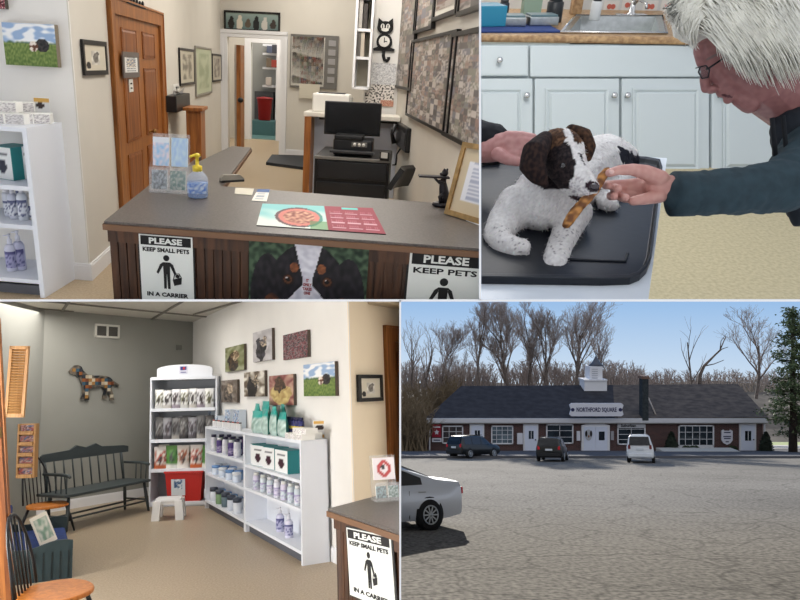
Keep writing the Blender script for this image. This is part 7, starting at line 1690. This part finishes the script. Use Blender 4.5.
# hair
hairm = mat('silver_hair', (216, 214, 204), .45, var=.12, scale=30, spec=.5)
cap_h = [('e', P(757, 30, YH + .01), (rp_(62, YH), rp_(50, YH), rp_(42, YH))), ('e', P(700, 16, YH), (rp_(24, YH), rp_(34, YH), rp_(24, YH))), ('e', P(790, 52, YH), (rp_(40, YH), rp_(46, YH), rp_(34, YH)))]
hr = fuse(cap_h, 'hair', hairm, pe, H0, .007, 4, None, disp=lambda c: .006 * nz(c.x * 30, c.y * 30, c.z * 60))
R_ = random.Random(11); sb = MB()
for i in range(2600):
    # strands leave the crown and sweep down over the brow, the cheek and the nape
    k = R_.random(); cl_ = math.sin(i * 1.7) * 3
    if k < .3:
        u0, v0 = 690 + 30 * R_.random(), -12 + 20 * R_.random(); f = R_.random(); u1, v1 = 666 + 30 * f + R_.gauss(0, 2), 12 + 32 * f + R_.gauss(0, 4); bow = (-9, 1); Ye = YH - .05 - .05 * R_.random()
    else:
        f = R_.random(); u0, v0 = 684 + 90 * f + cl_, -14 + 40 * R_.random() * (1 - .3 * f); L = 34 + 34 * R_.random()
        u1 = u0 + L * .75 + 8 * (1 - f); v1 = min(v0 + L * 1.05, (46 + (u1 - 700) * .62) if u1 < 760 else 84 + (u1 - 760) * .1) + R_.gauss(0, 3.5); bow = (7, -7); Ye = YH - .10 - .025 * R_.random()
    m1 = (u0 * .65 + u1 * .35 + bow[0], v0 * .65 + v1 * .35 + bow[1] * .6); m2 = (u0 * .3 + u1 * .7 + bow[0] * .8 + R_.gauss(0, 1.5), v0 * .3 + v1 * .7 + bow[1] * .5)
    d0_ = YH - .135 + .0009 * abs(u0 - 735) + .0012 * max(0, 20 - v0) * .3
    q = [g3(u0, v0, d0_), g3(*m1, YH - .14 - .012 * R_.random()), g3(*m2, YH - .13 - .02 * R_.random()), g3(u1, v1, Ye)]
    w = .0007 + .0009 * R_.random(); sb.tube(q, [w * 1.5, w * 1.6, w * 1.3, w * .4], 3, caps=False)
so_ = sb.build('hair_strands', mat('silver_hair_strand', (232, 230, 218), .4, var=.15, scale=20, spec=.5), hr); so_['kind'] = 'stuff'
# jacket
jk = mat('dark_teal_jacket', (44, 62, 70), .85, var=.15, scale=25, bump=.3)
jk2 = mat('charcoal_jacket', (28, 34, 42), .85, var=.15, scale=18, bump=.3)
wr = lambda c: .004 * nz(c.x * 22, c.y * 30, c.z * 26) + .0025 * nz(c.x * 70, c.y * 40, c.z * 40)
jb = [cap((822, 128, 2.0, 44), (832, 190, 2.0, 42), (850, 212, 2.05, 40)), cap((795, 128, 1.92, 22), (795, 160, 1.92, 18), (802, 206, 1.94, 16)), cap((793, 205, 1.90, 8), (799, 219, 1.9, 8)), cap((850, 150, 2.02, 52), (890, 240, 2.08, 62), (940, 340, 2.12, 74))]
fuse(jb, 'jacket', jk2, pe, H0, .008, 3, None, disp=wr)
sl_ = [cap((830, 140, 1.92, 40), (800, 176, 1.82, 31), (780, 186, 1.78, 27), (730, 192, 1.78, 23.5), (700, 193, 1.79, 22.5), (688, 194, 1.795, 21.5))]
b = MB()
slo = fuse(sl_, 'sleeve', jk, pe, H0, .006, 3, None, disp=lambda c: .005 * nz(c.x * 26, c.y * 20, c.z * 16) + .003 * nz(c.x * 70, c.y * 40, c.z * 40))
a, c = P(695, 194, 1.795) - H0, P(672.5, 194, 1.80) - H0; dr_ = rp_(22.5, 1.8)
MB().tube([a, a.lerp(c, .5), c, c.lerp(a, .05), a.lerp(c, .6)], [dr_ * .98, dr_ * 1.0, dr_ * 1.0, dr_ * .88, dr_ * .86], 28, caps=False).build('cuff', jk, slo)
for s_ in ((772, 118, 776, 160), (783, 116, 788, 170)): MB().tube([g3(s_[0], s_[1], 1.83), g3(s_[2], s_[3], 1.83)], .006, 6).build('lapel_seam', mat('jacket_seam', (18, 22, 28), .9), pe)
# ---- the hand of a second person on the puppy's back
H1 = W3(480, 150, 2.15)
p2 = thing('person', 'hand in a black sleeve resting behind the puppy at the left', 'person', BU, H1)
hc = [cap((400, 150, 2.2, 22), (470, 148, 2.18, 16), (494, 148, 2.16, 14), (506, 146, 2.14, 14)), cap((506, 146, 2.14, 13), (520, 144, 2.12, 9)),
      cap((508, 138, 2.12, 7.5), (522, 136.5, 2.09, 5.4), (533, 138, 2.08, 4.6)), cap((510, 143, 2.11, 7.5), (525, 142, 2.08, 5.6), (538, 144, 2.07, 4.6)), cap((510, 149, 2.11, 7.5), (524, 148.5, 2.08, 5.4), (535, 150, 2.08, 4.4)), cap((508, 154, 2.11, 7), (519, 155, 2.08, 5), (528, 156.5, 2.08, 4)), cap((498, 154, 2.1, 7), (508, 160, 2.08, 5.4), (518, 162, 2.07, 4.4))]
fuse(hc, 'body', paintmat('skin', .5, .4), p2, H1, .0038, 3, lambda co, n_: mix((204, 154, 148), (190, 134, 130), .5 + nz(co.x * 70, co.y * 70, co.z * 70)))
fuse([cap((410, 145, 2.22, 36), (470, 143, 2.2, 25), (490, 143, 2.19, 20))], 'sleeve', mat('black_sleeve', (18, 20, 26), .85, var=.2, scale=20), p2, H1, .006, 3, None, disp=wr)
# ------------------------------------------------------------------ light
def area(S, loc, size, power, col=(1, .95, .88), name='added_ceiling_lamp', rot=None, M=None):  # ceiling lamps added to light the rooms; no fixtures modelled
    l = bpy.data.lights.new(name, 'AREA'); l.shape = 'RECTANGLE'; l.size = size[0]; l.size_y = size[1]; l.energy = power; l.color = col
    o = bpy.data.objects.new(name, l); COL.objects.link(o); o.matrix_world = S.M @ Matrix.Translation(loc) @ (M if M is not None else Matrix()); return o
area(A, (0.2, 4.2, 3.5), (2.5, 1.5), 90)
area(A, (0.3, 8, 3.5), (3, 1.5), 140)
area(A, (-.8, 11.6, 3.5), (1.5, 1.5), 50)
area(A, (-1.7, 14.4, 3.4), (1.2, 1), 60)  # added lamp, only to brighten the hall
area(A, (-1.6, 16.7, 3.3), (1, 1), 50)  # added lamp, only to brighten the store room


area(C, (-3.4, 8.4, hC - .06), (2.4, 1.6), 95, (1, .96, .9))
area(C, (-4.6, 3.4, 1.3), (2.0, 1.6), 260, (1, .98, .95), 'added_side_light', M=Matrix.Rotation(R(-80), 4, 'Y') @ Matrix.Rotation(R(0), 4, 'Z'))  # added fill lamp left of the view, brightens the waiting room
area(B, (1.5, 3.4, 3.3), (2, 1.5), 22, (.9, .97, 1))
sun = bpy.data.lights.new('sun', 'SUN'); sun.energy = 9; sun.angle = R(.6); sun.color = (1, .93, .82)
so = bpy.data.objects.new('sun', sun); COL.objects.link(so)
sd = Vector((-.13, -1, -.19)).normalized(); so.rotation_euler = sd.to_track_quat('-Z', 'Y').to_euler()
w = bpy.data.worlds.new('sky'); scene.world = w; w.use_nodes = True; N = w.node_tree.nodes; L = w.node_tree.links
bg = N['Background']; tc = N.new('ShaderNodeTexCoord'); sx = N.new('ShaderNodeSeparateXYZ'); L.new(tc.outputs['Generated'], sx.inputs[0])
cr = N.new('ShaderNodeValToRGB'); mr = N.new('ShaderNodeMapRange'); mr.inputs[1].default_value = -.25; mr.inputs[2].default_value = .35
L.new(sx.outputs[2], mr.inputs[0]); L.new(mr.outputs[0], cr.inputs[0]); L.new(cr.outputs[0], bg.inputs[0])
e = cr.color_ramp.elements; e[0].position = 0; e[0].color = (*lin((120, 116, 108)), 1); e[1].position = 1; e[1].color = (*lin((120, 160, 215)), 1)
for p, c in ((.08, (150, 150, 145)), (.16, (220, 232, 242)), (.27, (196, 217, 239)), (.42, (152, 190, 232))):
    x = e.new(p); x.color = (*lin(c), 1)
bg.inputs[1].default_value = 1.0
lt = N.new('ShaderNodeMapRange'); lt.inputs[1].default_value = .1; lt.inputs[2].default_value = -.3; L.new(sx.outputs[1], lt.inputs[0])
mx = N.new('ShaderNodeMix'); mx.data_type = 'RGBA'; L.new(lt.outputs[0], mx.inputs[0]); L.new(cr.outputs[0], mx.inputs[6]); mx.inputs[7].default_value = (.86, .88, .93, 1)  # pale fill added to the sky behind the viewer, brightens rooms and boards
L.new(mx.outputs[2], bg.inputs[0])
clip_all()
